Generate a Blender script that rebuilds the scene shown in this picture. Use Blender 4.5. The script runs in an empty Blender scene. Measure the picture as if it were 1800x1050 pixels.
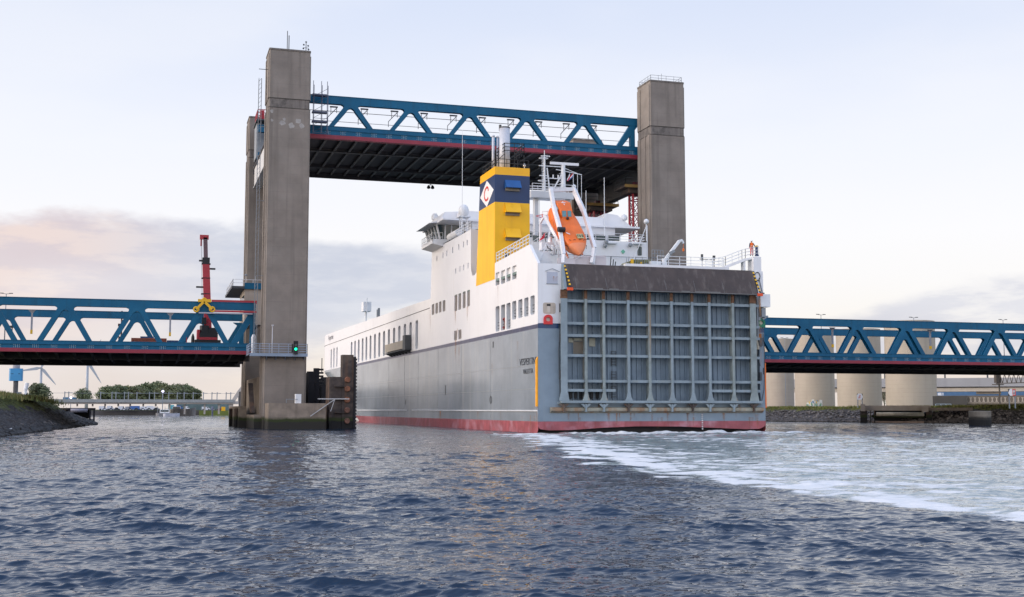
import bpy, bmesh, math, random
import numpy as np
from mathutils import Vector, Matrix, noise
from mathutils.geometry import tessellate_polygon
R_ = random.Random(7)
sc = bpy.context.scene
# ------------------------------------------------------------------ camera
FPX = 2100.0; HC = 2.44; PITCH = math.atan(195/FPX); YAW = math.atan(635/FPX)
cam = bpy.data.cameras.new('camera'); cam.sensor_width = 36; cam.lens = 36*FPX/1800
cam.clip_start = 0.3; cam.clip_end = 12000
co = bpy.data.objects.new('camera', cam); sc.collection.objects.link(co)
co.location = (0, 0, HC); co.rotation_euler = (math.pi/2+PITCH, 0, -YAW); sc.camera = co
# ------------------------------------------------------------------ view, sun
sc.view_settings.view_transform = 'Standard'; sc.view_settings.look = 'None'
sc.view_settings.exposure = 0.1; sc.view_settings.gamma = 1
SUN_AZ = math.radians(-84); SUN_EL = math.radians(13)      # azimuth from +Y towards +X
sd = Vector((math.sin(SUN_AZ)*math.cos(SUN_EL), math.cos(SUN_AZ)*math.cos(SUN_EL), math.sin(SUN_EL)))
sl = bpy.data.lights.new('sun', 'SUN'); sl.energy = 2.4; sl.angle = math.radians(48); sl.color = (1, .86, .73)
so = bpy.data.objects.new('sun', sl); sc.collection.objects.link(so); so.location = (-60, 0, 80)
so.rotation_euler = sd.to_track_quat('Z', 'Y').to_euler()
def lin(h):
    h = h.lstrip('#'); v = [int(h[i:i+2], 16)/255 for i in (0, 2, 4)]
    return tuple((x/12.92 if x <= .04045 else ((x+.055)/1.055)**2.4) for x in v)
# ------------------------------------------------------------------ world: Nishita sky + cloud layer by direction
w = bpy.data.worlds.new('World'); sc.world = w; w.use_nodes = True
nt = w.node_tree; N = nt.nodes; L = nt.links; N.clear()
def nd(t, **k):
    n = N.new(t)
    for a, b in k.items(): setattr(n, a, b)
    return n
def mth(op, a, b=None, clamp=False):
    n = nd('ShaderNodeMath', operation=op, use_clamp=clamp)
    for i, v in enumerate((a, b)):
        if v is None: continue
        if isinstance(v, (int, float)): n.inputs[i].default_value = v
        else: L.new(v, n.inputs[i])
    return n.outputs[0]
def mixc(f, a, b):
    n = nd('ShaderNodeMix', data_type='RGBA')
    for i, v in ((0, f), (6, a), (7, b)):
        if isinstance(v, (int, float)): n.inputs[i].default_value = v
        elif isinstance(v, tuple): n.inputs[i].default_value = (*v, 1)
        else: L.new(v, n.inputs[i])
    return n.outputs[2]
def mrange(v, a, b, c=0., d=1.):
    n = nd('ShaderNodeMapRange', interpolation_type='SMOOTHSTEP')
    L.new(v, n.inputs[0])
    for i, x in enumerate((a, b, c, d)): n.inputs[i+1].default_value = x
    return n.outputs[0]
sky = nd('ShaderNodeTexSky', sky_type='NISHITA', sun_disc=False, sun_elevation=SUN_EL, sun_rotation=SUN_AZ)
bg1 = nd('ShaderNodeBackground'); bg1.inputs[1].default_value = .12; L.new(sky.outputs[0], bg1.inputs[0])
tc = nd('ShaderNodeTexCoord'); sep = nd('ShaderNodeSeparateXYZ'); L.new(tc.outputs['Generated'], sep.inputs[0])
ex, ey, ez = sep.outputs
ax = mth('ARCTAN2', ex, ey)                         # azimuth, 0 = +Y, positive to the right
rp = nd('ShaderNodeValToRGB'); L.new(ez, rp.inputs[0])
cr = rp.color_ramp
stops = [(0, '#E2D6D0'), (.03, '#EFE3D9'), (.07, '#F8F3EE'), (.14, '#F9F8FA'), (.21, '#F0F3FD'), (.32, '#DAE3F7'), (.48, '#C2D3F3'), (.75, '#9DB9EA')]
cr.elements[0].position = 0; cr.elements[0].color = (*lin(stops[0][1]), 1)
cr.elements[1].position = stops[-1][0]; cr.elements[1].color = (*lin(stops[-1][1]), 1)
for p, h in stops[1:-1]:
    e = cr.elements.new(p); e.color = (*lin(h), 1)
# noise on a stretched direction
def vnoise(sx, sz, scale, detail, rough=.55, off=0.):
    cb = nd('ShaderNodeCombineXYZ'); L.new(mth('MULTIPLY', ax, sx), cb.inputs[0]); L.new(mth('MULTIPLY', ez, sz), cb.inputs[1]); cb.inputs[2].default_value = off
    n = nd('ShaderNodeTexNoise'); n.inputs['Scale'].default_value = scale; n.inputs['Detail'].default_value = detail; n.inputs['Roughness'].default_value = rough
    L.new(cb.outputs[0], n.inputs['Vector']); return n.outputs[0]
n1 = vnoise(1, 2.6, 7, 7, .55, 3.1); n2 = vnoise(1, 4, 14, 6, .6, 9.); n3 = vnoise(1, 3.2, 3.5, 5, .5, 1.7)
# left bank: top edge about 9 deg up left of the tower, falling slightly to the middle
top_l = mth('ADD', mrange(ax, -.17, .20, .150, .145), mth('MULTIPLY', mth('SUBTRACT', n1, .5), .075))
m_l = mth('MULTIPLY', mrange(mth('SUBTRACT', top_l, ez), -.004, .012), mrange(ax, .20, .34, 1, 0))
# cream gap below the bank in the middle
gap_hi = mrange(ax, .02, .30, .02, .10)
gap = mrange(mth('SUBTRACT', ez, mth('ADD', gap_hi, mth('MULTIPLY', mth('SUBTRACT', n2, .5), .05))), -.01, .012)
m_l = mth('MULTIPLY', m_l, mth('ADD', mth('MULTIPLY', gap, mrange(ax, .0, .06)), mrange(ax, .0, .06, 1, 0)))
col_l = mixc(mrange(n2, .42, .62), mixc(mrange(ax, -.1, .08), lin('#D9CBD0'), lin('#C9CEDD')), mixc(mrange(ax, -.1, .08), lin('#EBD8D3'), lin('#D5D8E3')))
col_l = mixc(mrange(ez, .02, .085, 1, 0), col_l, lin('#E2D6D0'))
c = mixc(mth('MULTIPLY', m_l, .95), rp.outputs[0], col_l)
# right bank, low
top_r = mth('ADD', mrange(ax, .46, .72, .062, .102), mth('MULTIPLY', mth('SUBTRACT', n1, .5), .06))
m_r = mth('MULTIPLY', mrange(mth('SUBTRACT', top_r, ez), -.004, .01), mth('MULTIPLY', mrange(ax, .42, .5), mrange(ez, .02, .05)))
m_r = mth('MULTIPLY', m_r, mrange(n2, .38, .56, .35, 1))
c = mixc(mth('MULTIPLY', m_r, .8), c, lin('#CDCEDB'))
# broad unevenness up high
c = mixc(mth('MULTIPLY', mrange(n3, .35, .7), .35), c, lin('#F8F8FB'))
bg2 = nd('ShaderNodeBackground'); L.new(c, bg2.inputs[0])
# sky boosted out of view, overhead, behind and to the west, as added fill
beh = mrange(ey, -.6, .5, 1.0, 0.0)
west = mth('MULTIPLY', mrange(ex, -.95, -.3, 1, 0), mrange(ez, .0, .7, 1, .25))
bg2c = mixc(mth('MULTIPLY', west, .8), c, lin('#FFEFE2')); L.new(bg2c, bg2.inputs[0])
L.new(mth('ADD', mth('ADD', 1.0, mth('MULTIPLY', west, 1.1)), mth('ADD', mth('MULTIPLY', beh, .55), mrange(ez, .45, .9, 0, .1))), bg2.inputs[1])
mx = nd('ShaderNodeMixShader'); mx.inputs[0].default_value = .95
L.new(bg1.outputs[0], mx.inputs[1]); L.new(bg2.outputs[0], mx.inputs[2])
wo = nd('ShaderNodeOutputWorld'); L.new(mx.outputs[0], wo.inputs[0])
# ------------------------------------------------------------------ survey helpers: from image bearings to metres on known planes
def ray(x, y):
    u = x-900; v = 525-y; b = FPX*math.cos(PITCH)-v*math.sin(PITCH); cz = FPX*math.sin(PITCH)+v*math.cos(PITCH)
    return (u*math.cos(YAW)+b*math.sin(YAW), -u*math.sin(YAW)+b*math.cos(YAW), cz)
def onY(x, y, Y):
    d = ray(x, y); k = Y/d[1]; return (d[0]*k, HC+d[2]*k)
def onX(x, y, X):
    d = ray(x, y); k = X/d[0]; return (d[1]*k, HC+d[2]*k)
def onZ(x, y, z=0.):
    d = ray(x, y); k = (z-HC)/d[2]; return (d[0]*k, d[1]*k)
def far(x, dist, z=0.):
    d = ray(x, 720); k = dist/math.hypot(d[0], d[1]); return Vector((d[0]*k, d[1]*k, z))
def ztop(y, dist): return HC+(720-y)*dist/FPX
# ------------------------------------------------------------------ materials
MATS = {}
def M(name, col, rough=.6, var=.12, vs=.6, streak=0., scol=(.25, .12, .05), sscale=1.5, metal=0., bump=0., bs=8., tide=None, lines=0., spec=.5, emit=None, es=1., trans=0., coord='Object', blotch=0., bcol=None, bsc=.3):
    if name in MATS: return MATS[name]
    m = bpy.data.materials.new(name); m.use_nodes = True; MATS[name] = m
    t = m.node_tree; n = t.nodes; l = t.links; p = n['Principled BSDF']
    p.inputs['Roughness'].default_value = rough; p.inputs['Metallic'].default_value = metal
    p.inputs['Specular IOR Level'].default_value = spec
    if trans: p.inputs['Transmission Weight'].default_value = trans
    if emit:
        p.inputs['Emission Color'].default_value = (*emit, 1); p.inputs['Emission Strength'].default_value = es
    tc = n.new('ShaderNodeTexCoord'); src = tc.outputs[coord]
    def noi(sc_, det=5, vec=None, scale3=None):
        x = n.new('ShaderNodeTexNoise'); x.inputs['Scale'].default_value = sc_; x.inputs['Detail'].default_value = det; x.inputs['Roughness'].default_value = .6
        v = src
        if scale3:
            mp = n.new('ShaderNodeMapping'); mp.inputs['Scale'].default_value = scale3; l.new(src, mp.inputs[0]); v = mp.outputs[0]
        l.new(v, x.inputs['Vector']); return x.outputs[0]
    def mr(v, a, b, c=0., d=1.):
        x = n.new('ShaderNodeMapRange'); l.new(v, x.inputs[0])
        for i, q in enumerate((a, b, c, d)): x.inputs[i+1].default_value = q
        return x.outputs[0]
    def mix(f, a, b, mode='MIX'):
        x = n.new('ShaderNodeMix'); x.data_type = 'RGBA'; x.blend_type = mode
        for i, v in ((0, f), (6, a), (7, b)):
            if isinstance(v, (int, float)): x.inputs[i].default_value = v
            elif isinstance(v, tuple): x.inputs[i].default_value = (*v, 1)
            else: l.new(v, x.inputs[i])
        return x.outputs[2]
    base = (*col,) 
    lo = tuple(q*(1-var) for q in col); hi = tuple(min(1, q*(1+var)) for q in col)
    cc = mix(mr(noi(vs, 6), .3, .7), lo, hi)
    if blotch:
        cc = mix(mr(noi(bsc, 5), .5, .68, 0, blotch), cc, bcol or tuple(q*.6 for q in col))
    if streak:
        s = mr(noi(1., 4, None, (sscale, sscale, sscale*.04)), .52, .75, 0, streak)
        cc = mix(s, cc, scol)
    if lines:                                     # shuttering lines of cast concrete
        sp = n.new('ShaderNodeSeparateXYZ'); l.new(src, sp.inputs[0])
        wv = n.new('ShaderNodeMath'); wv.operation = 'PINGPONG'; l.new(sp.outputs[2], wv.inputs[0]); wv.inputs[1].default_value = .6
        ln = mr(wv.outputs[0], 0., .05, lines, 0)
        nz = mr(noi(1., 3, None, (.5, .5, 1.7)), .35, .65)
        mm = n.new('ShaderNodeMath'); mm.operation = 'MULTIPLY'; l.new(ln, mm.inputs[0]); l.new(nz, mm.inputs[1])
        cc = mix(mm.outputs[0], cc, tuple(q*.45 for q in col))
    if tide:                                      # (height, colour above, colour below)
        sp = n.new('ShaderNodeSeparateXYZ'); geo = n.new('ShaderNodeNewGeometry'); l.new(geo.outputs['Position'], sp.inputs[0])
        ad = n.new('ShaderNodeMath'); ad.operation = 'MULTIPLY_ADD'; l.new(noi(1.2, 4), ad.inputs[0]); ad.inputs[1].default_value = -.5; l.new(sp.outputs[2], ad.inputs[2])
        cc = mix(mr(ad.outputs[0], tide[0]-.1, tide[0]+.25, 1, 0), cc, tide[1])
        cc = mix(mr(ad.outputs[0], tide[0]-.45, tide[0]-.3, 1, 0), cc, tide[2])
    l.new(cc, p.inputs['Base Color'])
    if bump:
        b = n.new('ShaderNodeBump'); b.inputs['Strength'].default_value = bump; b.inputs['Distance'].default_value = .05
        l.new(noi(bs, 5), b.inputs['Height']); l.new(b.outputs[0], p.inputs['Normal'])
    return m
GREEN = (.035, .045, .012); DARKW = (.03, .027, .022)
conc = M('tower concrete', (.235, .20, .17), .85, .18, .35, streak=.7, scol=(.13, .11, .09), sscale=.9, bump=.3, bs=3, lines=.3, tide=(1.2, GREEN, DARKW), blotch=.35, bcol=(.30, .27, .235), bsc=.15)
concband = M('stained concrete band', (.19, .165, .145), .9, .25, .8, streak=.75, scol=(.045, .04, .038), sscale=2.2, blotch=.9, bcol=(.06, .055, .05), bsc=.9)
conc2 = M('pale concrete', (.42, .36, .30), .85, .12, .5, streak=.4, scol=(.25, .21, .17), sscale=.8, lines=.3, bump=.2, bs=3)
conc3 = M('pier concrete', (.26, .21, .165), .9, .3, .8, streak=.6, scol=(.12, .095, .07), sscale=1.2, tide=(1.05, GREEN, DARKW), bump=.4, bs=4, blotch=.6, bcol=(.33, .27, .2), bsc=.6)
teal = M('teal bridge paint', (.0025, .105, .205), .55, .15, .3, streak=.55, scol=(.012, .065, .11), sscale=1.6, spec=.3, blotch=.35, bcol=(.02, .15, .25), bsc=.5)
redp = M('red girder paint', (.28, .02, .042), .5, .15, .6, streak=.2, scol=(.3, .1, .1))
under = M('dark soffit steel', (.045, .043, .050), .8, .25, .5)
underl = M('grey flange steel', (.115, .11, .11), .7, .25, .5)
white = M('white ship paint', (.79, .785, .79), .38, .05, .2, streak=.22, scol=(.60, .55, .50), sscale=.9, blotch=.15, bcol=(.66, .64, .62), bsc=.2)
whitei = M('white fittings', (.74, .75, .76), .5, .06, .8)
greyh = M('grey hull paint', (.27, .305, .34), .2, .15, .25, streak=.5, scol=(.40, .41, .40), sscale=.6, spec=.7, blotch=.55, bcol=(.16, .18, .205), bsc=.09)
greyt = M('blue grey stern paint', (.205, .265, .32), .45, .12, .5, streak=.35, scol=(.27, .30, .31), sscale=1.4, blotch=.3, bcol=(.16, .21, .25), bsc=.3)
greyt2 = M('grey green rib paint', (.23, .285, .315), .5, .15, .8, streak=.4, scol=(.25, .25, .2), sscale=1.8)
ribrust = M('rust stained rib paint', (.235, .275, .27), .6, .25, 1., streak=.95, scol=(.30, .16, .06), sscale=1.8)
ledge = M('rusty ledge paint', (.30, .29, .23), .7, .3, .8, streak=.85, scol=(.30, .12, .03), sscale=1.3, blotch=.6, bcol=(.28, .12, .04), bsc=.5)
stripe_ = M('navy stripe paint', (.018, .05, .13), .3, .12, .5)
boot = M('red boot topping', (.35, .09, .105), .5, .3, .7, streak=.8, scol=(.28, .05, .05), sscale=1.4, blotch=.65, bcol=(.5, .28, .33), bsc=.5)
hulldark = M('dark under hull', (.02, .017, .02), .5)
flapm = M('dark brown flap paint', (.060, .043, .037), .65, .25, .5, streak=.8, scol=(.14, .115, .10), sscale=1.7, blotch=.4, bcol=(.10, .07, .055), bsc=.7)
yel = M('yellow funnel paint', (.93, .49, .001), .45, .07, .4, streak=.35, scol=(.6, .27, .01))
orangef = M('amber funnel band', (.95, .46, .003), .4, .05, .4)
navy = M('navy funnel paint', (.009, .034, .11), .4, .12, .5)
blueflap = M('blue louvre paint', (.012, .09, .28), .5)
greyd = M('dark grey fittings', (.06, .065, .07), .6, .2)
black = M('black fittings', (.015, .015, .017), .6, .2)
grey = M('grey steel', (.25, .27, .29), .5, .15)
beige = M('beige deck interior', (.50, .42, .34), .7, .15, 2.)
greyin = M('grey deck interior', (.27, .26, .255), .7, .3, 1.2)
glass = M('dark teal glass', (.012, .035, .04), .08, .2, spec=.8)
orange = M('orange lifeboat shell', (.82, .155, .01), .4, .12, .8, streak=.35, scol=(.6, .13, .03), sscale=2., blotch=.25, bcol=(.9, .26, .06), bsc=1.)
orange2 = M('faded orange lifeboat keel', (.80, .25, .10), .5, .1, .8)
red = M('signal red', (.65, .03, .03), .45, .08)
green = M('signal green', (.01, .17, .09), .5, .08)
yellowp = M('safety yellow', (.80, .45, .01), .5, .1)
rust = M('rust', (.33, .12, .035), .9, .35, 3.)
rustd = M('rusty dark steel', (.06, .047, .042), .85, .5, .8, streak=.7, scol=(.22, .10, .04), sscale=1.2, tide=(1.1, GREEN, (.015, .014, .014)), blotch=.6, bcol=(.17, .13, .10), bsc=.5)
wooddark = M('tarred timber', (.016, .016, .02), .85, .4, 1.5, streak=.4, scol=(.04, .035, .03))
skin = M('skin', (.45, .28, .2), .6)
# ------------------------------------------------------------------ object tools
C = sc.collection
def tag(o, label=None, cat=None, group=None, kind=None):
    if label: o['label'] = label
    if cat: o['category'] = cat
    if group: o['group'] = group
    if kind: o['kind'] = kind
    return o
def empty(name, loc, label, cat, group=None):
    o = bpy.data.objects.new(name, None); o.location = loc; o.empty_display_size = .5; C.objects.link(o)
    return tag(o, label, cat, group)
def origin(o):
    v = Vector((0, 0, 0))
    while o: v += o.location; o = o.parent
    return v
class MB:
    def __init__(s): s.v = []; s.f = []; s.mi = []; s.cur = 0
    def add(s, vs, fs):
        k = len(s.v); s.v += [tuple(q) for q in vs]
        for f in fs: s.f.append(tuple(i+k for i in f)); s.mi.append(s.cur)
        return s
    def box(s, x0, x1, y0, y1, z0, z1):
        x0, x1 = sorted((x0, x1)); y0, y1 = sorted((y0, y1)); z0, z1 = sorted((z0, z1))
        return s.add([(x0, y0, z0), (x1, y0, z0), (x1, y1, z0), (x0, y1, z0), (x0, y0, z1), (x1, y0, z1), (x1, y1, z1), (x0, y1, z1)],
                     [(3, 2, 1, 0), (4, 5, 6, 7), (0, 1, 5, 4), (1, 2, 6, 5), (2, 3, 7, 6), (3, 0, 4, 7)])
    def cbox(s, x0, x1, y0, y1, z0, z1, b=.05):       # box with chamfered vertical edges
        P = [(x0+b, y0), (x1-b, y0), (x1, y0+b), (x1, y1-b), (x1-b, y1), (x0+b, y1), (x0, y1-b), (x0, y0+b)]
        return s.prism(P, 'Z', z0, z1)
    def prism(s, poly, axis, a, b):
        n = len(poly)
        def mk(p, t):
            return {'X': (t, p[0], p[1]), 'Y': (p[0], t, p[1]), 'Z': (p[0], p[1], t)}[axis]
        vs = [mk(p, a) for p in poly]+[mk(p, b) for p in poly]
        tri = tessellate_polygon([[Vector((p[0], p[1], 0)) for p in poly]])
        fs = [tuple(t) for t in tri]+[tuple(i+n for i in reversed(t)) for t in tri]
        fs += [(i, (i+1) % n, (i+1) % n+n, i+n) for i in range(n)]
        return s.add(vs, fs)
    def bar(s, p, q, w, h=None, up=(0, 0, 1)):
        p = Vector(p); q = Vector(q); d = (q-p)
        if d.length < 1e-6: return s
        d.normalize(); h = h or w; u = Vector(up)
        if abs(d.dot(u)) > .98: u = Vector((0, 1, 0))
        a = d.cross(u).normalized()*w/2; b = a.cross(d).normalized()*h/2
        vs = [p-a-b, p+a-b, p+a+b, p-a+b, q-a-b, q+a-b, q+a+b, q-a+b]
        return s.add(vs, [(0, 1, 2, 3), (7, 6, 5, 4), (0, 4, 5, 1), (1, 5, 6, 2), (2, 6, 7, 3), (3, 7, 4, 0)])
    def tube(s, p, q, r, n=8, r2=None):
        p = Vector(p); q = Vector(q); d = (q-p).normalized(); r2 = r if r2 is None else r2
        u = Vector((0, 0, 1)) if abs(d.z) < .9 else Vector((1, 0, 0))
        a = d.cross(u).normalized(); b = d.cross(a)
        vs = []
        for (c, rr) in ((p, r), (q, r2)):
            for i in range(n):
                t = 2*math.pi*i/n; vs.append(c+a*rr*math.cos(t)+b*rr*math.sin(t))
        return s.add(vs, [(i, (i+1) % n, (i+1) % n+n, i+n) for i in range(n)]+[tuple(range(n-1, -1, -1)), tuple(range(n, 2*n))])
    def path(s, pts, r, n=6):
        for a, b in zip(pts, pts[1:]): s.tube(a, b, r, n)
        return s
    def lathe(s, c, prof, n=16, sy=1.):
        c = Vector(c); vs = []; k = len(prof)
        for (r, z) in prof:
            for i in range(n):
                t = 2*math.pi*i/n; vs.append((c.x+r*math.cos(t), c.y+r*sy*math.sin(t), c.z+z))
        fs = [(j*n+i, j*n+(i+1) % n, (j+1)*n+(i+1) % n, (j+1)*n+i) for j in range(k-1) for i in range(n)]
        fs += [tuple(range(n-1, -1, -1)), tuple(range((k-1)*n, k*n))]
        return s.add(vs, fs)
    def ring(s, c, R, r, axis='Y', n=20, m=8, sz=1.):
        vs = []
        for i in range(n):
            t = 2*math.pi*i/n
            for j in range(m):
                f = 2*math.pi*j/m; a = (R+r*math.cos(f))*math.cos(t); b = (R+r*math.cos(f))*math.sin(t)*sz; d = r*math.sin(f)
                vs.append({'Y': (c[0]+a, c[1]+d, c[2]+b), 'X': (c[0]+d, c[1]+a, c[2]+b), 'Z': (c[0]+a, c[1]+b, c[2]+d)}[axis])
        return s.add(vs, [(i*m+j, ((i+1) % n)*m+j, ((i+1) % n)*m+(j+1) % m, i*m+(j+1) % m) for i in range(n) for j in range(m)])
    def rail(s, pts, h=1.05, bars=3, step=1.6, r=.03):
        for a, b in zip(pts, pts[1:]):
            a = Vector(a); b = Vector(b); k = max(1, int((b-a).length/step)); up = Vector((0, 0, h))
            for i in range(k+1): p = a.lerp(b, i/k); s.bar(p, p+up, r*2)
            for j in range(1, bars+1):
                o = Vector((0, 0, h*j/bars)); s.bar(a+o, b+o, r*2)
        return s
    def build(s, name, mat, parent=None, smooth=False, mats=None):
        o_ = origin(parent) if parent else Vector((0, 0, 0))
        me = bpy.data.meshes.new(name); me.from_pydata([(a-o_.x, b-o_.y, c-o_.z) for a, b, c in s.v], [], s.f)
        for m in (mats or [mat]): me.materials.append(m)
        if mats: me.polygons.foreach_set('material_index', s.mi)
        if smooth: me.polygons.foreach_set('use_smooth', [True]*len(s.f))
        bm = bmesh.new(); bm.from_mesh(me); bmesh.ops.recalc_face_normals(bm, faces=bm.faces); bm.to_mesh(me); bm.free()
        o = bpy.data.objects.new(name, me); C.objects.link(o); o.parent = parent
        return o
def single(name, mb, mat, label, cat, group=None, smooth=False, mats=None, base=None):   # a thing that is one mesh, origin at its base
    vs = np.array(mb.v); c = Vector(base) if base else Vector((vs[:, 0].mean(), vs[:, 1].mean(), vs[:, 2].min()))
    mb.v = [(a-c.x, b-c.y, d-c.z) for a, b, d in mb.v]
    o = mb.build(name, mat, None, smooth, mats); o.location = c
    return tag(o, label, cat, group)
def copy_tree(o, parent=None, loc=None, label=None):
    c = o.copy(); C.objects.link(c); c.parent = parent
    if loc is not None: c.location = loc
    if label: c['label'] = label
    for ch in list(o.children): copy_tree(ch, c)
    return c
def rrect(x0, x1, z0, z1, r=.15, k=3):
    r = min(r, (x1-x0)/2.01, (z1-z0)/2.01); out = []
    for cx, cz, a0 in ((x1-r, z1-r, 0), (x0+r, z1-r, 90), (x0+r, z0+r, 180), (x1-r, z0+r, 270)):
        for i in range(k+1):
            a = math.radians(a0+90*i/k); out.append((cx+r*math.cos(a), cz+r*math.sin(a)))
    return out
def text_mesh(txt, size, mat, parent, loc, rot, name='lettering', stretch=1., ext=.01):
    cu = bpy.data.curves.new(name, 'FONT'); cu.body = txt; cu.size = size; cu.align_x = 'CENTER'; cu.align_y = 'CENTER'; cu.extrude = ext
    t = bpy.data.objects.new('tmp', cu); C.objects.link(t)
    bpy.context.view_layer.update()
    me = bpy.data.meshes.new_from_object(t.evaluated_get(bpy.context.evaluated_depsgraph_get())); bpy.data.objects.remove(t)
    me.name = name; me.materials.clear(); me.materials.append(mat)
    o = bpy.data.objects.new(name, me); C.objects.link(o); o.parent = parent
    mt = Matrix(rot).to_4x4() @ Matrix.Diagonal((stretch, 1, 1, 1)); me.transform(mt)
    me.transform(Matrix.Translation(Vector(loc)-(origin(parent) if parent else Vector((0, 0, 0)))))
    return o
PORT = ((0, 0, -1), (-1, 0, 0), (0, 1, 0))          # letters read on a face looking to -X
FACE = ((1, 0, 0), (0, 0, -1), (0, 1, 0))           # letters read on a face looking to -Y
# ================================================================== WATER
def make_water():
    rs = []; r = 1.0
    while r < 5200:
        rs.append(r)
        r += 0.02*r if r < 10 else (0.0020*r if r < 70 else (.0032*r if r < 420 else .03*r))
    rs.append(5200.); rs = np.array(rs)
    az = np.concatenate([np.arange(-180, -16, 4), np.linspace(-15, 45, 900), np.arange(50, 180, 4)]); az = np.radians(az)
    Rg, Ag = np.meshgrid(rs, az, indexing='ij'); nr, na = Rg.shape
    X = Rg*np.sin(Ag); Y = Rg*np.cos(Ag); Z = np.zeros_like(X)
    dr = np.gradient(rs)[:, None]*np.ones((1, na)); da = Rg*np.gradient(az)[None, :]
    cell = np.maximum(dr, da)
    rg = np.random.default_rng(4); wind = math.radians(200)      # waves run towards the camera
    # slow patches of rougher and calmer water
    def lf(x, y, seed, L0):
        g = np.random.default_rng(seed); o = np.zeros_like(x)
        for i in range(9):
            a = g.uniform(0, 2*math.pi); k = 2*math.pi/(L0*g.uniform(.5, 1.6)); o += np.sin(k*(x*math.cos(a)+y*math.sin(a))+g.uniform(0, 6.28))
        return o/3.
    gust = np.clip(1+.25*lf(X, Y*.6, 3, 26)+.22*lf(X, Y, 5, 9)+.18*lf(X, Y, 6, 3.5), .35, 1.8)
    # wake polygon (world metres) and its foam edge
    edge_px = [(872, 764), (915, 775), (985, 798), (1080, 829), (1170, 840), (1250, 847), (1400, 868), (1560, 893), (1700, 911), (1800, 920), (2050, 950)]
    edge = np.array([onZ(*p) for p in edge_px]); sx, sy = edge[:, 0], edge[:, 1]
    wob = .9*lf(X, Y, 11, 5)+.5*lf(X, Y, 12, 2.1)
    # distance to the front edge, signed: inside the wake positive
    dmin = np.full(X.shape, 1e9); sgn = np.ones_like(X)
    near = (Rg < 330) & (Rg > 8)
    xi, yi = X[near], Y[near]; dm = np.full(xi.shape, 1e9); sg = np.ones_like(xi)
    for i in range(len(sx)-1):
        ax_, ay_, bx, by = sx[i], sy[i], sx[i+1], sy[i+1]; vx, vy = bx-ax_, by-ay_
        t = np.clip(((xi-ax_)*vx+(yi-ay_)*vy)/(vx*vx+vy*vy), 0, 1)
        d = np.hypot(xi-ax_-t*vx, yi-ay_-t*vy); cr_ = vx*(yi-ay_)-vy*(xi-ax_)
        m = d < dm-1e-6; dm = np.where(m, d, dm); sg = np.where(m, np.sign(cr_), sg)
    S = np.full(X.shape, -99.); S[near] = dm*sg
    dist = np.hypot(X, Y)
    S = S+wob*np.clip(dist/60, .35, 1.3)*1.1
    back = (117.6-Y)+.07*(X-40)*0                       # beyond the transom line the wake ends
    back = np.minimum(back, 66.5-(117-Y)*.115-X+wob*1.6)
    wake = np.clip(S/1.2, 0, 1)*np.clip(back/1.5, 0, 1)
    bw = np.clip(dist*.075, 1.6, 6)
    cS = S-bw*.45; band = np.exp(-(cS/np.where(cS < 0, bw*.40, bw*.68))**2)
    n_f = .5+.5*np.clip(lf(X*1., Y*1., 21, 1.6)*.6+lf(X, Y, 22, .7)*.5, -1, 1)
    # streaks along the wake
    ca, sa = math.cos(math.radians(-35)), math.sin(math.radians(-35)); U = X*ca+Y*sa; V = -X*sa+Y*ca
    st = lf(U*.22, V, 31, 2.6)*.6+lf(U*.3, V, 32, 1.1)*.6
    n4 = lf(X*1.0, Y*.8, 41, 3.4)*.5+lf(X, Y, 42, 1.3)*.4
    foam = np.clip(band*1.15-.32+.95*n4*band, 0, .95)*np.clip(back/1.5, 0, 1)*np.where(Y > 1, 1, 0)
    foam = np.maximum(foam, wake*np.clip(st*1.5-.25, 0, .62))
    churn = np.exp(-((Y-114)/4.0)**2)*np.clip((X-39)/3, 0, 1)*np.clip((70-X)/6, 0, 1)
    foam = np.maximum(foam, churn*np.clip(.72+.55*n4, 0, 1)); foam *= (Y < 117.5)
    # spectrum
    amp_s = gust*(1-.42*wake); DX = np.zeros_like(X); DY = np.zeros_like(X)
    for i in range(110):
        lam = .13*(3.6/.13)**(i/109.); lam *= rg.uniform(.93, 1.07)
        a = wind+rg.normal(0, .55 if lam < .6 else .42); k = 2*math.pi/lam
        amp = .0044*lam*(1.25 if lam < .45 else 1 if lam < .9 else (.9/lam)**.6)
        att = np.clip((lam/cell-2.0)/2.0, 0, 1)
        ph = k*(X*math.sin(a)+Y*math.cos(a))+rg.uniform(0, 6.28)
        s_ = np.sin(ph); aa = amp*att*amp_s; Z += aa*s_; h_ = 1.1*aa*np.cos(ph); DX += h_*math.sin(a); DY += h_*math.cos(a)
    X = X+DX; Y = Y+DY
    Z += .22*churn*n4+.045*wake*n4
    me = bpy.data.meshes.new('water'); nv = nr*na
    me.vertices.add(nv); me.vertices.foreach_set('co', np.stack([X, Y, Z], -1).astype(np.float32).ravel())
    i0 = (np.arange(nr-1)[:, None]*na+np.arange(na-1)[None, :]).ravel()
    q = np.stack([i0, i0+na, i0+na+1, i0+1], -1).astype(np.int32)
    me.loops.add(q.size); me.loops.foreach_set('vertex_index', q.ravel())
    me.polygons.add(len(q)); me.polygons.foreach_set('loop_start', np.arange(0, q.size, 4, dtype=np.int32)); me.polygons.foreach_set('loop_total', np.full(len(q), 4, np.int32))
    me.polygons.foreach_set('use_smooth', np.ones(len(q), bool)); me.update(); me.validate()
    for nm, arr in (('foam', foam), ('wake', wake), ('coarse', np.clip((cell-.10)/.30, 0, 1)*(1-.5*wake))):
        at = me.attributes.new(nm, 'FLOAT', 'POINT'); at.data.foreach_set('value', arr.astype(np.float32).ravel())
    m = bpy.data.materials.new('harbour water'); m.use_nodes = True; t = m.node_tree; n = t.nodes; l = t.links; p = n['Principled BSDF']
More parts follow.
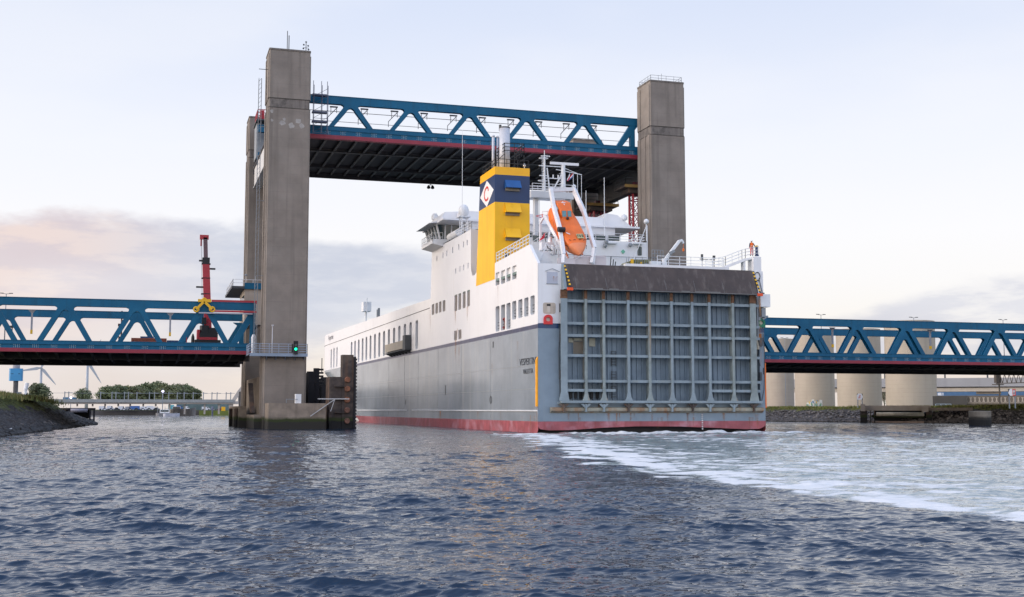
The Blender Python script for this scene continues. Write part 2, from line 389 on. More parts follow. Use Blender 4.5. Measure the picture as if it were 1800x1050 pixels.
    def A(nm):
        x = n.new('ShaderNodeAttribute'); x.attribute_name = nm; return x.outputs['Fac']
    def mth_(op, a, b):
        x = n.new('ShaderNodeMath'); x.operation = op
        for i, v in ((0, a), (1, b)):
            if isinstance(v, (int, float)): x.inputs[i].default_value = v
            else: l.new(v, x.inputs[i])
        return x.outputs[0]
    tc = n.new('ShaderNodeTexCoord')
    def nz(s, d, sc3=None):
        x = n.new('ShaderNodeTexNoise'); x.inputs['Scale'].default_value = s; x.inputs['Detail'].default_value = d; x.inputs['Roughness'].default_value = .65
        if sc3:
            mp = n.new('ShaderNodeMapping'); mp.inputs['Scale'].default_value = sc3; mp.inputs['Rotation'].default_value = (0, 0, math.radians(-20)); l.new(tc.outputs['Object'], mp.inputs[0]); l.new(mp.outputs[0], x.inputs['Vector'])
        else: l.new(tc.outputs['Object'], x.inputs['Vector'])
        return x.outputs[0]
    fn = nz(1.9, 12, (.6, 1.3, 1))
    fo = n.new('ShaderNodeMapRange'); fo.interpolation_type = 'SMOOTHSTEP'
    l.new(mth_('ADD', A('foam'), mth_('MULTIPLY', mth_('SUBTRACT', fn, .5), 1.7)), fo.inputs[0]); fo.inputs[1].default_value = .30; fo.inputs[2].default_value = .78
    fo2 = mth_('MULTIPLY', fo.outputs[0], mth_('MINIMUM', mth_('MULTIPLY', A('foam'), 12), 1))
    mx = n.new('ShaderNodeMix'); mx.data_type = 'RGBA'; l.new(A('wake'), mx.inputs[0]); mx.inputs[6].default_value = (.001, .013, .036, 1); mx.inputs[7].default_value = (.24, .29, .28, 1)
    wv = n.new('ShaderNodeMapRange'); l.new(nz(.55, 8, (.3, 2.0, 1)), wv.inputs[0]); wv.inputs[1].default_value = .36; wv.inputs[2].default_value = .64
    wc = n.new('ShaderNodeMix'); wc.data_type = 'RGBA'; l.new(wv.outputs[0], wc.inputs[0]); wc.inputs[6].default_value = (.12, .17, .17, 1); wc.inputs[7].default_value = (.36, .40, .39, 1); l.new(wc.outputs[2], mx.inputs[7])
    m2 = n.new('ShaderNodeMix'); m2.data_type = 'RGBA'; l.new(fo2, m2.inputs[0]); l.new(mx.outputs[2], m2.inputs[6]); m2.inputs[7].default_value = (.70, .70, .69, 1)
    l.new(m2.outputs[2], p.inputs['Base Color'])
    rr = n.new('ShaderNodeMapRange'); l.new(fo2, rr.inputs[0]); rr.inputs[3].default_value = .03; rr.inputs[4].default_value = .7; l.new(rr.outputs[0], p.inputs['Roughness'])
    p.inputs['IOR'].default_value = 1.44
    b = n.new('ShaderNodeBump'); b.inputs['Strength'].default_value = 1.; b.inputs['Distance'].default_value = .043
    l.new(mth_('ADD', nz(3.4, 1.5, (.8, 1.5, 1)), mth_('MULTIPLY', A('coarse'), mth_('MULTIPLY', nz(1.15, 3, (.7, 1.4, 1)), 3.2))), b.inputs['Height']); l.new(b.outputs[0], p.inputs['Normal'])
    me.materials.append(m)
    o = bpy.data.objects.new('water', me); C.objects.link(o); o['kind'] = 'structure'; o['label'] = 'choppy dark blue harbour water with a pale wake'
    return o
make_water()
# ================================================================== BANKS AND FAR SHORE
def strip_terrain(name, pts_rows, mat, label, nsub=20, rough=.25, seed=1, stuff=False):
    """rows of polylines (same count), lofted and subdivided with noise -> terrain"""
    rows = [np.array(r, float) for r in pts_rows]; G = []
    def resamp(r, n):
        d = np.r_[0, np.cumsum(np.linalg.norm(np.diff(r, axis=0), axis=1))]; t = np.linspace(0, d[-1], n)
        return np.stack([np.interp(t, d, r[:, i]) for i in range(3)], -1)
    n = 420; rows = [resamp(r, n) for r in rows]
    for a, b in zip(rows, rows[1:]):
        for k in range(nsub): G.append(a+(b-a)*k/nsub)
    G.append(rows[-1]); G = np.array(G); v = []
    for i in range(G.shape[0]):
        for j in range(n):
            x, y, z = G[i, j]; q = noise.fractal(Vector((x*.45, y*.45, seed)), 1, 2, 4); q2 = noise.noise(Vector((x*1.9, y*1.9, seed+5))); vd = noise.voronoi(Vector((x*1.15, y*1.15, z*1.15+seed)))[0][0]; q2 += .7*(.45-min(vd, .8))*(1 if z < 2.2 else .3)
            v.append((x+q*rough*.6, y, z+q*rough+q2*rough*.5))
    f = [(i*n+j, i*n+j+1, (i+1)*n+j+1, (i+1)*n+j) for i in range(G.shape[0]-1) for j in range(n-1)]
    mb = MB(); mb.add(v, f); o = mb.build(name, mat); o['kind'] = 'structure'; o['label'] = label; return o
def bankmat(name, zg, lo=(.035, .032, .032), mid=(.075, .065, .06), gr=(.10, .11, .028)):
    m = bpy.data.materials.new(name); m.use_nodes = True; t = m.node_tree; n = t.nodes; l = t.links; p = n['Principled BSDF']; p.inputs['Roughness'].default_value = .95
    tc = n.new('ShaderNodeTexCoord'); sp = n.new('ShaderNodeSeparateXYZ'); l.new(tc.outputs['Object'], sp.inputs[0])
    def nz(s, d=6):
        x = n.new('ShaderNodeTexNoise'); x.inputs['Scale'].default_value = s; x.inputs['Detail'].default_value = d; l.new(tc.outputs['Object'], x.inputs['Vector']); return x.outputs[0]
    def mx(f, a, b):
        x = n.new('ShaderNodeMix'); x.data_type = 'RGBA'
        for i, v in ((0, f), (6, a), (7, b)):
            if isinstance(v, tuple): x.inputs[i].default_value = (*v, 1)
            else: l.new(v, x.inputs[i])
        return x.outputs[2]
    def ms(v, a, b, c=0, d=1):
        x = n.new('ShaderNodeMapRange'); l.new(v, x.inputs[0])
        for i, q in enumerate((a, b, c, d)): x.inputs[i+1].default_value = q
        return x.outputs[0]
    vo = n.new('ShaderNodeTexVoronoi'); vo.inputs['Scale'].default_value = 2.4; l.new(tc.outputs['Object'], vo.inputs['Vector'])
    stone = mx(ms(vo.outputs['Distance'], .1, .6), mid, lo); stone = mx(ms(nz(7), .62, .72), stone, tuple(q*2.4 for q in mid))
    hz = n.new('ShaderNodeMath'); hz.operation = 'MULTIPLY_ADD'; l.new(nz(.35), hz.inputs[0]); hz.inputs[1].default_value = 3.2; l.new(sp.outputs[2], hz.inputs[2])
    c = mx(ms(hz.outputs[0], zg, zg+.5), stone, mx(ms(nz(1.6), .35, .65), gr, tuple(q*.5 for q in gr)))
    c = mx(ms(sp.outputs[2], .35, .7, 1, 0), c, (.016, .016, .016))
    l.new(c, p.inputs['Base Color'])
    b = n.new('ShaderNodeBump'); b.inputs['Distance'].default_value = .3; b.inputs['Strength'].default_value = .8; l.new(vo.outputs['Distance'], b.inputs['Height']); l.new(b.outputs[0], p.inputs['Normal'])
    return m
bmL = bankmat('stone and grass bank', 3.9); bmR = bankmat('rubble bank', 3.7, lo=(.06, .05, .045), mid=(.16, .135, .12), gr=(.17, .17, .03))
# left bank: water line, toe, crest, land
strip_terrain('left_bank', [[(-15, 60, -.6), (-12.0, 110, -.6), (-9.5, 160, -.6), (-7.0, 205, -.6), (-8, 232, -.6), (-20, 246, -.6)],
    [(-16.5, 60, .35), (-13.4, 110, .35), (-11, 160, .35), (-9, 205, .35), (-11, 228, .35), (-22, 242, .35)],
    [(-26, 60, 3.9), (-20, 110, 3.9), (-17.5, 160, 4.2), (-16.5, 200, 3.9), (-19, 222, 2.8), (-28, 234, 2.8)],
    [(-90, 60, 4.2), (-90, 110, 4.2), (-90, 160, 4.2), (-90, 200, 4.0), (-80, 225, 3.2), (-70, 236, 3.2)]], bmL, 'dark rubble bank topped with rough grass', seed=2, rough=.4)
strip_terrain('right_bank', [[(174, 120, -.6), (150, 160, -.6), (137, 180, -.6), (124, 204, -.6), (117, 226, -.6), (111, 270, -.6), (110, 340, -.6)],
    [(175.5, 121, .5), (151.5, 161, .5), (139, 181, .5), (125.4, 205, .5), (118.5, 227, .5), (112.5, 270, .5), (112, 340, .5)],
    [(183, 127, 3.6), (158, 168, 3.6), (144, 187, 3.1), (131, 209, 2.9), (124, 230, 2.9), (118.5, 272, 2.9), (118, 340, 3.0)],
    [(300, 190, 3.6), (300, 200, 3.6), (300, 225, 3.2), (300, 260, 3.2), (300, 290, 3.2), (300, 320, 3.2), (300, 380, 3.2)]], bmR, 'stone rubble bank with grassy top under the right span', seed=8, rough=.3)
# far shore: low quay and land
def flat_land(name, poly, z, mat, label, zb=-1.):
    mb = MB(); mb.prism(poly, 'Z', zb, z); o = mb.build(name, mat); o['kind'] = 'structure'; o['label'] = label; return o
quaym = M('far quay stone', (.10, .09, .085), .95, .3, .1, streak=.3, scol=(.05, .045, .045), sscale=.05)
landm = M('far land grass', (.09, .10, .04), .95, .3, .02)
p0 = far(-900, 520); p1 = far(560, 520); p2 = far(560, 4500); p3 = far(-900, 4500)
arc = lambda d_, a_, b_, n_=14: [far(a_+(b_-a_)*i/n_, d_) for i in range(n_+1)]
flat_land('far_quay', [(p.x, p.y) for p in arc(520, -900, 760)+arc(540, 760, -900)], 2.0, quaym, 'low dark stone quay across the harbour')
flat_land('far_land', [(p.x, p.y) for p in arc(540, -900, 2600, 30)+arc(5000, 2600, -900, 30)], 2.2, landm, 'flat land beyond the far quay')
# ================================================================== BRIDGE TOWERS
YT = 156.0; YF = 189.0; TW = 5.35; TD = 4.7; YB = 161.5
XL = 13.9; XR = 67.98
def tower(name, x0, y0, zt, label, base=0, rail=False):
    e = empty(name, (x0+TW/2, y0+TD/2, -.5), label, 'bridge tower')
    x1 = x0+TW; y1 = y0+TD; zb = 41.9
    mb = MB(); b = .12
    for za, zc in ((-.5, zb), (zb+1.25, zt)): mb.cbox(x0, x1, y0, y1, za, zc, b)
    mb.box(x0+.1, x0+.7, y0-.06, y0+.05, 0, 0.02)
    # raised corner pilasters on the side faces
    for xs in ((x0-.10, x0+.02), (x1-.02, x1+.10)):
        for ys in ((y0+.15, y0+.9), (y0+1.75, y0+2.1), (y1-1.2, y1-.15)): mb.box(*xs, *ys, 1.5, zb-.02)
        for ys in ((y0+.15, y0+.9), (y1-1.2, y1-.15)): mb.box(*xs, *ys, zb+1.27, zt-.5)
    mb.build('shaft', conc, e)
    mb = MB(); mb.cbox(x0+.02, x1-.02, y0+.02, y1-.02, zb, zb+1.25, .12); mb.build('stained_band', concband, e)
    mb = MB(); mb.cbox(x0-.03, x1+.03, y0-.03, y1+.03, zb+1.2, zb+1.28, .12); mb.cbox(x0-.03, x1+.03, y0-.03, y1+.03, zb-.04, zb+.03, .12); mb.build('joint_line', M('dark joint', (.05, .045, .04), .9), e)
    mb = MB(); mb.cbox(x0-.06, x1+.06, y0-.06, y1+.06, zt, zt+.22, .15); mb.build('coping', concband, e)
    if rail:
        mb = MB(); q = .25
        mb.rail([(x0+q, y0+q, zt+.2), (x1-q, y0+q, zt+.2), (x1-q, y1-q, zt+.2), (x0+q, y1-q, zt+.2), (x0+q, y0+q, zt+.2)], .8, 2, 1.0, .02)
        mb.tube((x0+2.5, y0+1.5, zt), (x0+2.5, y0+1.5, zt+1.7), .03); mb.build('railing', grey, e)
    return e
tNL = tower('bridge_tower', XL, YT, 49.6, 'tall grey concrete lift tower left of the ship, with a green signal at its foot')
tNR = tower('bridge_tower', XR, YT, 49.7, 'tall grey concrete lift tower rising behind the ship deck, nearer of the right pair', rail=True)
tFL = tower('bridge_tower', XL, YF, 48.3, 'far concrete lift tower half hidden behind the left front tower')
tFR = tower('bridge_tower', XR, YF, 48.3, 'far concrete lift tower seen through and under the raised span on the right')
pm_ = M('pale lime stain', (.36, .335, .31), .9, .2, 2.)
mb = MB()
for (px, py, w_, h_) in ((496, 216, 1.1, .35), (512, 221, .9, .45), (524, 213, 1.0, .4), (530, 222, .8, .4), (478, 196, .5, .3), (478, 212, .4, .25), (500, 210, .5, .3)):
    x, z = onY(px, py, YT); k = 11; mb.add([(x+w_*.5*math.cos(6.283*i/k)*R_.uniform(.6, 1.1), YT-.006, z+h_*math.sin(6.283*i/k)*R_.uniform(.6, 1.1)) for i in range(k)], [tuple(range(k))])
mb.build('lime_patches', pm_, tNL)
# antennas on the left front tower
mb = MB()
x, z = onY(505, 80, YT+2); mb.tube((x, YT+2, 49.6), (x, YT+2, 52.9), .05); mb.tube((x+.22, YT+2, 50.0), (x+.22, YT+2, 52.3), .06); mb.bar((x, YT+2, 50.3), (x+.22, YT+2, 50.3), .05)
single('whip_antenna', mb, greyd, 'thin double rod antenna on top of the left front tower', 'antenna')
mb = MB(); x = onY(538, 80, YT+1)[0]
mb.tube((x, YT+1, 49.7), (x, YT+1, 51.3), .05); mb.bar((x-.35, YT+1, 50.5), (x+.35, YT+1, 50.5), .05)
for dx, dz in ((-.35, .6), (.33, .5), (-.3, 1.1), (.28, 1.0), (0, 1.5)): mb.lathe((x+dx, YT+1, 49.8+dz), [(.04, -.12), (.14, 0), (.04, .12)], 8)
single('weather_mast', mb, greyd, 'small weather mast with sensors at the right corner of the tower top', 'weather mast')
mb = MB(); x, z = onY(462, 122, YT+1); mb.bar((x-.5, YT+1, z), (x+1.4, YT+1, z), .07); single('bracket_arm', mb, greyd, 'short horizontal arm sticking out left near the tower top', 'bracket')
# lattice climbing mast beside the left front tower
mb = MB(); mx_ = 13.05; my = 159.5
for dx in (-.18, .18):
    for dy in (-.18, .18): mb.bar((mx_+dx, my+dy, 9.5), (mx_+dx, my+dy, 46.5), .06)
k = 0; z = 9.5
while z < 46.3:
    for a, b in (((-.18, -.18), (.18, -.18)), ((.18, -.18), (.18, .18)), ((-.18, .18), (-.18, -.18))):
        mb.bar((mx_+a[0], my+a[1], z), (mx_+b[0], my+b[1], z+.45), .04)
    z += .6
for z in (20, 30, 40): mb.bar((mx_, my, z), (XL+.05, my, z), .08)
single('lattice_hoist_mast', mb, grey, 'slender pale lattice hoist mast running up the left side of the front tower', 'hoist mast')
# ================================================================== TRUSS SPANS
def span(name, label, x0, x1, ap, zt, zb, zr, zrb, cd, Yn, Yf, Ye, ydeck, cat='bridge span', half=3.0, apf=None, beams=2.2, bx0=None, lift=False, endposts=()):
    e = empty(name, ((x0+x1)/2, (Yn+Yf)/2, zrb), label, cat)
    def truss(Y, apx, front):
        th = .75; y0, y1 = Y, Y+th; ztb = zt-cd
        mb = MB(); mb.box(x0, x1, y0, y1, ztb, zt); mb.box(x0, x1, y0-.06, y1+.06, zt, zt+.07)
        t = mb.build('top_chord', teal, e)
        mb = MB(); mb.box(x0, x1, y0, y1, zr, zb)
        mb.box(x0, x1, y0-.12, y1+.12, zr+(zb-zr)*.52, zr+(zb-zr)*.52+.05)
        mb.box(x0, x1, y0-.05, y1+.05, zb, zb+.06)
        mb.build('bottom_chord', teal, e)
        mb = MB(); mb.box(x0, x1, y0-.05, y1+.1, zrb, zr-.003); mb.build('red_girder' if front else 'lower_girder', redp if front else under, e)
        for a in apx:
            P = [(a-1.35, ztb), (a-1.08, ztb-.12), (a-.98, ztb-.32), (a-half-.36, zb), (a-half+.36, zb), (a-.60, ztb-.98), (a-.45, ztb-.70), (a-.22, ztb-.52), (a, ztb-.46), (a+.22, ztb-.52), (a+.45, ztb-.70), (a+.60, ztb-.98), (a+half-.36, zb), (a+half+.36, zb), (a+.98, ztb-.32), (a+1.08, ztb-.12), (a+1.35, ztb)]
            P = [q for q in P if True]
            lo = [(max(x0, min(x1, q[0])), q[1]) for q in P]
            mb = MB()
            for sgn in (-1, 1):                      # each leg: web plus two flanges
                top = (a+sgn*.75, ztb-.7); bot = (a+sgn*half, zb)
                mb.bar((top[0], y0+.06, top[1]), (bot[0], y0+.06, bot[1]), .84*.86, .12, up=(1, 0, 0)) if False else None
            mb.prism(P, 'Y', y0+.001, y0+.13); mb.prism(P, 'Y', y1-.13, y1-.001)
            # webs between the two plates, inner side darker by its own shade
            for sgn in (-1, 1):
                mb.bar((a+sgn*.9, (y0+y1)/2, ztb-.8), (a+sgn*half, (y0+y1)/2, zb+.02), .2, th-.28, up=(0, 1, 0))
            mb.build('diagonal_pair', teal, e)
        if front:                                    # bolt groups
            mb = MB(); x = bx0 or x0+1.
            while x < x1-.5:
                for dx in (-.33, .33):
                    for dz in (.18, .32, .62, .76): 
                        zz = zr+(zb-zr)*.52*dz/.9; mb.box(x+dx-.035, x+dx+.035, y0-.04, y0, zz-.03, zz+.03)
                for dx in (-.12, .12): mb.box(x+dx-.03, x+dx+.03, y0-.03, y0, zr+.05, zr+(zb-zr)*.5)
                x += beams
            o = mb.build('bolt_groups', M('bolt heads', (.25, .35, .42), .5), e); o['kind'] = 'stuff'
    truss(Yn, ap, True); truss(Yf, apf or ap, False)
    for X_ in endposts:
        mb = MB(); s = 1 if X_ < (x0+x1)/2 else -1
        for Y in (Yn, Yf): mb.prism([(X_-s*.1, zb), (X_+s*2.2, zt-cd-.02), (X_+s*3.1, zt-cd-.02), (X_+s*.75, zb)] if False else [(X_+s*.05, zt-cd), (X_+s*1.0, zt-cd), (X_+s*1.0, zb), (X_+s*.05, zb)], 'Y', Y+.02, Y+.7)
        mb.build('end_post', teal, e)
    # deck
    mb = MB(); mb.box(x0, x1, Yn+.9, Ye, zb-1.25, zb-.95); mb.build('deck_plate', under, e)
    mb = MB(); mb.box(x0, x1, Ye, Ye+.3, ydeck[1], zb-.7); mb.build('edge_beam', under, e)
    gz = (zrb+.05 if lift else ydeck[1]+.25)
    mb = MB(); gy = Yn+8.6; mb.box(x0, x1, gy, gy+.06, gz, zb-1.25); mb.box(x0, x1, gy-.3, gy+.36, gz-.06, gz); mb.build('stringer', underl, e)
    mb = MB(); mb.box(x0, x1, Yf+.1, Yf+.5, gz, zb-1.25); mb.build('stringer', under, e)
    x = bx0 or x0+1.
    while x < x1-.3:
        mb = MB(); y0_, y1_ = Yn+.85, Ye-.05
        # haunched web: shallow at the truss, deeper towards the stringer
        zl = lambda y: zrb+.12+(gz+.08-zrb-.12)*min(1, (y-y0_)/7.5)
        P = [(y0_, zb-1.25), (y1_, zb-1.25), (y1_, zl(y1_)+.1), (gy, zl(gy)), (y0_, zl(y0_))]
        mb.prism(P, 'X', x-.03, x+.03)
        mb.bar((x, y0_, zl(y0_)-.02), (x, gy-.35, zl(gy)-.02), .32, .05); mb.bar((x, gy+.4, zl(gy)-.02), (x, y1_, zl(y1_)+.08), .32, .05)
        mb.build('cross_beam', underl, e); x += beams
    return e
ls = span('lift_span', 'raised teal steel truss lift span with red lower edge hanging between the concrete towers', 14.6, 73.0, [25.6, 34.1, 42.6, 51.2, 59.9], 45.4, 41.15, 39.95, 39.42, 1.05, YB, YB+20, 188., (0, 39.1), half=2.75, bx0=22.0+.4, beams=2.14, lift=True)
# end girders, half diagonals at the tower ends and overhead line brackets of the lift span
for X_ in (15.2, 72.6):
    mb = MB(); mb.box(X_-.45, X_+.45, YB+.9, 187.9, 36.9, 39.9); mb.box(X_-.6, X_+.6, YB+.9, 187.9, 36.75, 36.9); mb.build('end_girder', M('lit end steel', (.55, .54, .53), .5, .08) if X_ < 20 else M('shaded end steel', (.10, .095, .095), .7, .2), ls)  # one steel in two tones: left end coloured as lit, right as shaded
zb_, zt_ = 41.15, 44.35
for Y in (YB, YB+20):
    mb = MB()
    mb.prism([(65.0, zb_), (65.85, zb_), (68.4, zt_), (67.1, zt_)], 'Y', Y+.05, Y+.7)
    mb.build('end_diagonal', teal, ls)
mb = MB(); mb.box(67.2, 67.9, YB+.03, YB+.7, 41.1, 45.4); mb.build('end_post', teal, ls)
cw = M('overhead line steel', (.22, .21, .22), .6)
for i in range(10):
    xx = 23.4+4.27*i
    if xx > 66: break
    mb = MB(); yy = YB+1.3; s = 1
    mb.box(xx-.55, xx+.55, yy-.1, yy+.1, 44.15, 44.32); mb.bar((xx-.4, yy, 44.2), (xx-.4, yy, 43.2), .08); mb.bar((xx+.4, yy, 44.2), (xx+.4, yy, 43.4), .08)
    mb.bar((xx+.4, yy, 44.1), (xx-.85, yy, 42.7), .1); mb.bar((xx-.85, yy, 42.75), (xx-.85, yy, 41.95), .08)
    mb.build('line_bracket', cw, ls)
mb = MB(); mb.bar((19.5, YB+1.3, 43.6), (68, YB+1.3, 43.6), .07); mb.bar((19.5, YB+1.3, 42.2), (68, YB+1.3, 42.2), .06); mb.bar((19.5, YB+18, 43.2), (68, YB+18, 43.2), .06); mb.build('overhead_wire', cw, ls)
rs_ = span('approach_span', 'low teal steel truss span running from behind the ship to the right edge', 74.2, 184., [78.3, 87.1, 95.95, 104.8, 113.7, 122.35, 131.1, 140., 148.8, 157.6, 166.4, 175.2], 16.25, 11.05, 9.98, 9.52, 1.06, YB, YB+20, 188., (0, 8.85), half=2.95, bx0=76.1, beams=2.2, apf=[74.6+8.8*i for i in range(13)])
lsn = span('approach_span', 'low teal steel truss span running from the left edge to the left tower', -58., 13.2, [-46.2, -37.4, -28.6, -19.4, -10.55, -1.85, 6.6], 16.5, 11.1, 10.15, 9.68, .95, YB, YB+20, 188., (0, 8.9), half=2.95, bx0=-56.0+.25, beams=2.2, apf=[-46+8.8*i for i in range(7)])
for Y in (YB, YB+20):
    mb = MB(); mb.prism([(10.0, 11.1), (10.9, 11.1), (12.5, 13.8), (12.5, 11.1), (13.2, 11.1), (13.2, 15.3), (11.6, 15.3), (12.2, 14.9)], 'Y', Y+.04, Y+.7)
    mb.build('end_diagonal', teal, lsn)
# hanging brackets under the top chords of the low spans
for par, xs in ((lsn, [(57, 535), (300, 540)]), (rs_, [(1463, 575), (1635, 590)])):
    for px, py in xs:
        x, z = onY(px, py, YB+1.2); mb = MB(); zt2 = 15.1
        mb.bar((x, YB+1.2, zt2), (x, YB+1.2, zt2-2.6), .22); mb.prism([(x-.5, zt2), (x+.5, zt2), (x+.12, zt2-.45), (x-.12, zt2-.45)], 'Y', YB+1.1, YB+1.3)
        mb.build('hanger', M('galvanised steel', (.3, .3, .33), .5), par)
        mb = MB(); mb.box(x-.13, x+.13, YB+1.05, YB+1.35, zt2-3.1, zt2-2.6); mb.build('hanger_end', yellowp, par)
# pair of lamps hung under the lift span
mb = MB(); x, z = onY(757, 322, 188); mb.bar((x, 188, 39.2), (x, 188, 38.9), .08); mb.bar((x-.3, 188, 38.9), (x+.3, 188, 38.9), .08)
for s in (-1, 1): mb.lathe((x+s*.33, 188, 38.25), [(.1, 0), (.3, .1), (.28, .35), (.1, .6)], 10)
mb.build('hanging_signal', black, ls)
# ---- walkway with railing round the front tower, signal, lamp post
e = empty('walkway', (XL+TW/2, YT-.6, 9.4), 'grey steel walkway with railing across the front tower at deck level', 'walkway')
mb = MB(); zf = 9.55
mb.box(XL-1.9, XL+TW+.1, YT-1.1, YT-.02, zf-.12, zf); mb.box(XL-1.9, XL+TW+.1, YT-1.16, YT-1.1, zf-.35, zf+.05)
for i in range(5): xx = XL+.3+i*1.2; mb.prism([(YT-.02, zf-.13), (YT-1.05, zf-.13), (YT-.02, zf-.8)], 'X', xx-.04, xx+.04)
mb.box(XL-1.9, XL-.15, YT-1.1, YT+4.5, zf-.12, zf); mb.build('platform', M('blue grey steel', (.24, .30, .38), .5), e)
mb = MB(); mb.rail([(XL-1.85, YT+4.4, zf), (XL-1.85, YT-1.05, zf), (XL+TW+.05, YT-1.05, zf), (XL+TW+.05, YT-.1, zf)], 1.25, 4, 1.15, .03); mb.build('railing', M('blue grey steel'if 0 else 'pale blue rail', (.33, .40, .50), .5), e)
mb = MB(); x = XL+.95; mb.tube((x, YT-.8, zf), (x, YT-.8, zf+3.6), .06); mb.box(x-.13, x+.13, YT-1.1, YT-.6, zf+3.55, zf+3.7); mb.build('lamp_post', M('galvanised pole', (.5, .5, .52), .4), e)
e = empty('traffic_signal', (XL+TW-.9, YT-1.3, 9.6), 'black ship traffic signal showing green on the front tower walkway', 'signal')
mb = MB(); x = onY(520, 600, YT-1.3)[0]; mb.box(x-.28, x+.28, YT-1.45, YT-1.15, 9.5, 11.2); mb.box(x-.5, x-.34, YT-1.4, YT-1.2, 9.7, 10.8); mb.build('housing', black, e)
mb = MB(); mb.tube((x, YT-1.45, 10.15), (x, YT-1.5, 10.15), .18, 16); mb.build('green_lens', M('green lit lens', (.0, .4, .2), .3, emit=(.0, 1, .45), es=2.), e)
mb = MB(); mb.tube((x, YT-1.45, 10.7), (x, YT-1.5, 10.7), .17, 16); mb.build('dark_lens', M('unlit lens', (.05, .07, .07), .3), e)
for dz in (10.15, 10.7):
    mb = MB(); mb.box(x-.22, x+.22, YT-1.8, YT-1.46, dz+.22, dz+.25); mb.build('visor', black, e)
# ---- concrete pier works at the foot
e = empty('pier_block', (17.3, 151, -1), 'stained concrete pier block with weedy waterline in front of the left tower', 'pier')
mb = MB(); mb.cbox(13.9, 21.1, 149.6, 153.4, -1, 3.2, .12); mb.build('block', conc3, e)
mb = MB(); mb.bar((16.2, 150, 3.25), (16.2, 150, 3.7), .07); mb.bar((16.2, 150, 3.7), (17.6, 150, 3.7), .07); mb.build('handrail', grey, e)
mb = MB(); mb.bar((20.0, 149.4, 3.75), (23.9, 149.4, 3.75), .12); mb.bar((19.1, 149.4, 1.6), (22.1, 149.4, 3.7), .09); mb.bar((21.6, 149.4, 2.2), (22.1, 149.4, 3.7), .07); mb.build('boom_stay', M('pale boom', (.5, .5, .5), .5), e)
mb = MB(); x0, z0 = onY(523, 695, 150.5); mb.cbox(x0-.3, x0+.45, 150.2, 150.9, 3.2, 4.35, .04)
o = single('equipment_cabinet', mb, whitei, 'small white metal cabinet standing on the concrete pier block', 'cabinet')
e = empty('pier_wall', (13.2, 172, -1), 'long concrete pier wall and footing between the left towers', 'pier')
mb = MB(); mb.box(XL+.4, XL+4.5, YT+TD+.3, YF-.2, -1, 6.9); mb.build('wall', conc3, e)
mb = MB(); mb.box(12.9, 19.6, YT+1.2, YF+6, -1, 1.75); mb.box(11.9, 12.9, YT+14, YT+36, -1, 2.9); mb.build('footing', conc3, e)
mb = MB(); mb.prism([(YT+6, 2.0), (YT+10, 6.0), (YT+10.4, 6.0), (YT+6.4, 2.0)], 'X', 12.8, 13.4); mb.build('stair_flight', rustd, e)
for yy in (YT+15.5, YT+27):
    mb = MB(); mb.tube((11.6, yy, -1), (11.6, yy, 2.6), .25, 10); mb.build('pile', rustd, e)
# ---- fenders
def fender_panel(name, x0, x1, y0, y1, z, label, grp):
    e = empty(name, ((x0+x1)/2, (y0+y1)/2, -1), label, 'fender', grp)
    mb = MB(); k = max(2, int((y1-y0)/1.1))
    for i in range(k): yy = y0+(y1-y0)*i/k; mb.box(x0, x1-.3, yy, yy+.9, -1, z-R_.uniform(0, .45))
    mb.build('pile_row', wooddark, e)
    mb = MB()
    for zz in (1.2, 3.6, 6.0):
        if zz < z: mb.box(x1-.3, x1, y0, y1, zz, zz+.35)
    mb.box(x0, x1-.35, y0-.05, y0, .5, z-.6); mb.build('waling', wooddark, e); return e
grp = 'black timber fender panels along the pier'
fender_panel('fender_panel', 20.2, 21.3, 160.5, 164, 7.6, 'black timber fender panel standing right beside the tower foot', grp)
fender_panel('fender_panel', 21.6, 23.0, 157.5, 160.5, 5.6, 'lower black timber fender panel in the middle behind the pier block', grp)
fender_panel('fender_panel', 22.9, 24.6, 162, 176, 7.0, 'black timber fender panel next to the rusty dolphin', grp)
fender_panel('fender_panel', 24, 25.4, 184, 214, 7.4, 'timber fender wall further up the channel behind the panels', grp)
mb = MB(); mb.bar((22.3, 163, 7.4), (22.3, 163, 9.4), .1)
for i in range(7): mb.box(21.9, 22.5, 162.7, 163.1, 5.0+i*.45, 5.25+i*.45)
mb.box(21.2, 21.9, 162.4, 163.3, 2, 8.0); single('mooring_post', mb, wooddark, 'tall black mooring post with ladder rungs behind the pier block', 'mooring post')
fender_panel('guide_wall', 24, 25.2, 258, 345, 7.6, 'long dark guide wall along the channel beyond the bridge', None)
e = empty('dolphin', (23.6, 152.5, -1), 'rusty steel dolphin with round orange fender discs beside the ship', 'dolphin')
mb = MB(); mb.box(21.7, 23.6, 151.4, 154.6, -1, 6.55); mb.box(23.3, 24.7, 151.2, 152.9, -1, 9.35); mb.build('steel_box', rustd, e)
mb = MB(); mb.box(24.7, 25.0, 151.0, 153.2, -1, 9.1)
for i in range(22): mb.box(24.72, 25.1, 150.92, 151.0, -.4+i*.43, -.15+i*.43)
mb.build('rubbing_strip', wooddark, e)
for i, zz in enumerate((1.0, 2.35, 3.65, 5.05, 6.2)):
    mb = MB(); mb.tube((23.95, 151.2, zz), (23.95, 150.85, zz), .37, 16, .32); o = mb.build('fender_disc', M('rusty orange disc', (.24, .095, .05), .85, .4, 3., streak=.6, scol=(.12, .07, .05), sscale=2.) if zz > 3 else M('dull rusty disc', (.17, .085, .06), .9, .4, 3.), e)
    if i in (3, 4): o['label'] = 'bright orange rusty disc'
mb = MB()
for zz in (2.0, 3.7, 5.3): mb.box(22.3, 23.9, 151.0, 151.4, zz, zz+.12)
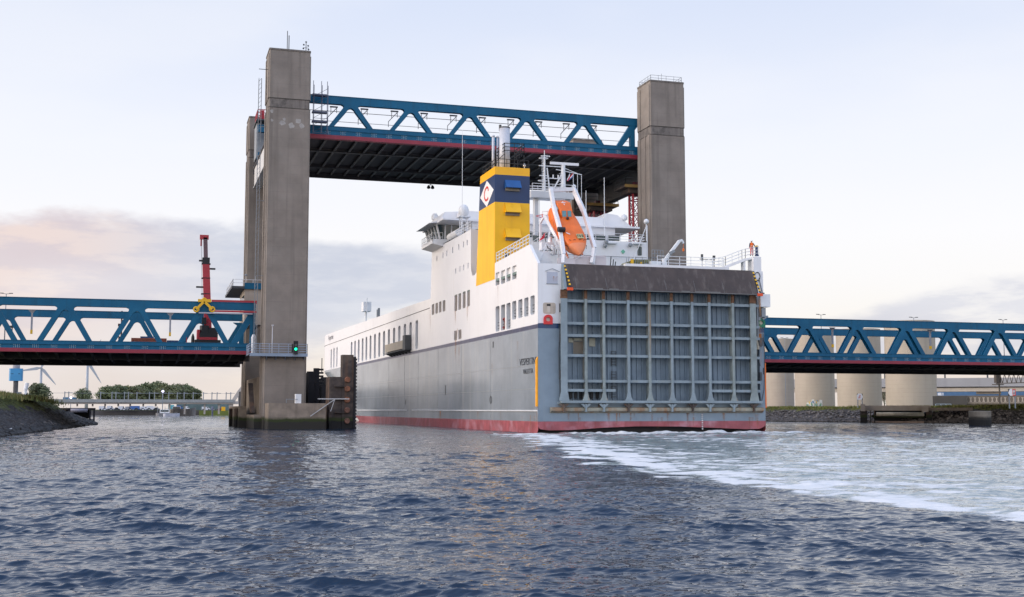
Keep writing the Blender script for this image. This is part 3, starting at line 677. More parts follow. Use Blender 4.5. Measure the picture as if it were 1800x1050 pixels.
mb.box(21.66, 21.9, 151.3, 151.5, .5, 6.2); mb.tube((23.9, 150.9, 3.75), (23.3, 150.9, 3.75), .1); mb.build('brackets', rustd, e)
# ================================================================== THINGS ON AND ROUND THE SPANS
# mobile crane on the left span
e = empty('mobile_crane', (7.3, 171, 11.0), 'red telescopic mobile crane standing on the left span with its boom raised', 'crane')
cy = 171; cred = M('crane red paint', (.42, .02, .035), .4, .1)
def cx(px, py): return onY(px, py, cy)
b0 = cx(366, 590); b1 = cx(362, 463); b2 = cx(361, 418)
mb = MB(); mb.bar((b0[0], cy, b0[1]), (b1[0], cy, b1[1]), .95, 1.0, up=(0, 1, 0)); mb.build('boom_base', cred, e)
mb = MB(); mb.bar((b1[0], cy, b1[1]-.1), (b1[0], cy, b1[1]+.75), 1.0, 1.05, up=(0, 1, 0)); mb.build('boom_collar', black, e)
mb = MB(); mb.bar((b1[0], cy, b1[1]), (b2[0], cy, b2[1]), .55, .6, up=(0, 1, 0)); mb.build('boom_extension', M('crane dark section', (.13, .075, .085), .5), e)
mb = MB(); mb.box(b2[0]-.75, b2[0]+.45, cy-.3, cy+.3, b2[1]-.25, b2[1]+.35); mb.box(b2[0]-.65, b2[0]-.45, cy-.2, cy+.2, b2[1]-1.2, b2[1]); mb.build('boom_head', cred, e)
mb = MB()
for zz, s, w_ in ((23.0, -1, .45), (24.9-3, 1, .8), (19.3, -1, .75), (17.2, 1, .35), (16.3, -1, .4), (17.0, -1, .4)): mb.box(b1[0], b1[0]+s*(.5+w_), cy-.15, cy+.15, zz, zz+.22)
for zz in (13.5, 15.8, 18.4, 20.6, 22.6): mb.box(b1[0]-.56, b1[0]+.62, cy-.55, cy+.55, zz, zz+.12)
mb.bar((b2[0]-.55, cy-.2, b2[1]), (b0[0]-.8, cy-.2, b0[1]+1), .04); mb.build('boom_fittings', black, e)
xa = cx(347, 600)[0]; xb = cx(382, 600)[0]
mb = MB(); mb.cbox(xa, xb, cy-1.3, cy+1.3, 12.0, 13.0, .2); mb.cbox(xa+.3, xa+1.5, cy-1.2, cy+1.2, 12.9, 14.0, .2); mb.cbox(b0[0]-.6, xb-.1, cy-1.1, cy+1.1, 13.0, 13.7, .15); mb.build('superstructure', black, e)
mb = MB(); mb.box(xa+.2, xb-.1, cy-1.4, cy-1.3, 12.0, 12.35); mb.box(xa-.1, xa+.25, cy-1.3, cy+1.3, 12.1, 13.4); mb.build('red_panel', cred, e)
mb = MB(); mb.box(xa+.5, xa+1.1, cy-1.1, cy-.6, 14.2, 15.1); mb.box(xa+.75, xa+.85, cy-.9, cy-.8, 13.8, 14.3); mb.build('lamp_cluster', black, e)
mb = MB(); mb.box(xa-.4, xb+.4, cy-1.35, cy+1.35, 11.0, 12.0); mb.build('carrier', black, e)
for i in range(5):
    mb = MB(); xx = xa-.2+i*.85; mb.tube((xx, cy-1.5, 10.75), (xx, cy-1.2, 10.75), .5, 14); mb.build('wheel', black, e)
# yellow lifting frame held up against the top chord, red jib sections lying behind the chord
yy = YB-.5; A = onY(359, 530, yy); B = onY(345, 544, yy); D = onY(373, 544, yy)
mb = MB(); mb.bar((A[0], yy, A[1]), (B[0], yy, B[1]), .32, .25, up=(0, 1, 0)); mb.bar((A[0], yy, A[1]), (D[0], yy, D[1]), .32, .25, up=(0, 1, 0)); mb.box(A[0]-.8, A[0]+.9, yy-.12, yy+.12, A[1]-.1, A[1]+.28)
mb.ring((B[0], yy, B[1]), .3, .11); mb.ring((D[0], yy, D[1]), .3, .11); mb.ring((A[0], yy, A[1]+.15), .25, .1)
single('lifting_frame', mb, yellowp, 'yellow A shaped lifting frame with ring ends in front of the crane boom', 'lifting frame')
g = 'red crane jib sections laid behind the top chord'
for (pa, pb, Yj, w_, lb) in (((372, 530), (452, 532), YB+2, .42, 'upper red jib beam lying level right of the crane'), ((372, 547), (452, 547), YB-.4, .22, 'lower thin red jib beam lying level right of the crane')):
    a = onY(*pa, Yj); b = onY(*pb, Yj); mb = MB(); mb.bar((a[0], Yj, a[1]), (b[0], Yj, a[1]), w_, w_); single('jib_beam', mb, cred, lb, 'beam', g)
a = onY(349, 550, YB-.45); b = onY(452, 550, YB-.45); mb = MB(); mb.bar((a[0], YB-.45, a[1]), (b[0]-.6, YB-.45, a[1]), .16)
single('pipe', mb, M('galvanised pole'if 0 else 'pale pipe', (.42, .42, .47), .4), 'thin pale pipe lying under the red jib beams', 'pipe')
# freight wagon on the left span, small goods
x0, _ = onY(231, 590, 175); x1, _ = onY(293, 590, 175)
e = empty('freight_wagon', ((x0+x1)/2, 175, 11.1), 'rust red corrugated freight container wagon on the left span', 'wagon')
mb = MB(); mb.box(x0, x1, 174, 176.4, 11.3, 12.35); n_ = 26
for i in range(n_): xx = x0+(x1-x0)*(i+.3)/n_; mb.box(xx, xx+(x1-x0)/n_*.45, 173.92, 174, 11.35, 12.3)
mb.build('container', M('rust red container', (.28, .08, .045), .7, .15), e)
mb = MB(); mb.box(x0+1.2, x0+3, 174.4, 176, 12.35, 12.6); mb.build('tarpaulin', M('dark blue cover', (.02, .06, .15), .6), e); mb = MB(); mb.box(x1+.05, x1+1.6, 174.2, 176.2, 11.4, 12.1); mb.build('tarpaulin', MATS['dark blue cover'], e)
mb = MB(); mb.box(x0, x1, 174.2, 176.2, 10.9, 11.3); mb.build('wagon_frame', black, e)
for i, px in enumerate((328, 339)):
    x, z = onY(px, 595, 174)
    mb = MB(); 
    if i: mb.lathe((x, 174, 11.1), [(.2, 0), (.24, .8), (.22, 1.5), (.1, 1.9), (.02, 2.0)], 8)
    else: mb.bar((x, 174, 11.1), (x, 174, 13.3), .12)
    single(('marker_pole', 'gas_bottle')[i], mb, (cred, black)[i], ('red marker pole standing on the deck left of the crane', 'small dark cylinder standing on the deck left of the crane')[i], ('pole', 'bottle')[i])
# white gas bottles by the tower
mb = MB(); x, z = onY(446, 600, YB-1.0); mb.lathe((x, YB-1.0, 9.6), [(.3, 0), (.34, .2), (.34, 2.3), (.15, 2.7)], 12); single('white_tank', mb, whitei, 'white upright tank by the tower at the end of the left span', 'tank')
# operator house on the far left tower
e = empty('operator_house', (11.5, 187, 16), 'small control house with overhanging dark roof on the far left tower', 'control house')
hy0, hy1 = 178., 187.5
xr = onY(430, 520, hy0)[0]; xl = xr+2.6; zr = onY(430, 503, hy0)[1]
mb = MB(); mb.box(xr, xl, hy0, hy1, 14.8, 20.0); mb.build('cabin', conc2, e)
mb = MB(); mb.prism([(hy0-.3, 20.4), (hy1+6, 20.4), (hy1+6, 20.05), (hy0-.3, 20.05)], 'X', xr-1.9, xl+.2); mb.build('roof', greyd, e)
mb = MB(); mb.box(xr-.05, xl+.05, hy0-.35, hy0-.3, 20.0, 20.9); mb.build('fascia', teal, e)
mb = MB()
for k in range(6): mb.box(xr-.04, xr, hy0+.4+k*1.45, hy0+1.5+k*1.45, 17.4, 19.2)
mb.build('window', glass, e)
mb = MB(); mb.rail([(xr-1.7, hy1+5.5, 20.4), (xr-1.7, hy0, 20.4), (xl, hy0, 20.4)], 1.0, 2, 1.4, .03); mb.build('railing', whitei, e)
mb = MB(); mb.tube((xr+.2, hy0+1, 20.4), (xr+.2, hy0+1, 22.2), .05); mb.tube((xr+1.6, hy0+.6, 20.4), (xr+1.6, hy0+.6, 22.0), .05); mb.lathe((xr+.2, hy0+1, 22.0), [(.1, 0), (.25, .15), (.1, .3)], 8); mb.build('antenna', grey, e)
# platform cabin high between the left towers
e = empty('hoist_platform', (12.6, 172, 44.0), 'cluttered hoist platform with red railings high between the left towers', 'platform')
hx0 = onY(449, 250, 186)[0]; hx1 = onY(470, 250, 186)[0]
mb = MB(); mb.box(hx0, hx1, 184, 188.4, 41.0, 46.3); mb.build('cabin', grey, e)
mb = MB(); mb.box(hx0-.2, hx1+.2, 182, 188, 46.32, 46.5); mb.build('deck_plate', greyd, e)
mb = MB(); mb.rail([(hx0, 187, 46.5), (hx0, 182.2, 46.5), (hx1, 182.2, 46.5)], 1.5, 3, .8, .05); mb.box(hx0+.4, hx0+1.0, 183, 184, 46.5, 48.1); mb.build('railing', cred, e)
# scaffold at the left end of the raised span
mb = MB(); ys = YB-.7
for xx in (20.3, 21.4, 22.5-.3):
    mb.bar((xx, ys, 39.8), (xx, ys, 47.2), .07); mb.bar((xx, ys-.8, 39.8), (xx, ys-.8, 46.4), .07)
z = 40.
while z < 46: mb.bar((20.3, ys, z), (22.2, ys, z), .05); mb.bar((20.3, ys, z), (22.2, ys-.8, z+1), .04); z += 1.
for z in (41.3, 42.6, 45.0): mb.box(20.1, 22.1, ys-.8, ys, z, z+.2)
single('scaffold_tower', mb, M('scaffold steel', (.10, .11, .16), .6), 'thin scaffold tower at the left end of the raised span', 'scaffold')
# red jacking towers
def jack(x, y, ztop_, w_, label):
    e = empty('jacking_tower', (x, y, 0), label, 'jacking tower', 'red lattice jacking towers under the raised span')
    s = w_/2; cs = [(x-s, y-s), (x+s, y-s), (x+s, y+s), (x-s, y+s)]
    mb = MB()
    for a in cs: mb.tube((*a, 0), (*a, ztop_), .19, 8)
    mb.build('columns', cred, e)
    mb = MB(); z = 1.
    while z < ztop_-1.5:
        for i in range(4):
            a, b = cs[i], cs[(i+1) % 4]; mb.bar((*a, z), (*b, z), .13)
            mid = ((a[0]+b[0])/2, (a[1]+b[1])/2)
            mb.bar((*a, z), (*b, z+2.2), .08); mb.bar((*b, z), (*a, z+2.2), .08)
        z += 2.2
    mb.build('bracing', M('purple red bracing', (.22, .015, .06), .5), e)
    mb = MB(); mb.box(x-s-1.9, x+s+1.9, y-s-1.5, y+s+1.5, ztop_, ztop_+.35); mb.box(x-s-1, x+s+1, y-s-.9, y+s+.9, ztop_-.7, ztop_-.02); mb.build('platform', rustd, e)
    mb = MB(); mb.box(x-s-1.95, x+s+1.9, y-s-1.6, y-s-1.5, ztop_-.05, ztop_+.4); mb.build('toe_board', M('ochre board', (.30, .18, .05), .7), e)
    mb = MB(); mb.box(x-s-.1, x+s+.1, y-s-.1, y+s+.1, ztop_+.36, ztop_+.6); mb.box(x-.4, x+.4, y-.4, y+.4, ztop_+.6, 36.8); mb.build('jack_head', M('dark red jack', (.12, .012, .03), .6), e)
    mb = MB(); mb.rail([(x-s-1.8, y+s+1.4, ztop_+.35), (x-s-1.8, y-s-1.4, ztop_+.35), (x+s+1.8, y-s-1.4, ztop_+.35), (x+s+1.8, y+s+1.4, ztop_+.35)], 1.1, 2, 1.5, .03); mb.build('railing', greyd, e)
xj = onY(1114, 360, 166)[0]; jack(xj+.35, 166, min(35.9, onY(1105, 334, 166)[1]), 1.5, 'red lattice jacking tower close beside the right front tower')
xj = onY(1050, 380, 183)[0]; jack(xj, 183, min(35.9, onY(1050, 366, 183)[1]), 1.9, 'red lattice jacking tower seen over the ship, further back')
# street lamps on the spans
def lamp(px, py, Y, z0, label, twin=True):
    x, z = onY(px, py, Y); e = empty('street_lamp', (x, Y, z0), label, 'street lamp', 'street lamps along the bridge roadway')
    mb = MB(); mb.tube((x, Y, z0), (x, Y, z), .09, 8, .05); mb.build('pole', grey, e)
    mb = MB()
    for s in ((-1, 1) if twin else (1,)): mb.bar((x, Y, z), (x+s*.9, Y, z+.12), .06); mb.cbox(x+s*.4, x+s*.9, Y-.1, Y+.1, z+.06, z+.16, .03)
    mb.build('lamp_head', greyd, e)
for px, py, lb in ((11, 517, 'leftmost twin street lamp rising above the left span'), (1443, 554, 'twin street lamp above the right span next to the ship'), (1606, 559, 'twin street lamp above the middle of the right span'), (1763, 563, 'rightmost twin street lamp above the right span')):
    lamp(px, py, 185.5, 11., lb)
lamp(1379, 595, 230, 3., 'floodlight pole with four heads between the ship and the concrete wind screens')
mb = MB(); x, z = onY(214, 560, 186); mb.tube((x, 186, 11), (x, 186, 17), .12); mb.box(x-.5, x+.3, 185.8, 186.2, 14.7, 15.1); mb.box(x-.4, x+.2, 185.8, 186.2, 12.6, 13.2); single('signal_mast', mb, M('brown mast', (.12, .07, .06), .7), 'brown mast with boxes behind the left span', 'mast')
mb = MB(); x, z = onY(22, 560, 186); mb.tube((x, 186, 11), (x, 186, 15.0), .08); mb.box(x-.4, x+.2, 185.8, 186.2, 14.2, 14.5); mb.box(x-.2, x+1.0, 185.8, 186.2, 11.3, 11.9); single('signal_mast', mb, greyd, 'small dark mast with lamps behind the left end of the left span', 'mast')
x, z = onY(1742, 649, 186); mb = MB(); mb.lathe((x, 187.9, z), [(.05, -.25), (.26, -.1), (.26, .15), (.05, .3)], 12); o = single('navigation_light', mb, M('yellow lit lens', (.8, .5, .05), .4, emit=(1, .55, .02), es=1.2), 'small yellow navigation light under the right span', 'light')
# ================================================================== THE SHIP
XP = 38.5; XS = 64.75; CX = (XP+XS)/2; HB = (XS-XP)/2; YS = 118.0; YE = 301.
ship = empty('cargo_ship', (CX, YS, 0), 'large white and grey cargo ship with yellow funnel passing under the raised bridge', 'ship')
def hb(Y, z):
    k = min(1, max(0, z/11.)); ys = 198+(272-198)*k**.9; ye = 292+9*k; p = 2.1+.6*k
    return HB*(1-max(0, min(1, (Y-ys)/(ye-ys)))**p)
def hullband(name, zs, mat, y0=YS, smooth=True, off=0., sides=(-1, 1), y1=YE, parent=None):
    ys_ = [y0]+[y for y in np.arange(124, 196, 12)]+list(np.linspace(198, y1, 34)); ys_ = [y for y in ys_ if y >= y0 and y <= y1]; mb = MB()
    for s in sides:
        v = [(CX+s*(hb(y, z)+off), y, z) for z in zs for y in ys_]; n = len(ys_)
        f = [(i*n+j, i*n+j+1, (i+1)*n+j+1, (i+1)*n+j) for i in range(len(zs)-1) for j in range(n-1)]; mb.add(v, f)
    return mb.build(name, mat, parent or ship, smooth)
hullband('hull_side', [1.2, 2.5, 4, 6, 8, 9.5, 10.87], greyh)
o = hullband('boot_topping', [-1, -.4, .2, .7, 1.2], boot, y0=YS+1.2)
for s in (-1, 1): mb = MB(); mb.add([(CX+s*HB, YS+1.2, 1.2), (CX+s*HB, YS+1.2, -1), (CX+s*HB, YS, .35), (CX+s*HB, YS, 1.2)], [(0, 1, 2, 3)]); mb.build('boot_topping', boot, ship)
hullband('sheer_stripe', [10.87, 11.32], M('navy stripe with sheen', (.06, .065, .12), .33, .25, .4, streak=.3, scol=(.2, .2, .22)), y1=236.)  # navy greyed in the colour for the reflection on the glossy side
hullband('hull_side', [10.87, 11.32], greyh, y0=236.)
# sheer: top of the low deck bulwark rises to the bow
def topz(Y): return 18.4+(19.5-18.4)*max(0, min(1, (Y-168)/100))
Yflat = 271.5
mb = MB(); ysl = list(np.linspace(Yflat, YE, 24)); n = len(ysl)
for s in (-1, 1):
    v = []
    for k in (0, .25, .5, .75, 1):
        for y in ysl: z = 11.32+(topz(y)-11.32)*k; v.append((CX+s*hb(y, z), y, z))
    mb.add(v, [(i*n+j, i*n+j+1, (i+1)*n+j+1, (i+1)*n+j) for i in range(4) for j in range(n-1)])
mb.build('bow_bulwark', white, ship, True)
mb = MB(); mb.add([(XS, YS, 11.32), (XS, Yflat, 11.32), (XS, Yflat, 18.4), (XS, 145, 18.4), (XS, 145, 17.7), (XS, YS, 17.7)], [(0, 1, 2, 3, 4, 5)]); mb.build('starboard_wall', white, ship)
# ---- port wall with its openings cut through
def pr(xa, xb, ya, yb, sx, sy, ox, oy, r=.22):
    xa, xb = ox+xa/sx, ox+xb/sx; ya, yb = oy+ya/sy, oy+yb/sy; xm = (xa+xb)/2
    ym = (ya+yb)/2; y0 = onX(xa, ym, XP)[0]; y1 = onX(xb, ym, XP)[0]; zt = onX(xm, ya, XP)[1]; zb = onX(xm, yb, XP)[1]
    return (min(y0, y1), max(y0, y1), zb, zt, r)
ops = []
S1 = (5.833, 5.833, 740, 440)
for a in ((765, 805, 226, 360), (820, 862, 205, 344), (876, 918, 181, 321), (935, 980, 158, 299)): ops.append((*pr(*a, *S1), 'beige'))
for a in ((765, 805, 575, 834), (820, 862, 558, 822), (876, 918, 542, 812), (935, 977, 522, 710), (997, 1040, 505, 695), (1058, 1102, 487, 680), (1122, 1166, 466, 661)): ops.append((*pr(*a, *S1), 'dark'))
for a in ((342, 372, 457, 625), (382, 412, 442, 610), (427, 457, 424, 595), (472, 502, 409, 576), (110, 137, 554, 662), (147, 174, 542, 650), (184, 210, 527, 638), (221, 250, 514, 628)): ops.append((*pr(*a, *S1), 'grille'))
for a in ((337, 370, 826, 925), (382, 415, 815, 912)): ops.append((*pr(*a, *S1), 'grille'))
S2 = (8.75, 8.75, 740, 360)
for X_, a, b in ((245, 790, 870), (338, 737, 820), (397, 707, 790), (487, 657, 745), (582, 607, 695), (655, 568, 655), (711, 542, 625), (535, 982, 1060), (600, 948, 1030), (657, 923, 1010), (725, 893, 980)):
    q = pr(X_-6, X_+6, a, b, *S2); ops.append((q[0], q[1], q[2], q[3], .06, 'window'))
S3 = (3.75, 3.75, 560, 500)
for X_, a, b in ((217, 380, 520), (240, 373, 520), (264, 365, 516), (290, 356, 509), (315, 347, 502), (342, 338, 496), (371, 328, 489), (400, 318, 480), (431, 308, 473), (463, 297, 467), (497, 287, 445), (532, 274, 384), (568, 262, 430), (606, 250, 432), (647, 237, 428)):
    wv_ = 5+ (X_-217)/430*3.5; q = pr(X_-wv_, X_+wv_, a, b, *S3, .6); ops.append((*q[:4], .5, 'slot'))
for X_, a, b in ((83, 428, 556), (101, 420, 552), (121, 414, 546)):
    q = pr(X_-3.5, X_+3.5, a, b, *S3, .5); ops.append((*q[:4], .5, 'slot'))
ops = [o_ for o_ in ops if o_[1]-o_[0] > .05]
outer = [(YS, 11.32), (YS, 17.7), (121, 20.03), (134.3, 19.6), (142.6, 19.45), (143.6, 19.15), (144.5, 19.2), (145.1, 19.9), (145.3, 21), (145.3, 25.22), (156.5, 25.25), (160, 25.3), (167.2, 25.55), (168.0, 18.4), (Yflat, topz(Yflat)), (Yflat, 11.32)]
loops = [[Vector((a, b, 0)) for a, b in outer]]; zfix = []
for (y0, y1, z0, z1, r, kind) in ops:
    z0 = max(z0, 11.45); y1 = min(y1, Yflat-.2) if y1 > Yflat-.2 and y0 < Yflat-.6 else y1
    if y1 > Yflat: continue
    loops.append([Vector((a, b, 0)) for a, b in rrect(y0, y1, z0, z1, r)]); zfix.append((y0, y1, z0, z1, r, kind))
tris = tessellate_polygon(loops); flat = [p for l_ in loops for p in l_]
mb = MB(); mb.add([(XP, p.x, p.y) for p in flat], [tuple(t) for t in tris]); mb.build('port_wall', white, ship)
slotm = M('slot interior', (.09, .09, .10), .7, .35, .6); grillem = M('louvre grille', (.36, .335, .325), .6, .12, 2., streak=.5, scol=(.3, .16, .08), sscale=2)
wing_ = M('slit window glass', (.09, .10, .12), .15, .1)
for k, (y0, y1, z0, z1, r, kind) in enumerate(zfix):
    depth = {'beige': 1.5, 'dark': 1.8, 'grille': .12, 'window': .12, 'slot': 1.1}[kind]
    P = rrect(y0, y1, z0, z1, r); n = len(P); mb = MB()
    mb.cur = 0; mb.add([(XP, a, b) for a, b in P]+[(XP+depth, a, b) for a, b in P], [(i, (i+1) % n, (i+1) % n+n, i+n) for i in range(n)])
    mb.cur = 1; mb.add([(XP+depth, a, b) for a, b in P], [tuple(range(n))])
    if kind in ('beige', 'dark'):
        mb.cur = 2; yq = y0+(y1-y0)*R_.uniform(.2, .7); mb.box(XP+depth-.5, XP+depth-.2, yq, yq+.18, z0, z1); mb.box(XP+depth-.6, XP+depth-.1, y0, y1, z0+(z1-z0)*R_.uniform(.3, .7), z0+(z1-z0)*R_.uniform(.3, .7)+.06)
        if kind == 'dark':
            for q in (.35, .7, 1.05): mb.box(XP+.25, XP+.29, y0, y1, z0+q, z0+q+.05)
    if kind == 'grille':
        mb.cur = 2; z = z0+.1
        while z < z1-.08: mb.box(XP+.02, XP+.1, y0+.04, y1-.04, z, z+.045); z += .16
    mats = {'beige': [white, beige, greyin], 'dark': [whitei, greyin, greyd], 'grille': [whitei, grillem, grillem], 'window': [whitei, wing_, wing_], 'slot': [whitei, slotm, slotm]}[kind]
    mb.build({'beige': 'opening', 'dark': 'opening', 'grille': 'vent_grille', 'window': 'window', 'slot': 'side_opening'}[kind], None, ship, mats=mats)
# rounded hoods over rails: horizontal seam line, weld lines, rubbing bar, stripe lip
mb = MB(); mb.box(XP-.05, XP+.02, 168.3, Yflat, 17.02, 17.10)
pts = [(CX-hb(y, 17.06)-.03, y, 17.06) for y in np.linspace(Yflat, 299, 14)]
for a, b in zip(pts, pts[1:]): mb.bar(a, b, .06, .08)
mb.build('deck_seam', greyd, ship)
mb = MB(); mb.path([(XP-.02, YS+.05, 2.3), (XP-.02, 180, 2.3)], .09); pts = [(CX-hb(y, 2.3)-.02, y, 2.3) for y in np.linspace(184, 262, 20)]; mb.path(pts, .09); mb.build('rubbing_bar', M('pale rubbing bar', (.62, .63, .64), .5, .1), ship)
mb = MB()
for zz in (4.6, 7.1): 
    pts = [(CX-hb(y, zz)-.006, y, zz) for y in np.linspace(YS, 235, 30)]
    for a, b in zip(pts, pts[1:]): mb.bar(a, b, .015, .035)
for yy in (136, 150, 163, 176, 186, 199): mb.bar((XP-.006, yy, 1.3), (XP-.006, yy, 10.8), .03, .02, up=(0, 1, 0))
mb.build('weld_seam', M('weld seam paint', (.27, .29, .30), .4, .1), ship)
mb = MB(); mb.box(XP-.16, XP+.0, YS+.02, YS+.42, 2.75, 7.55); mb.prism([(XP-.16, 7.55), (XP, 7.55), (XP, 7.9)], 'Y', YS+.02, YS+.42); mb.build('corner_fender', M('orange yellow fender', (.85, .36, .01), .55, .15, 1.5, streak=.3), ship)
mb = MB(); mb.box(XS, XS+.16, YS+.02, YS+.42, 2.6, 7.55); mb.build('corner_fender', orange, ship)
mb = MB()
for (px, py) in ((783, 682), (783, 690), (867, 606), (713, 707)): y, z = onX(px, py, XP); mb.box(XP-.02, XP+.01, y-.2, y+.2, z-.35, z+.35)
mb.build('hull_outlet', greyd, ship)
y, z = onX(863, 703, XP); mb = MB(); mb.ring((XP-.01, y, z), .42, .05, 'X', 16, 6); mb.box(XP-.02, XP-.005, y-.05, y+.05, z-.3, z+.3); mb.build('hull_mark', greyd, ship)
y, z = onX(930, 636, XP); ya = onX(913.5, 634, XP)[0]; text_mesh('VESPERTINE', 1.05, M('black lettering', (.02, .025, .035), .5), ship, (XP-.02, (ya+YS+.15)/2, z), PORT, 'ship_name', (ya-YS-.15)/5.6)
ya2 = onX(920, 652, XP)[0]; yb2 = onX(937, 652, XP)[0]
y, z = onX(930, 653, XP); text_mesh('VALLETTA', .72, MATS['black lettering'], ship, (XP-.02, (ya2+yb2)/2, z), PORT, 'home_port', (ya2-yb2)/3.3)
y, z = onX(579, 595, XP-.0); text_mesh('Vespertine', 1.6, M('grey lettering', (.25, .25, .27), .5), ship, (XP-.02, 267.5, 18.5), PORT, 'bow_name', 1.1)
rm = bpy.data.materials.new('rust run'); rm.use_nodes = True; t = rm.node_tree; n = t.nodes; l = t.links; p_ = n['Principled BSDF']; p_.inputs['Base Color'].default_value = (.45, .19, .05, 1); p_.inputs['Roughness'].default_value = .8
at_ = n.new('ShaderNodeAttribute'); at_.attribute_name = 'fade'; nz_ = n.new('ShaderNodeTexNoise'); nz_.inputs['Scale'].default_value = 3.; nz_.inputs['Detail'].default_value = 6; mp_ = n.new('ShaderNodeMapping'); mp_.inputs['Scale'].default_value = (2, 2, .25); tc_ = n.new('ShaderNodeTexCoord'); l.new(tc_.outputs['Object'], mp_.inputs[0]); l.new(mp_.outputs[0], nz_.inputs['Vector'])
mr_ = n.new('ShaderNodeMapRange'); l.new(nz_.outputs[0], mr_.inputs[0]); mr_.inputs[1].default_value = .38; mr_.inputs[2].default_value = .62; ml_ = n.new('ShaderNodeMath'); ml_.operation = 'MULTIPLY'; l.new(at_.outputs['Fac'], ml_.inputs[0]); l.new(mr_.outputs[0], ml_.inputs[1]); l.new(ml_.outputs[0], p_.inputs['Alpha'])
def rust_run(P, side, w, h, name='rust_run', a0=.8):
    """thin stain running down from P: side 'P' port wall, 'S' stern"""
    mb = MB(); k = 6; fd = []
    for j in range(k+1):
        t = j/k; z = P[2]-h*t; ww = w*(1-.5*t)
        for q in (-1, 0, 1):
            mb.v.append((P[0], P[1]+q*ww/2, z) if side == 'P' else (P[0]+q*ww/2, P[1], z)); fd.append((a0 if q == 0 else a0*.15)*(1-t)**.8)
    for j in range(k):
        for q in (0, 1): mb.f.append((j*3+q, j*3+q+1, j*3+q+4, j*3+q+3)); mb.mi.append(0)
    o = mb.build(name, rm, ship); a = o.data.attributes.new('fade', 'FLOAT', 'POINT'); a.data.foreach_set('value', np.array(fd, np.float32))
for (px, py, w_, h_, a_) in ((800.5, 547, .9, 2.2, .8), (822, 539, 1.0, 2.2, .9), (756.5, 545, .8, 3.6, .7), (801, 598, 1.3, 3.2, .8), (807, 596, 1.0, 4.2, .6), (804, 578, .6, 1.6, .9), (774, 722, 1.5, 2.0, .9), (840, 723, .8, 1.2, .6), (880, 723, .6, 1.4, .6), (918, 731, .25, 1.7, .95), (932.5, 730, .3, 2.0, .95), (940, 731, .2, 1.6, .95), (943.5, 716, .35, 2.4, .9), (875, 500, .4, 3, .35), (887, 560, .3, 1.5, .4), (700, 712, .8, 2.0, .5), (865, 640, .6, 3.5, .3), (910, 600, .8, 3.5, .3)):
    y, z = onX(px, py, XP); rust_run((XP-.012, y, z), 'P', w_, h_, 'rust_run', a_)
for i in range(34):
    x = R_.uniform(41, 64); rust_run((x, YS-.01, R_.choice((2.05, 2.05, 3.0, 1.6))), 'S', R_.uniform(.15, .5), R_.uniform(.5, 1.5), 'rust_run', R_.uniform(.4, .95))
for x, z, h_, w_ in ((63.9, 14.5, 9, .35), (41.2, 14.2, 3.5, .25), (63.7, 1.9, 1.6, .5), (40.2, 16.3-.0, .6, .8)): rust_run((x, YS-(.75 if z > 5 and x > 60 else .45 if z > 10 and x < 42 else .012), z), 'S', w_, h_, 'rust_run', .9)
# gangway stowed on the side
a0 = onX(686, 628, XP); a1 = onX(718, 605, XP)
mb = MB(); y0 = a1[0]; y1 = a0[0]
mb.box(XP-.9, XP-.15, y0, y1, 11.9, 13.2); mb.build('gangway', M('beige gangway', (.36, .32, .26), .6, .15), ship)
mb = MB(); k = 7
for i in range(k): yy = y0-1.5+(y1-y0+2)*i/k; mb.prism([(XP, 11.1), (XP-1.0, 11.5), (XP-1.0, 11.7), (XP, 11.7)], 'Y', yy, yy+.25)
mb.box(XP-1.0, XP, y0-2.5, y1+.4, 11.62, 11.75); mb.box(XP-1.0, XP-.1, y0-2.2, y0-.3, 11.75, 13.9); mb.build('gangway_bracket', greyd, ship)
# mooring gear seen in the lower openings
y0, z0 = onX(884, 571, XP); mb = MB(); mb.ring((XP+.3, y0+.5, z0+.2), .55, .12, 'X', 16, 6); mb.build('hose_reel', M('dark red hose', (.2, .02, .02), .5), ship)
mb = MB(); mb.lathe((XP+.4, y0-.4, z0-.6), [(.25, 0), (.3, .5), (.2, 1.2)], 10); mb.build('fire_box', green, ship)
# ---- decks
mb = MB(); mb.box(XP+.05, XS-.05, YS+.3, 168, 17.4, 17.68); mb.build('upper_deck', M('green grey deck', (.16, .22, .20), .7), ship)
mb = MB(); P = [(CX-hb(y, 17)+.1, y) for y in np.linspace(167, 300, 30)]+[(CX+hb(y, 17)-.1, y) for y in np.linspace(300, 167, 30)]; mb.prism(P, 'Z', 17.1, 17.3); mb.build('weather_deck', MATS['green grey deck'], ship)
# ---- transom
tr = [(YS, YS+.35)]
Yt = YS
mb = MB(); mb.box(XP+.012, 41.3, Yt, Yt+.4, 11.4, 17.69); mb.box(63.75, XS-.012, Yt, Yt+.4, 11.4, 17.69); mb.box(41.3, 63.75, Yt+.9, Yt+1.2, 14, 17.7)
o = mb.build('transom_upper', white, ship)
mb = MB(); mb.box(XP+.012, 40.75, Yt-.003, Yt+.38, 10.88, 11.39); mb.box(64.1, XS-.012, Yt-.003, Yt+.38, 10.88, 11.39); mb.build('stern_stripe', stripe_, ship)
mb = MB(); mb.box(XP+.012, 40.85, Yt, Yt+.4, 1.2, 10.87); mb.box(64.15, XS-.012, Yt, Yt+.4, 1.2, 10.87); mb.box(40.85, 64.15, Yt, Yt+.4, 1.2, 3.1); mb.box(40.75, 41.3, Yt+.45, Yt+.6, 3, 14.9); mb.box(63.8, 64.2, Yt+.45, Yt+.6, 3, 14.9); mb.build('transom_lower', greyt, ship)
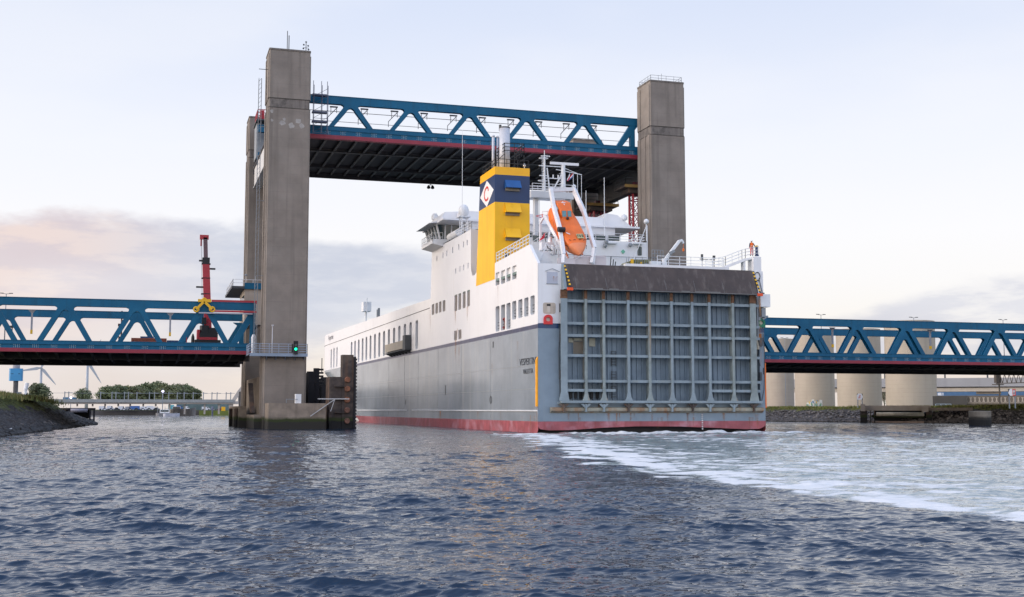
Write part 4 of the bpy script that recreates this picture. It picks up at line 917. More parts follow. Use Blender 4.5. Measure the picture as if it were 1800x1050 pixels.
P = [(XP+.012, 1.19), (XP+.012, .62), (XP+.25, .40), (XP+1.2, .28), (XP+3.5, .30), (XP+7, .52), (XP+11, .66), (XP+16, .62), (XS-6, .45), (XS-2.5, .30), (XS-.8, .32), (XS-.2, .55), (XS-.012, .8), (XS-.012, 1.19)]
mb = MB(); mb.prism(P, 'Y', Yt, Yt+.4); mb.build('boot_topping', boot, ship)
mb = MB(); mb.box(XP+.5, XS-.5, Yt+1.6, Yt+1.9, -1, 1.2); mb.box(XP+.3, XS-.3, Yt+.4, Yt+12, 1.0, 1.1); mb.build('stern_counter', hulldark, ship)
mb = MB()
for i in range(9): mb.box(57.05, 57.2, Yt-.01, Yt, 1.0-.0+i*.22-.7, 1.08+i*.22-.7+.03)
mb.build('draught_marks', whitei, ship)
# belt under the door
mb = MB(); mb.prism([(Yt, 2.05), (Yt-.45, 2.3), (Yt-.45, 2.62), (Yt, 2.68)], 'X', XP+.9+.4, XS-.4); mb.build('stern_belt', ledge, ship)
mb = MB(); mb.box(40.6, 64.2, Yt-.25, Yt, 3.0, 3.22); mb.build('door_sill', greyt2, ship)
# ---- stern door
door = MB(); xs_b = [991, 1030.5, 1062, 1105.5, 1143, 1182, 1218.5, 1248.8, 1290.5, 1326]
YD = Yt-.1
XB = [onY(p, 690, YD-.6)[0] for p in xs_b]
door.box(41.0, 64.1, Yt+.42, Yt+.5, 3.1, 15.0)
xx = 41.3
while xx < 64.0:
    door.prism([(xx, Yt+.42), (xx+.0, Yt+.28), (xx+.12, Yt+.28), (xx+.12, Yt+.42)], 'Z', 3.2, 15.0); xx += .56
door.build('stern_door', M('door panel paint', (.185, .24, .29), .45, .15, .6, streak=.4, scol=(.10, .15, .21), sscale=2.5, blotch=.3, bcol=(.22, .29, .34), bsc=.4), ship)
mb = MB()
zr_ = [onY(1150, p, YD-.5)[1] for p in (533, 571.5, 592.5, 627, 671)]
for z in zr_: mb.box(41.4, 63.9, YD-.45, YD+.3, z-.05, z+.05); mb.box(41.4, 63.9, YD-.5, YD-.42, z-.14, z+.14)
zq = onY(1150, 687, YD-.5)[1]
for a, b in ((41.4, 46.9), (57.8, 63.9)): mb.box(a, b, YD-.45, YD+.3, zq-.05, zq+.05); mb.box(a, b, YD-.5, YD-.42, zq-.14, zq+.14)
mb.build('door_stringer', greyt2, ship)
for i, x in enumerate(XB):
    mb = MB(); w_ = .36 if i in (0, 9) else .14
    if i == 0: x += .05
    mb.box(x-w_, x+w_, YD-.66, YD-.58, 3.3, 14.9); mb.box(x-.05, x+.05, YD-.58, YD+.3, 3.3, 14.9)
    f_ = .2 if i in (0, 9) else .3
    mb.prism([(x-w_, 4.3), (x-w_-.12, 3.75), (x-w_-f_, 3.35), (x+w_+f_, 3.35), (x+w_+.12, 3.75), (x+w_, 4.3)], 'Y', YD-.665, YD-.59)
    o = mb.build('door_rib', ribrust if i in (1, 2, 4, 7-3+5-5, 8) or i == 9 else greyt2, ship)
    mb = MB(); mb.box(x-w_-.01, x+w_+.01, YD-.675, YD-.5, 14.0, 14.9); mb.build('rib_head', M('dark rust', (.13, .065, .035), .9, .6, 3.), ship)
    mb = MB()                                        # hinge foot
    mb.prism([(x-.55, 3.0), (x-.08, 1.95+.6), (x-.08, 2.9), (x-.3, 3.05)], 'Y', YD-.55, YD-.4); mb.prism([(x+.55, 3.0), (x+.08, 1.95+.6), (x+.08, 2.9), (x+.3, 3.05)], 'Y', YD-.55, YD-.4)
    mb.box(x-.09, x+.09, YD-.6, YD-.2, 2.2, 3.0); mb.build('hinge', greyt2 if i % 3 else rustd, ship)
mb = MB(); mb.box(40.8, 64.0, YD-.7, YD-.1, 3.12, 3.36); mb.build('door_bottom_rail', greyt2, ship)
mb = MB()
for px in (1005, 1013.5, 1022.5, 1042, 1052): x, z = onY(px, 704, YD); mb.prism(rrect(x-.16, x+.16, 3.55, 4.55, .14), 'Y', Yt+.18, Yt+.27)
mb.build('door_slot', black, ship)
mb = MB(); xl_ = onY(1080, 640, Yt)[0]
for za, zb in ((8.6, 7.0), (6.5, 5.1), (4.9, 3.6)):
    mb.box(xl_-.28, xl_-.24, Yt+.18, Yt+.26, zb, za); mb.box(xl_+.24, xl_+.28, Yt+.18, Yt+.26, zb, za); z = zb+.15
    while z < za: mb.box(xl_-.28, xl_+.28, Yt+.16, Yt+.22, z, z+.05); z += .28
mb.build('ladder', greyd, ship)
pm = M('cream primer patch', (.42, .40, .31), .7, .15, 2.)
mb = MB()
for (xa, xb, ya, yb) in ((1001, 1010, 594, 602), (1008, 1026, 594, 599), (1037, 1048, 594, 609)): a = onY(xa, ya, Yt); b = onY(xb, yb, Yt); mb.box(a[0], b[0], Yt+.27, Yt+.286, b[1], a[1])
mb.build('primer_patch', pm, ship)
mb = MB(); a = onY(1009, 600, Yt); b = onY(1026, 622, Yt); mb.box(a[0], b[0], Yt+.265, Yt+.286, b[1], a[1]); mb.build('primer_patch', M('brown primer patch', (.20, .17, .13), .7), ship)
# side mechanisms: hydraulic arms and hoses beside the door
for (xa, s) in ((40.95, 1), (64.05, -1)):
    mb = MB(); yy = Yt-.25
    mb.tube((xa+.35*s, yy, 14.8), (xa+.1*s, yy, 10.9), .10); mb.tube((xa+.1*s, yy, 10.9), (xa+.45*s, yy-.1, 8.9), .07); mb.tube((xa+.45*s, yy, 9.2), (xa+.0*s, yy, 7.2), .06)
    mb.box(xa-.12, xa+.2, yy-.1, yy+.25, 12.6, 13.5); mb.box(xa-.1, xa+.35, yy-.1, yy+.25, 9.4, 10.3); mb.box(xa-.1, xa+.15, yy-.1, yy+.25, 5.6, 6.5)
    mb.path([(xa-.1, yy, 10.8), (xa-.25, yy, 8.5), (xa-.2, yy, 5.5), (xa-.0, yy, 3.4)], .03); mb.build('door_gear', greyd, ship)
    mb = MB(); mb.tube((xa+.5*s, yy-.15, 10.4), (xa+.25*s, yy-.15, 9.0), .12); mb.box(xa+.15*s, xa+.45*s, yy-.2, yy, 9.0, 9.4); mb.build('door_cylinder', M('dirty cream metal', (.42, .37, .28), .6, .25, 3.), ship)
# ---- folded ramp flap above the door
mb = MB(); xa, xb = 41.75, 63.45
mb.add([(xa-.25, Yt-.05, 17.72), (xb-.05, Yt-.05, 17.72), (xb, Yt-1.2, 15.0), (xa, Yt-1.2, 15.0), (xa-.25, Yt+.2, 17.72), (xb-.05, Yt+.2, 17.72), (xb, Yt-.95, 15.0), (xa, Yt-.95, 15.0)], [(0, 1, 2, 3), (5, 4, 7, 6), (0, 4, 5, 1), (2, 6, 7, 3), (0, 3, 7, 4), (1, 5, 6, 2)]); mb.build('ramp_flap', flapm, ship)
mb = MB()
for i in range(7): x = xa+.6+i*3.4; mb.bar((x, Yt-.06, 17.6), (x+.06, Yt-1.21, 15.02), .03, .02)
mb.box(xa, xb, Yt-1.25, Yt-.9, 14.92, 15.0)
for a, b in ((43.9, 45.3), (46, 47.1), (54.3, 55.3), (55.9, 58.9)): mb.box(a, b, Yt-1.24, Yt-1.22, 15.0, 15.12)
mb.build('flap_seams', M('scuffed flap edge', (.16, .155, .15), .6), ship)
for (x, s) in ((xa-.3, -1), (xb+.05, 1)):
    for k in range(12):
        t0, t1 = k/12, (k+1)/12; p = lambda t: (x+.22*t, Yt-.08-1.15*t, 17.55-2.4*t)
        mb = MB(); a, b = p(t0), p(t1); mb.bar(a, b, .19, .05, up=(0, -.9, .4)); mb.build('hazard_block', yellowp if k % 2 == 0 else black, ship)
    mb = MB(); mb.box(x-.1, x+.5, Yt-1.3, Yt-1.1, 14.8, 15.1); mb.build('flap_foot', M('orange red foot', (.75, .08, .01), .5), ship)
    mb = MB(); mb.prism([(Yt, 17.7), (Yt, 14.9), (Yt-1.0, 14.95)], 'X', x-.35*(1 if s < 0 else -.4), x-.05*(1 if s < 0 else -3)); mb.build('flap_cheek', greyt2, ship)
# transom fittings, port side
a = onY(961, 478, Yt); b = onY(980, 499, Yt); mb = MB(); mb.box(a[0], b[0], Yt-.06, Yt, b[1], a[1]); mb.build('locker_door', M('pale grey panel', (.45, .47, .54), .5, .05), ship)
mb = MB(); mb.bar((a[0]-.2, Yt-.1, a[1]+.05), ((a[0]+b[0])/2, Yt-.1, a[1]+.35), .05); mb.bar((b[0]+.2, Yt-.1, a[1]+.05), ((a[0]+b[0])/2, Yt-.1, a[1]+.35), .05); mb.box(a[0]-.05, b[0]+.05, Yt-.08, Yt-.01, b[1]-.06, b[1]); mb.build('locker_hood', grey, ship)
a = onY(954.5, 532, Yt); b = onY(976.5, 552, Yt); P = rrect(a[0], b[0], b[1], a[1], .2); mb = MB()
mb.cur = 0; mb.prism(P, 'Y', Yt-.03, Yt-.012); mb.cur = 1; mb.box(a[0]+.45, a[0]+.75, Yt-.06, Yt-.03, b[1]+.1, a[1]-.2); mb.box(a[0]+.95, a[0]+1.0, Yt-.07, Yt-.03, b[1], a[1]); mb.cur = 2; mb.box(a[0]+.4, a[0]+.8, Yt-.08, Yt-.06, a[1]-.35, a[1]-.15)
mb.build('mooring_port', None, ship, mats=[beige, M('light beige', (.6, .52, .44), .6), black])
for (px, py, mt, lab) in ((963, 562, red, 'red rimmed'), (1337, 568, green, 'green rimmed')):
    x, z = onY(px, py, Yt); mb = MB(); w_ = .48
    P = [(x-w_, z-.5), (x+w_, z-.5), (x+w_, z+.1)]+[(x+w_*math.cos(t), z+.1+w_*.85*math.sin(t)) for t in np.linspace(.2, math.pi-.2, 9)]+[(x-w_, z+.1)]
    H = [(x+.27*math.cos(t), z+.02+.22*math.sin(t)) for t in np.linspace(0, 2*math.pi, 13)[:-1]]
    tri = tessellate_polygon([[Vector((*q, 0)) for q in P], [Vector((*q, 0)) for q in H]]); al = P+H
    for yy in (Yt-.2, Yt-.02): mb.add([(q[0], yy, q[1]) for q in al], [tuple(t) for t in tri])
    for Q in (P, H): k = len(Q); mb.add([(q[0], Yt-.2, q[1]) for q in Q]+[(q[0], Yt-.02, q[1]) for q in Q], [(i, (i+1) % k, (i+1) % k+k, i+k) for i in range(k)])
    o = mb.build('fairlead', mt, ship); o['label'] = lab+' mooring fairlead'
    mb = MB(); mb.box(x-.28, x+.28, Yt-.012, Yt-.004, z-.22, z+.26); mb.build('fairlead_opening', M('cream opening', (.6, .55, .45), .6), ship)
# starboard corner column with boxes, lamps
mb = MB(); mb.box(63.65, 64.6, Yt+.05, Yt+1.4, 17.7, 19.3); mb.build('corner_column', white, ship)
mb = MB(); mb.cbox(64.05, 65.3, Yt-.6, Yt+.3, 13.7, 15.1, .05); mb.build('equipment_box', whitei, ship)
mb = MB(); mb.box(64.3, 64.8, Yt-.4, Yt, 12.6, 13.6); mb.box(64.0, 64.2, Yt-.3, Yt, 12.2, 13.0); mb.tube((64.5, Yt-.3, 12.3), (65.1, Yt-.3, 12.7), .09); mb.box(63.75, 63.9, Yt-.35, Yt, 10.2, 13.9); mb.box(64.7, 65.1, Yt-.3, Yt-.1, 12.55, 12.75); mb.build('side_gear', grey, ship)
mb = MB(); mb.ring((64.05, Yt-.05, 17.1), .33, .04, 'Y', 16, 6, 1.4); mb.tube((64.2, Yt-.1, 16.9), (64.7, Yt-.1, 14.8), .04); mb.box(64.5, 64.8, Yt-.2, Yt, 14.9, 15.3); mb.build('sheave', greyd, ship)
mb = MB(); mb.path([(64.6, Yt-.05, 10.8), (64.75, Yt-.05, 9.0), (64.7, Yt-.05, 6.5), (64.6, Yt-.05, 4.6), (64.3, Yt-.05, 3.4)], .03); mb.box(64.55, 64.7, Yt-.1, Yt, 6.3, 7.0); mb.build('hose', greyd, ship)
mb = MB(); x, z = onY(1335, 591, Yt-.1); mb.box(x-.18, x+.18, Yt-.25, Yt, z-.35, z+.25); mb.build('buoy_light', rust, ship)
# raised walkway to the corner with railing
mb = MB(); a = (60.6, YS+1.2, 18.1); b = (62.9, YS+.9, 19.0); c_ = (64.6, YS+.7, 19.35)
mb.bar(a, b, .9, .3); mb.bar(b, c_, .9, .22); mb.box(62.7, 62.95, YS+.6, YS+1.2, 17.7, 19.0); mb.build('walkway', white, ship)
mb = MB(); mb.rail([(58.2, YS+.8, 17.75), (60.6, YS+.8, 18.25), (62.9, YS+.5, 19.15), (64.5, YS+.35, 19.45)], 1.05, 3, .75, .022); mb.build('railing', whitei, ship); mb = MB(); mb.rail([(60.6, YS+1.6, 18.25), (62.9, YS+1.3, 19.15), (64.5, YS+1.1, 19.45)], 1.05, 3, .9, .022); mb.build('railing', whitei, ship)
# deck edge coaming and rails
mb = MB(); mb.box(48.5, 60.8, YS+.35, YS+.9, 17.72, 18.05); mb.build('coaming', white, ship)
mb = MB(); mb.rail([(52.5, YS+1.0, 18.0), (60.5, YS+1.0, 18.0)], 1.1, 3, 1.2, .025); mb.build('railing', whitei, ship)
mb = MB(); mb.rail([(XP+.1, 134.0, 19.6), (XP+.1, 121.2, 20.0)], 1.15, 3, 1.1, .035); mb.build('railing', whitei, ship)
# inner bulwark and stern platform block
mb = MB(); mb.box(XP+.25, XP+2.5, 121.5, 134, 17.7, 19.4); mb.prism([(XP+.02, 17.7), (XP+2.9, 17.7), (XP+2.2, 18.9), (XP+.02, 19.9)], 'Y', 121.0, 121.3); mb.build('bulwark_block', white, ship)
mb = MB(); mb.add([(XP, YS, 17.7), (XP+.3, YS, 17.7), (XP+.3, 121, 20.03), (XP, 121, 20.03)], [(0, 1, 2, 3)]); mb.box(XP+.02, XP+.3, 121, 142.5, 19.0, 19.3); mb.build('bulwark_cap', white, ship)
# ---- funnel
fx0, fx1 = XP-.02, 42.82; zt = 31.15
def fsec(z):                                        # port face forward edge leans
    t = (z-19.4)/(31.3-19.4); return 142.5-1.7*t
fun = empty('funnel_root', (0, 0, 0), None, None); bpy.data.objects.remove(fun)
for (za, zb, mt, nm) in ((17.7, 26.9, yel, 'funnel_lower'), (26.9, 30.2, navy, 'funnel_navy_band'), (30.2, zt, orangef, 'funnel_top_band')):
    mb = MB(); v = []
    for z in (za, zb): v += [(fx0, 134.3, z), (fx1, 134.3, z), (fx1, fsec(z), z), (fx0, fsec(z), z)]
    mb.add(v, [(0, 1, 5, 4), (1, 2, 6, 5), (2, 3, 7, 6), (3, 0, 4, 7), (4, 5, 6, 7)]); fo_ = mb.build(nm, mt, ship)
    if nm == 'funnel_navy_band': navyband = fo_
mb = MB(); zc = 28.45; yc = (134.3+fsec(zc))/2; mb.prism([(yc-3.0, zc), (yc, zc-1.62), (yc+3.0, zc), (yc, zc+1.62)], 'X', fx0-.02, fx0-.005); mb.build('emblem_diamond', M('white emblem', (.85, .83, .82), .5, .03), navyband)
pts = [(fx0-.04, yc-1.05*math.cos(t)*1.0, zc+.78*math.sin(t)) for t in np.linspace(math.radians(48), math.radians(312), 18)]
mb = MB()
for a, b in zip(pts, pts[1:]): mb.bar(a, b, .26, .03, up=(1, 0, 0))
mb.bar(pts[0], (pts[0][0], pts[0][1], pts[0][2]-.35), .26, .03, up=(1, 0, 0)); mb.build('emblem_letter', M('emblem red', (.65, .05, .04), .5, .03), navyband)
for i, (ya, yb, mt) in enumerate(((316, 337, blueflap), (357, 380, yel), (401, 424, yel))):
    a = onY(887.5, ya, 134.2); b = onY(917, yb, 134.2); z0, z1 = b[1], a[1]; x0, x1 = a[0], a[0]+1.95
    mb = MB(); mb.prism([(134.3, z1), (133.6, z0+.35), (133.64, z0+.30), (134.3, z1-.06)], 'X', x0, x1)
    mb.prism([(134.3, z1), (133.6, z0+.35), (134.3, z0+.3)], 'X', x0, x0+.03); mb.prism([(134.3, z1), (133.6, z0+.35), (134.3, z0+.3)], 'X', x1-.03, x1); o = mb.build('louvre_hood', mt, ship)
    mb = MB(); mb.box(x0+.08, x1-.15, 134.1, 134.3, z0, z0+.4); mb.build('louvre_slot', M('louvre slot grey', (.13, .13, .13) if i else (.25, .22, .17), .7), o)
a = onY(891, 436, 134.2); mb = MB(); mb.box(a[0], a[0]+1.4, 133.9, 134.3, a[1]-.12, a[1]); mb.build('funnel_ledge', white, ship)
mb = MB(); a = onY(890, 445, 134.2); mb.box(a[0]-.2, a[0]+.35, 134.25, 134.31, a[1]-1.6, a[1]+.0); mb.build('funnel_door', greyd, ship)
x, z = onY(887, 226, 137); w_ = onY(896, 226, 137)[0]-x
mb = MB(); mb.tube((x, 137, 31), (x, 137, z), w_, 18); mb.build('exhaust_pipe', M('bright exhaust steel', (.55, .56, .60), .35, .12, 1., streak=.5, scol=(.3, .3, .33), sscale=3.), ship, True)
ex_ = MATS['bright exhaust steel']
mb = MB(); mb.tube((x, 137, z-.02), (x, 137, z+.12), w_*1.03, 18); mb.tube((x-.5, 137.2, z-.3), (x-.5, 137.2, z+.45), .16, 10); mb.build('exhaust_rim', greyd, ship)
for px, py, r in ((867, 239, .17), (874.5, 240, .12)):
    x2, z2 = onY(px, py, 139); mb = MB(); mb.tube((x2, 139, 31), (x2, 139, z2), r, 10); mb.tube((x2, 139, z2-.15), (x2, 139, z2+.05), r*1.2, 10); mb.build('exhaust_pipe', ex_, ship, True)
mb = MB(); mb.rail([(fx0+.2, 140.4, zt), (fx0+.2, 134.5, zt), (fx1-.1, 134.5, zt)], 1.0, 2, 1.2, .03)
mb.rail([(fx0+1.6, 139.5, zt+1.9), (fx0+1.6, 135.6, zt+1.9), (fx1-.3, 135.6, zt+1.9), (fx1-.3, 139.5, zt+1.9)], 1.3, 3, .9, .035)
for xx_ in (fx0+1.6, fx1-.3):
    for yy_ in (135.6, 139.5): mb.bar((xx_, yy_, zt), (xx_, yy_, zt+1.9), .09)
mb.box(fx0+1.6, fx1-.3, 135.6, 139.5, zt+1.82, zt+1.9) if False else None
mb.bar((fx0+1.6, 135.6, zt+1.9), (fx0+.2, 140, zt+.3), .07); mb.build('funnel_railing', black, ship)
mb = MB(); mb.lathe((fx1-.5, 134.8, zt), [(.05, 0), (.05, .3), (.16, .35), (.18, .55), (.05, .65)], 10); mb.build('funnel_lamp', whitei, ship)
# ---- accommodation house
mb = MB(); mb.box(39.35, 62.6, 145.3, 168, 17.7, 24.5); mb.box(39.36, 44.5, 145.33, 168, 24.49, 25.15); mb.build('deckhouse', white, ship)
mb = MB(); mb.add([(XP, 145.31, 17.6), (39.4, 145.31, 17.6), (39.4, 145.31, 25.2), (XP, 145.31, 25.22)], [(0, 1, 2, 3)]); mb.add([(XP, 168, 17.3), (62, 168, 17.3), (62, 167.2, 25.5), (XP, 167.2, 25.55)], [(0, 1, 2, 3)]); mb.add([(XP, 145.3, 25.2), (44.5, 145.3, 25.2), (44.5, 167.2, 25.5), (XP, 167.2, 25.53)], [(0, 1, 2, 3)]); mb.build('deckhouse_side', white, ship)
mb = MB(); mb.lathe((XP+.75, 143.3, 19.2), [(.2, -.5), (.5, -.3), (.62, .1), (.5, .5), (.2, .7)], 12); mb.build('air_vent', whitei, ship)
# windows / fittings on its aft face
mb = MB()
for px in (937, 946): a = onY(px, 400, 145.2); mb.box(a[0], a[0]+.55, 145.26, 145.3, 24.0, 24.8)
a = onY(1121, 440, 145.2); mb.prism(rrect(a[0], a[0]+.6, a[1]-.7, a[1]+.5, .12), 'Y', 145.24, 145.3); mb.build('window', glass, ship)
mb = MB()
for px, py in ((1066, 426), (1108, 431), (1064, 432)): mb = MB(); a = onY(px, py, 144.9); mb.lathe((a[0], 144.9, a[1]), [(.08, -.3), (.28, -.1), (.28, .15), (.1, .3)], 10); mb.build('floodlight', grey, ship)
for px, py in ((1076, 427), (1122, 428)): mb = MB(); a = onY(px, py, 144.9); mb.box(a[0]-.7, a[0]+.7, 144.7, 145.3, a[1]-.1, a[1]+.05); mb.build('awning_light', whitei, ship)
mb = MB(); a = onY(1097, 442, 144.9); mb.prism([(a[0]-.3, a[1]), (a[0], a[1]-.3), (a[0]+.3, a[1]), (a[0], a[1]+.3)], 'Y', 145.2, 145.28); mb.build('muster_sign', M('green white sign', (.15, .45, .3), .5), ship)
mb = MB(); mb.rail([(45, 145.6, 24.5), (62.5, 145.6, 24.5), (62.5, 156, 24.5)], 1.05, 3, 1.6, .028); mb.build('railing', whitei, ship); mb = MB(); mb.bar((46, 144.9, 22.4), (64, 144.9, 22.4), .05); mb.build('cable', greyd, ship)
# navigation bridge
Yn0, Yn1 = 156.5, 167.0
mb = MB(); mb.prism([(Yn0, 24.4), (Yn1, 24.4), (Yn1+.8, 28.0), (Yn0-.3, 28.0)], 'X', 41.5, 62.5); 
o = mb.build('navigation_bridge', white, ship)
mb = MB(); xx = 42.0
while xx < 61.5: mb.add([(xx, Yn0-.30, 26.2), (xx+1.8, Yn0-.30, 26.2), (xx+1.8, Yn0-.38, 26.95), (xx, Yn0-.38, 26.95)], [(0, 1, 2, 3)]); xx += 2.15
mb.build('window_band', glass, ship)
mb = MB(); mb.box(37.3, 66.0, Yn0-.9, Yn1+1.4, 28.0, 28.25); mb.add([], []); mb.prism([(37.6, 28.25), (40.2, 28.25), (40.9, 29.9), (38.5, 29.7)], 'Y', Yn0+3.0, Yn1); mb.box(40.2, 61, Yn0+.6, Yn1-1, 28.25, 29.6)
mb.prism([(60.5, 28.2), (66, 28.2), (65.4, 28.9), (63.6, 30.2), (61.8, 30.4)], 'Y', Yn0+1.5, Yn1); mb.build('bridge_roof', white, ship)
# port wing, outboard, with glazed sides
mb = MB(); wy0, wy1 = 160.2, 167.0
mb.prism([(36.9, 25.35), (38.5, 25.0), (38.5, 25.9), (36.9, 25.6)], 'Y', wy0, wy1); mb.box(37.0, 39.5, wy0-.02, wy1+.02, 25.36, 26.0); mb.build('wing_floor', whitei, ship)
mb = MB()
for y in (wy0, wy0+1.6, wy0+3.3, wy0+5, wy1): mb.bar((38.0, y, 26.0), (37.35, y-.0, 28.3), .16)
for x in (38.7, 39.6, 41.0): mb.bar((x, wy0, 26.0), (x, wy0-.2, 28.3), .16)
mb.bar((38.0, wy0, 26.0), (37.4, wy0-.1, 28.3), .2); mb.build('wing_frame', whitei, ship)
mb = MB(); mb.add([(38.08, wy0, 26.0), (38.08, wy1, 26.0), (37.5, wy1, 28.2), (37.5, wy0, 28.2)], [(0, 1, 2, 3)]); mb.add([(38.1, wy0+.05, 26.0), (41.4, wy0+.05, 26.0), (41.4, wy0-.12, 28.2), (37.5, wy0-.12, 28.2)], [(0, 1, 2, 3)]); mb.build('wing_glass', glass, ship)
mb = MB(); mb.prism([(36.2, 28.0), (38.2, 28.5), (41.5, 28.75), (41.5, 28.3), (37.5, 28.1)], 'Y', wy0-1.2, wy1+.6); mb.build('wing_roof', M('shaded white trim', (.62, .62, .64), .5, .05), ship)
mb = MB(); mb.rail([(36.95, wy1, 25.6), (36.95, wy0, 25.6), (38.4, wy0, 25.7)], 1.2, 2, .8, .03); mb.build('wing_railing', whitei, ship)
mb = MB(); mb.lathe((38.6, 166, 29.5), [(.3, 0), (.5, .2), (.5, .6), (.25, 1.0)], 12); mb.build('radome', whitei, ship)
mb = MB(); mb.box(39.0, 39.4, 161, 161.5, 29.0, 29.9); mb.build('port_sidelight', red, ship)
mb = MB(); mb.rail([(XP+.15, 158, 25.3), (XP+.15, 145.5, 25.25), (45, 145.5, 25.2)], 1.05, 3, 1.3, .03); mb.build('railing', whitei, ship)
mb = MB(); mb.tube((XP+.5, 158.5, 26.0), (XP+.5, 153.5, 26.0), .5, 12); mb.build('life_raft_canister', whitei, ship)
# lattice radome mast by the funnel, whips
x, z = onY(815, 383, 152); mb = MB()
for dx in (-.45, .45):
    for dy in (-.4, .4): mb.bar((x+dx, 152+dy, 25.2), (x+dx, 152+dy, z), .09)
for k in range(6):
    zz = 25.4+k*.55; mb.bar((x-.45, 151.6, zz), (x+.45, 151.6, zz+.5), .05); mb.bar((x+.45, 151.6, zz), (x-.45, 151.6, zz+.5), .05)
mb.box(x-.8, x+.8, 151.2, 152.8, z, z+.12); mb.box(x+1.0, x+1.25, 151.9, 152.1, 25.2, z-.6); mb.build('radome_mast', whitei, ship)
mb = MB(); mb.lathe((x, 152, z+.15), [(.35, 0), (.62, .25), (.68, .9), (.55, 1.3), (.3, 1.55), (.05, 1.62)], 18); mb.build('radome', whitei, ship, True)
for px, py0, py1, Y_, r in ((813, 228, 410, 150, .035), (1062, 312, 415, 150, .05), (1030, 335, 420, 150, .05), (867, 370, 400, 148, .03)):
    a = onY(px, py0, Y_); b = onY(px, py1, Y_); mb = MB(); mb.tube((a[0], Y_, b[1]), (a[0], Y_, a[1]), r*1.3, 6, r*.7); mb.build('whip_antenna', whitei, ship)
for px, py, r, Y_ in ((1097, 385, .5, 158), (1136, 391, .35, 144)):
    a = onY(px, py, Y_); mb = MB(); mb.lathe((a[0], Y_, a[1]-r*.3), [(r*.5, -.1), (r*.95, .05), (r, r*.7), (r*.7, r*1.3), (.03, r*1.6)], 16); mb.build('radome', whitei, ship, True)
    mb = MB(); mb.tube((a[0], Y_, 24.5 if Y_ == 144 else 28.2), (a[0], Y_, a[1]-r*.3), .07, 8); 
    if Y_ == 144: mb.bar((a[0]-1.9, Y_, 21.8), (a[0], Y_, a[1]-.5), .08); mb.bar((a[0]+.1, Y_, 17.8), (a[0]+.1, Y_, a[1]-.4), .1)
    mb.build('radome_post', whitei, ship)
# ---- mast platform and masts behind the lifeboat
Ym = 146.5
xa = onY(932, 345, Ym)[0]; xb = onY(1004, 345, Ym)[0]; zz = onY(960, 349, Ym)[1]
mb = MB(); mb.box(xa-.2, xb, Ym-1, Ym+1.2, zz-.1, zz+.75); mb.box(xa+.5, xa+1.0, Ym-.4, Ym+.4, 25, zz); mb.box(xb-1.0, xb-.3, Ym-.4, Ym+.4, 25, zz); mb.build('mast_platform', M('shaded white trim'if 0 else 'grey white steel', (.58, .59, .61), .5, .06), ship)
mb = MB(); mb.rail([(xa, Ym-.9, zz+.75), (xb, Ym-.9, zz+.75)], 1.0, 3, 1.2, .03); mb.build('railing', whitei, ship); mb = MB(); mb.rail([(xa, Ym+1.1, zz+.75), (xb, Ym+1.1, zz+.75)], 1.0, 3, 1.2, .03); mb.build('railing', whitei, ship)
for px, dx in ((948, 0), (942, 0)):
    a = onY(px, 400, Ym); mb = MB(); mb.bar((a[0], Ym, 25), (a[0], Ym, zz), .06); mb.build('stay', whitei, ship)
xm = onY(957, 300, Ym)[0]; z0 = zz+.7; zT = onY(957, 266, Ym)[1]
mb = MB()
mb.tube((xm, Ym, z0), (xm, Ym, zT-.8), .16, 10, .12); mb.tube((xm, Ym, zT-.8), (xm, Ym, zT+.1), .05, 6); mb.tube((xm+.75, Ym, z0), (xm+.35, Ym, zT-2.2), .1, 8)
for q in range(14): mb.bar((xm-.38, Ym-.2, z0+q*.35), (xm-.1, Ym-.2, z0+q*.35), .04)
mb.bar((xm-.38, Ym-.2, z0), (xm-.38, Ym-.2, zT-1), .04)
for (dz, w0, w1) in ((2.3, -.7, .6), (3.6, -.75, 2.6), (2.0, -.2, 2.8)): mb.bar((xm+w0, Ym, z0+dz), (xm+w1, Ym, z0+dz), .1)
for (dz, dx) in ((4.6, -.4), (4.9, .5), (1.6, -.9)): mb.ring((xm+dx*.3, Ym, z0+dz), .62, .04, 'Z', 16, 5, .6)
for dx in (1.2, 1.9, 2.5): mb.tube((xm+dx, Ym, z0+2.0), (xm+dx, Ym, z0+2.5), .08, 6)
mb.build('signal_mast', whitei, ship)
xr_ = onY(990, 300, Ym)[0]; zR = onY(990, 291, Ym)[1]
mb = MB(); mb.tube((xr_, Ym, z0), (xr_, Ym, zR), .34, 12, .27); mb.bar((xm+.9, Ym, z0), (xr_-.2, Ym, zR-1.2), .16)
mb.bar((xr_-1.0, Ym, zR-.6), (xr_+2.6, Ym, zR-1.1), .09); mb.bar((xr_, Ym, zR-.3), (xr_+2.2, Ym, zR-1.05), .07)
for dx in (1.4, 2.0, 2.55): mb.tube((xr_+dx, Ym, zR-1.1), (xr_+dx, Ym, z0-.5), .035, 6)
mb.lathe((xr_+1.4, Ym-.3, z0+.8), [(.05, 0), (.3, .15), (.3, .3), (.05, .5)], 10); mb.tube((xr_+1.4, Ym-.3, z0-.2), (xr_+1.4, Ym-.3, z0+.9), .06)
for q in range(8): mb.box(xr_-.55, xr_-.3, Ym-.2, Ym-.1, z0+.3+q*.33, z0+.36+q*.33)
mb.build('radar_mast', whitei, ship, False)
mb = MB(); a = onY(967, 286, Ym); b = onY(1017, 287, Ym); mb.cbox(a[0], b[0], Ym-.15, Ym+.15, a[1]-.22, a[1]+.1, .04); mb.tube((xr_, Ym, zR), (xr_, Ym, a[1]-.2), .3, 12); mb.build('radar_scanner', white, ship)
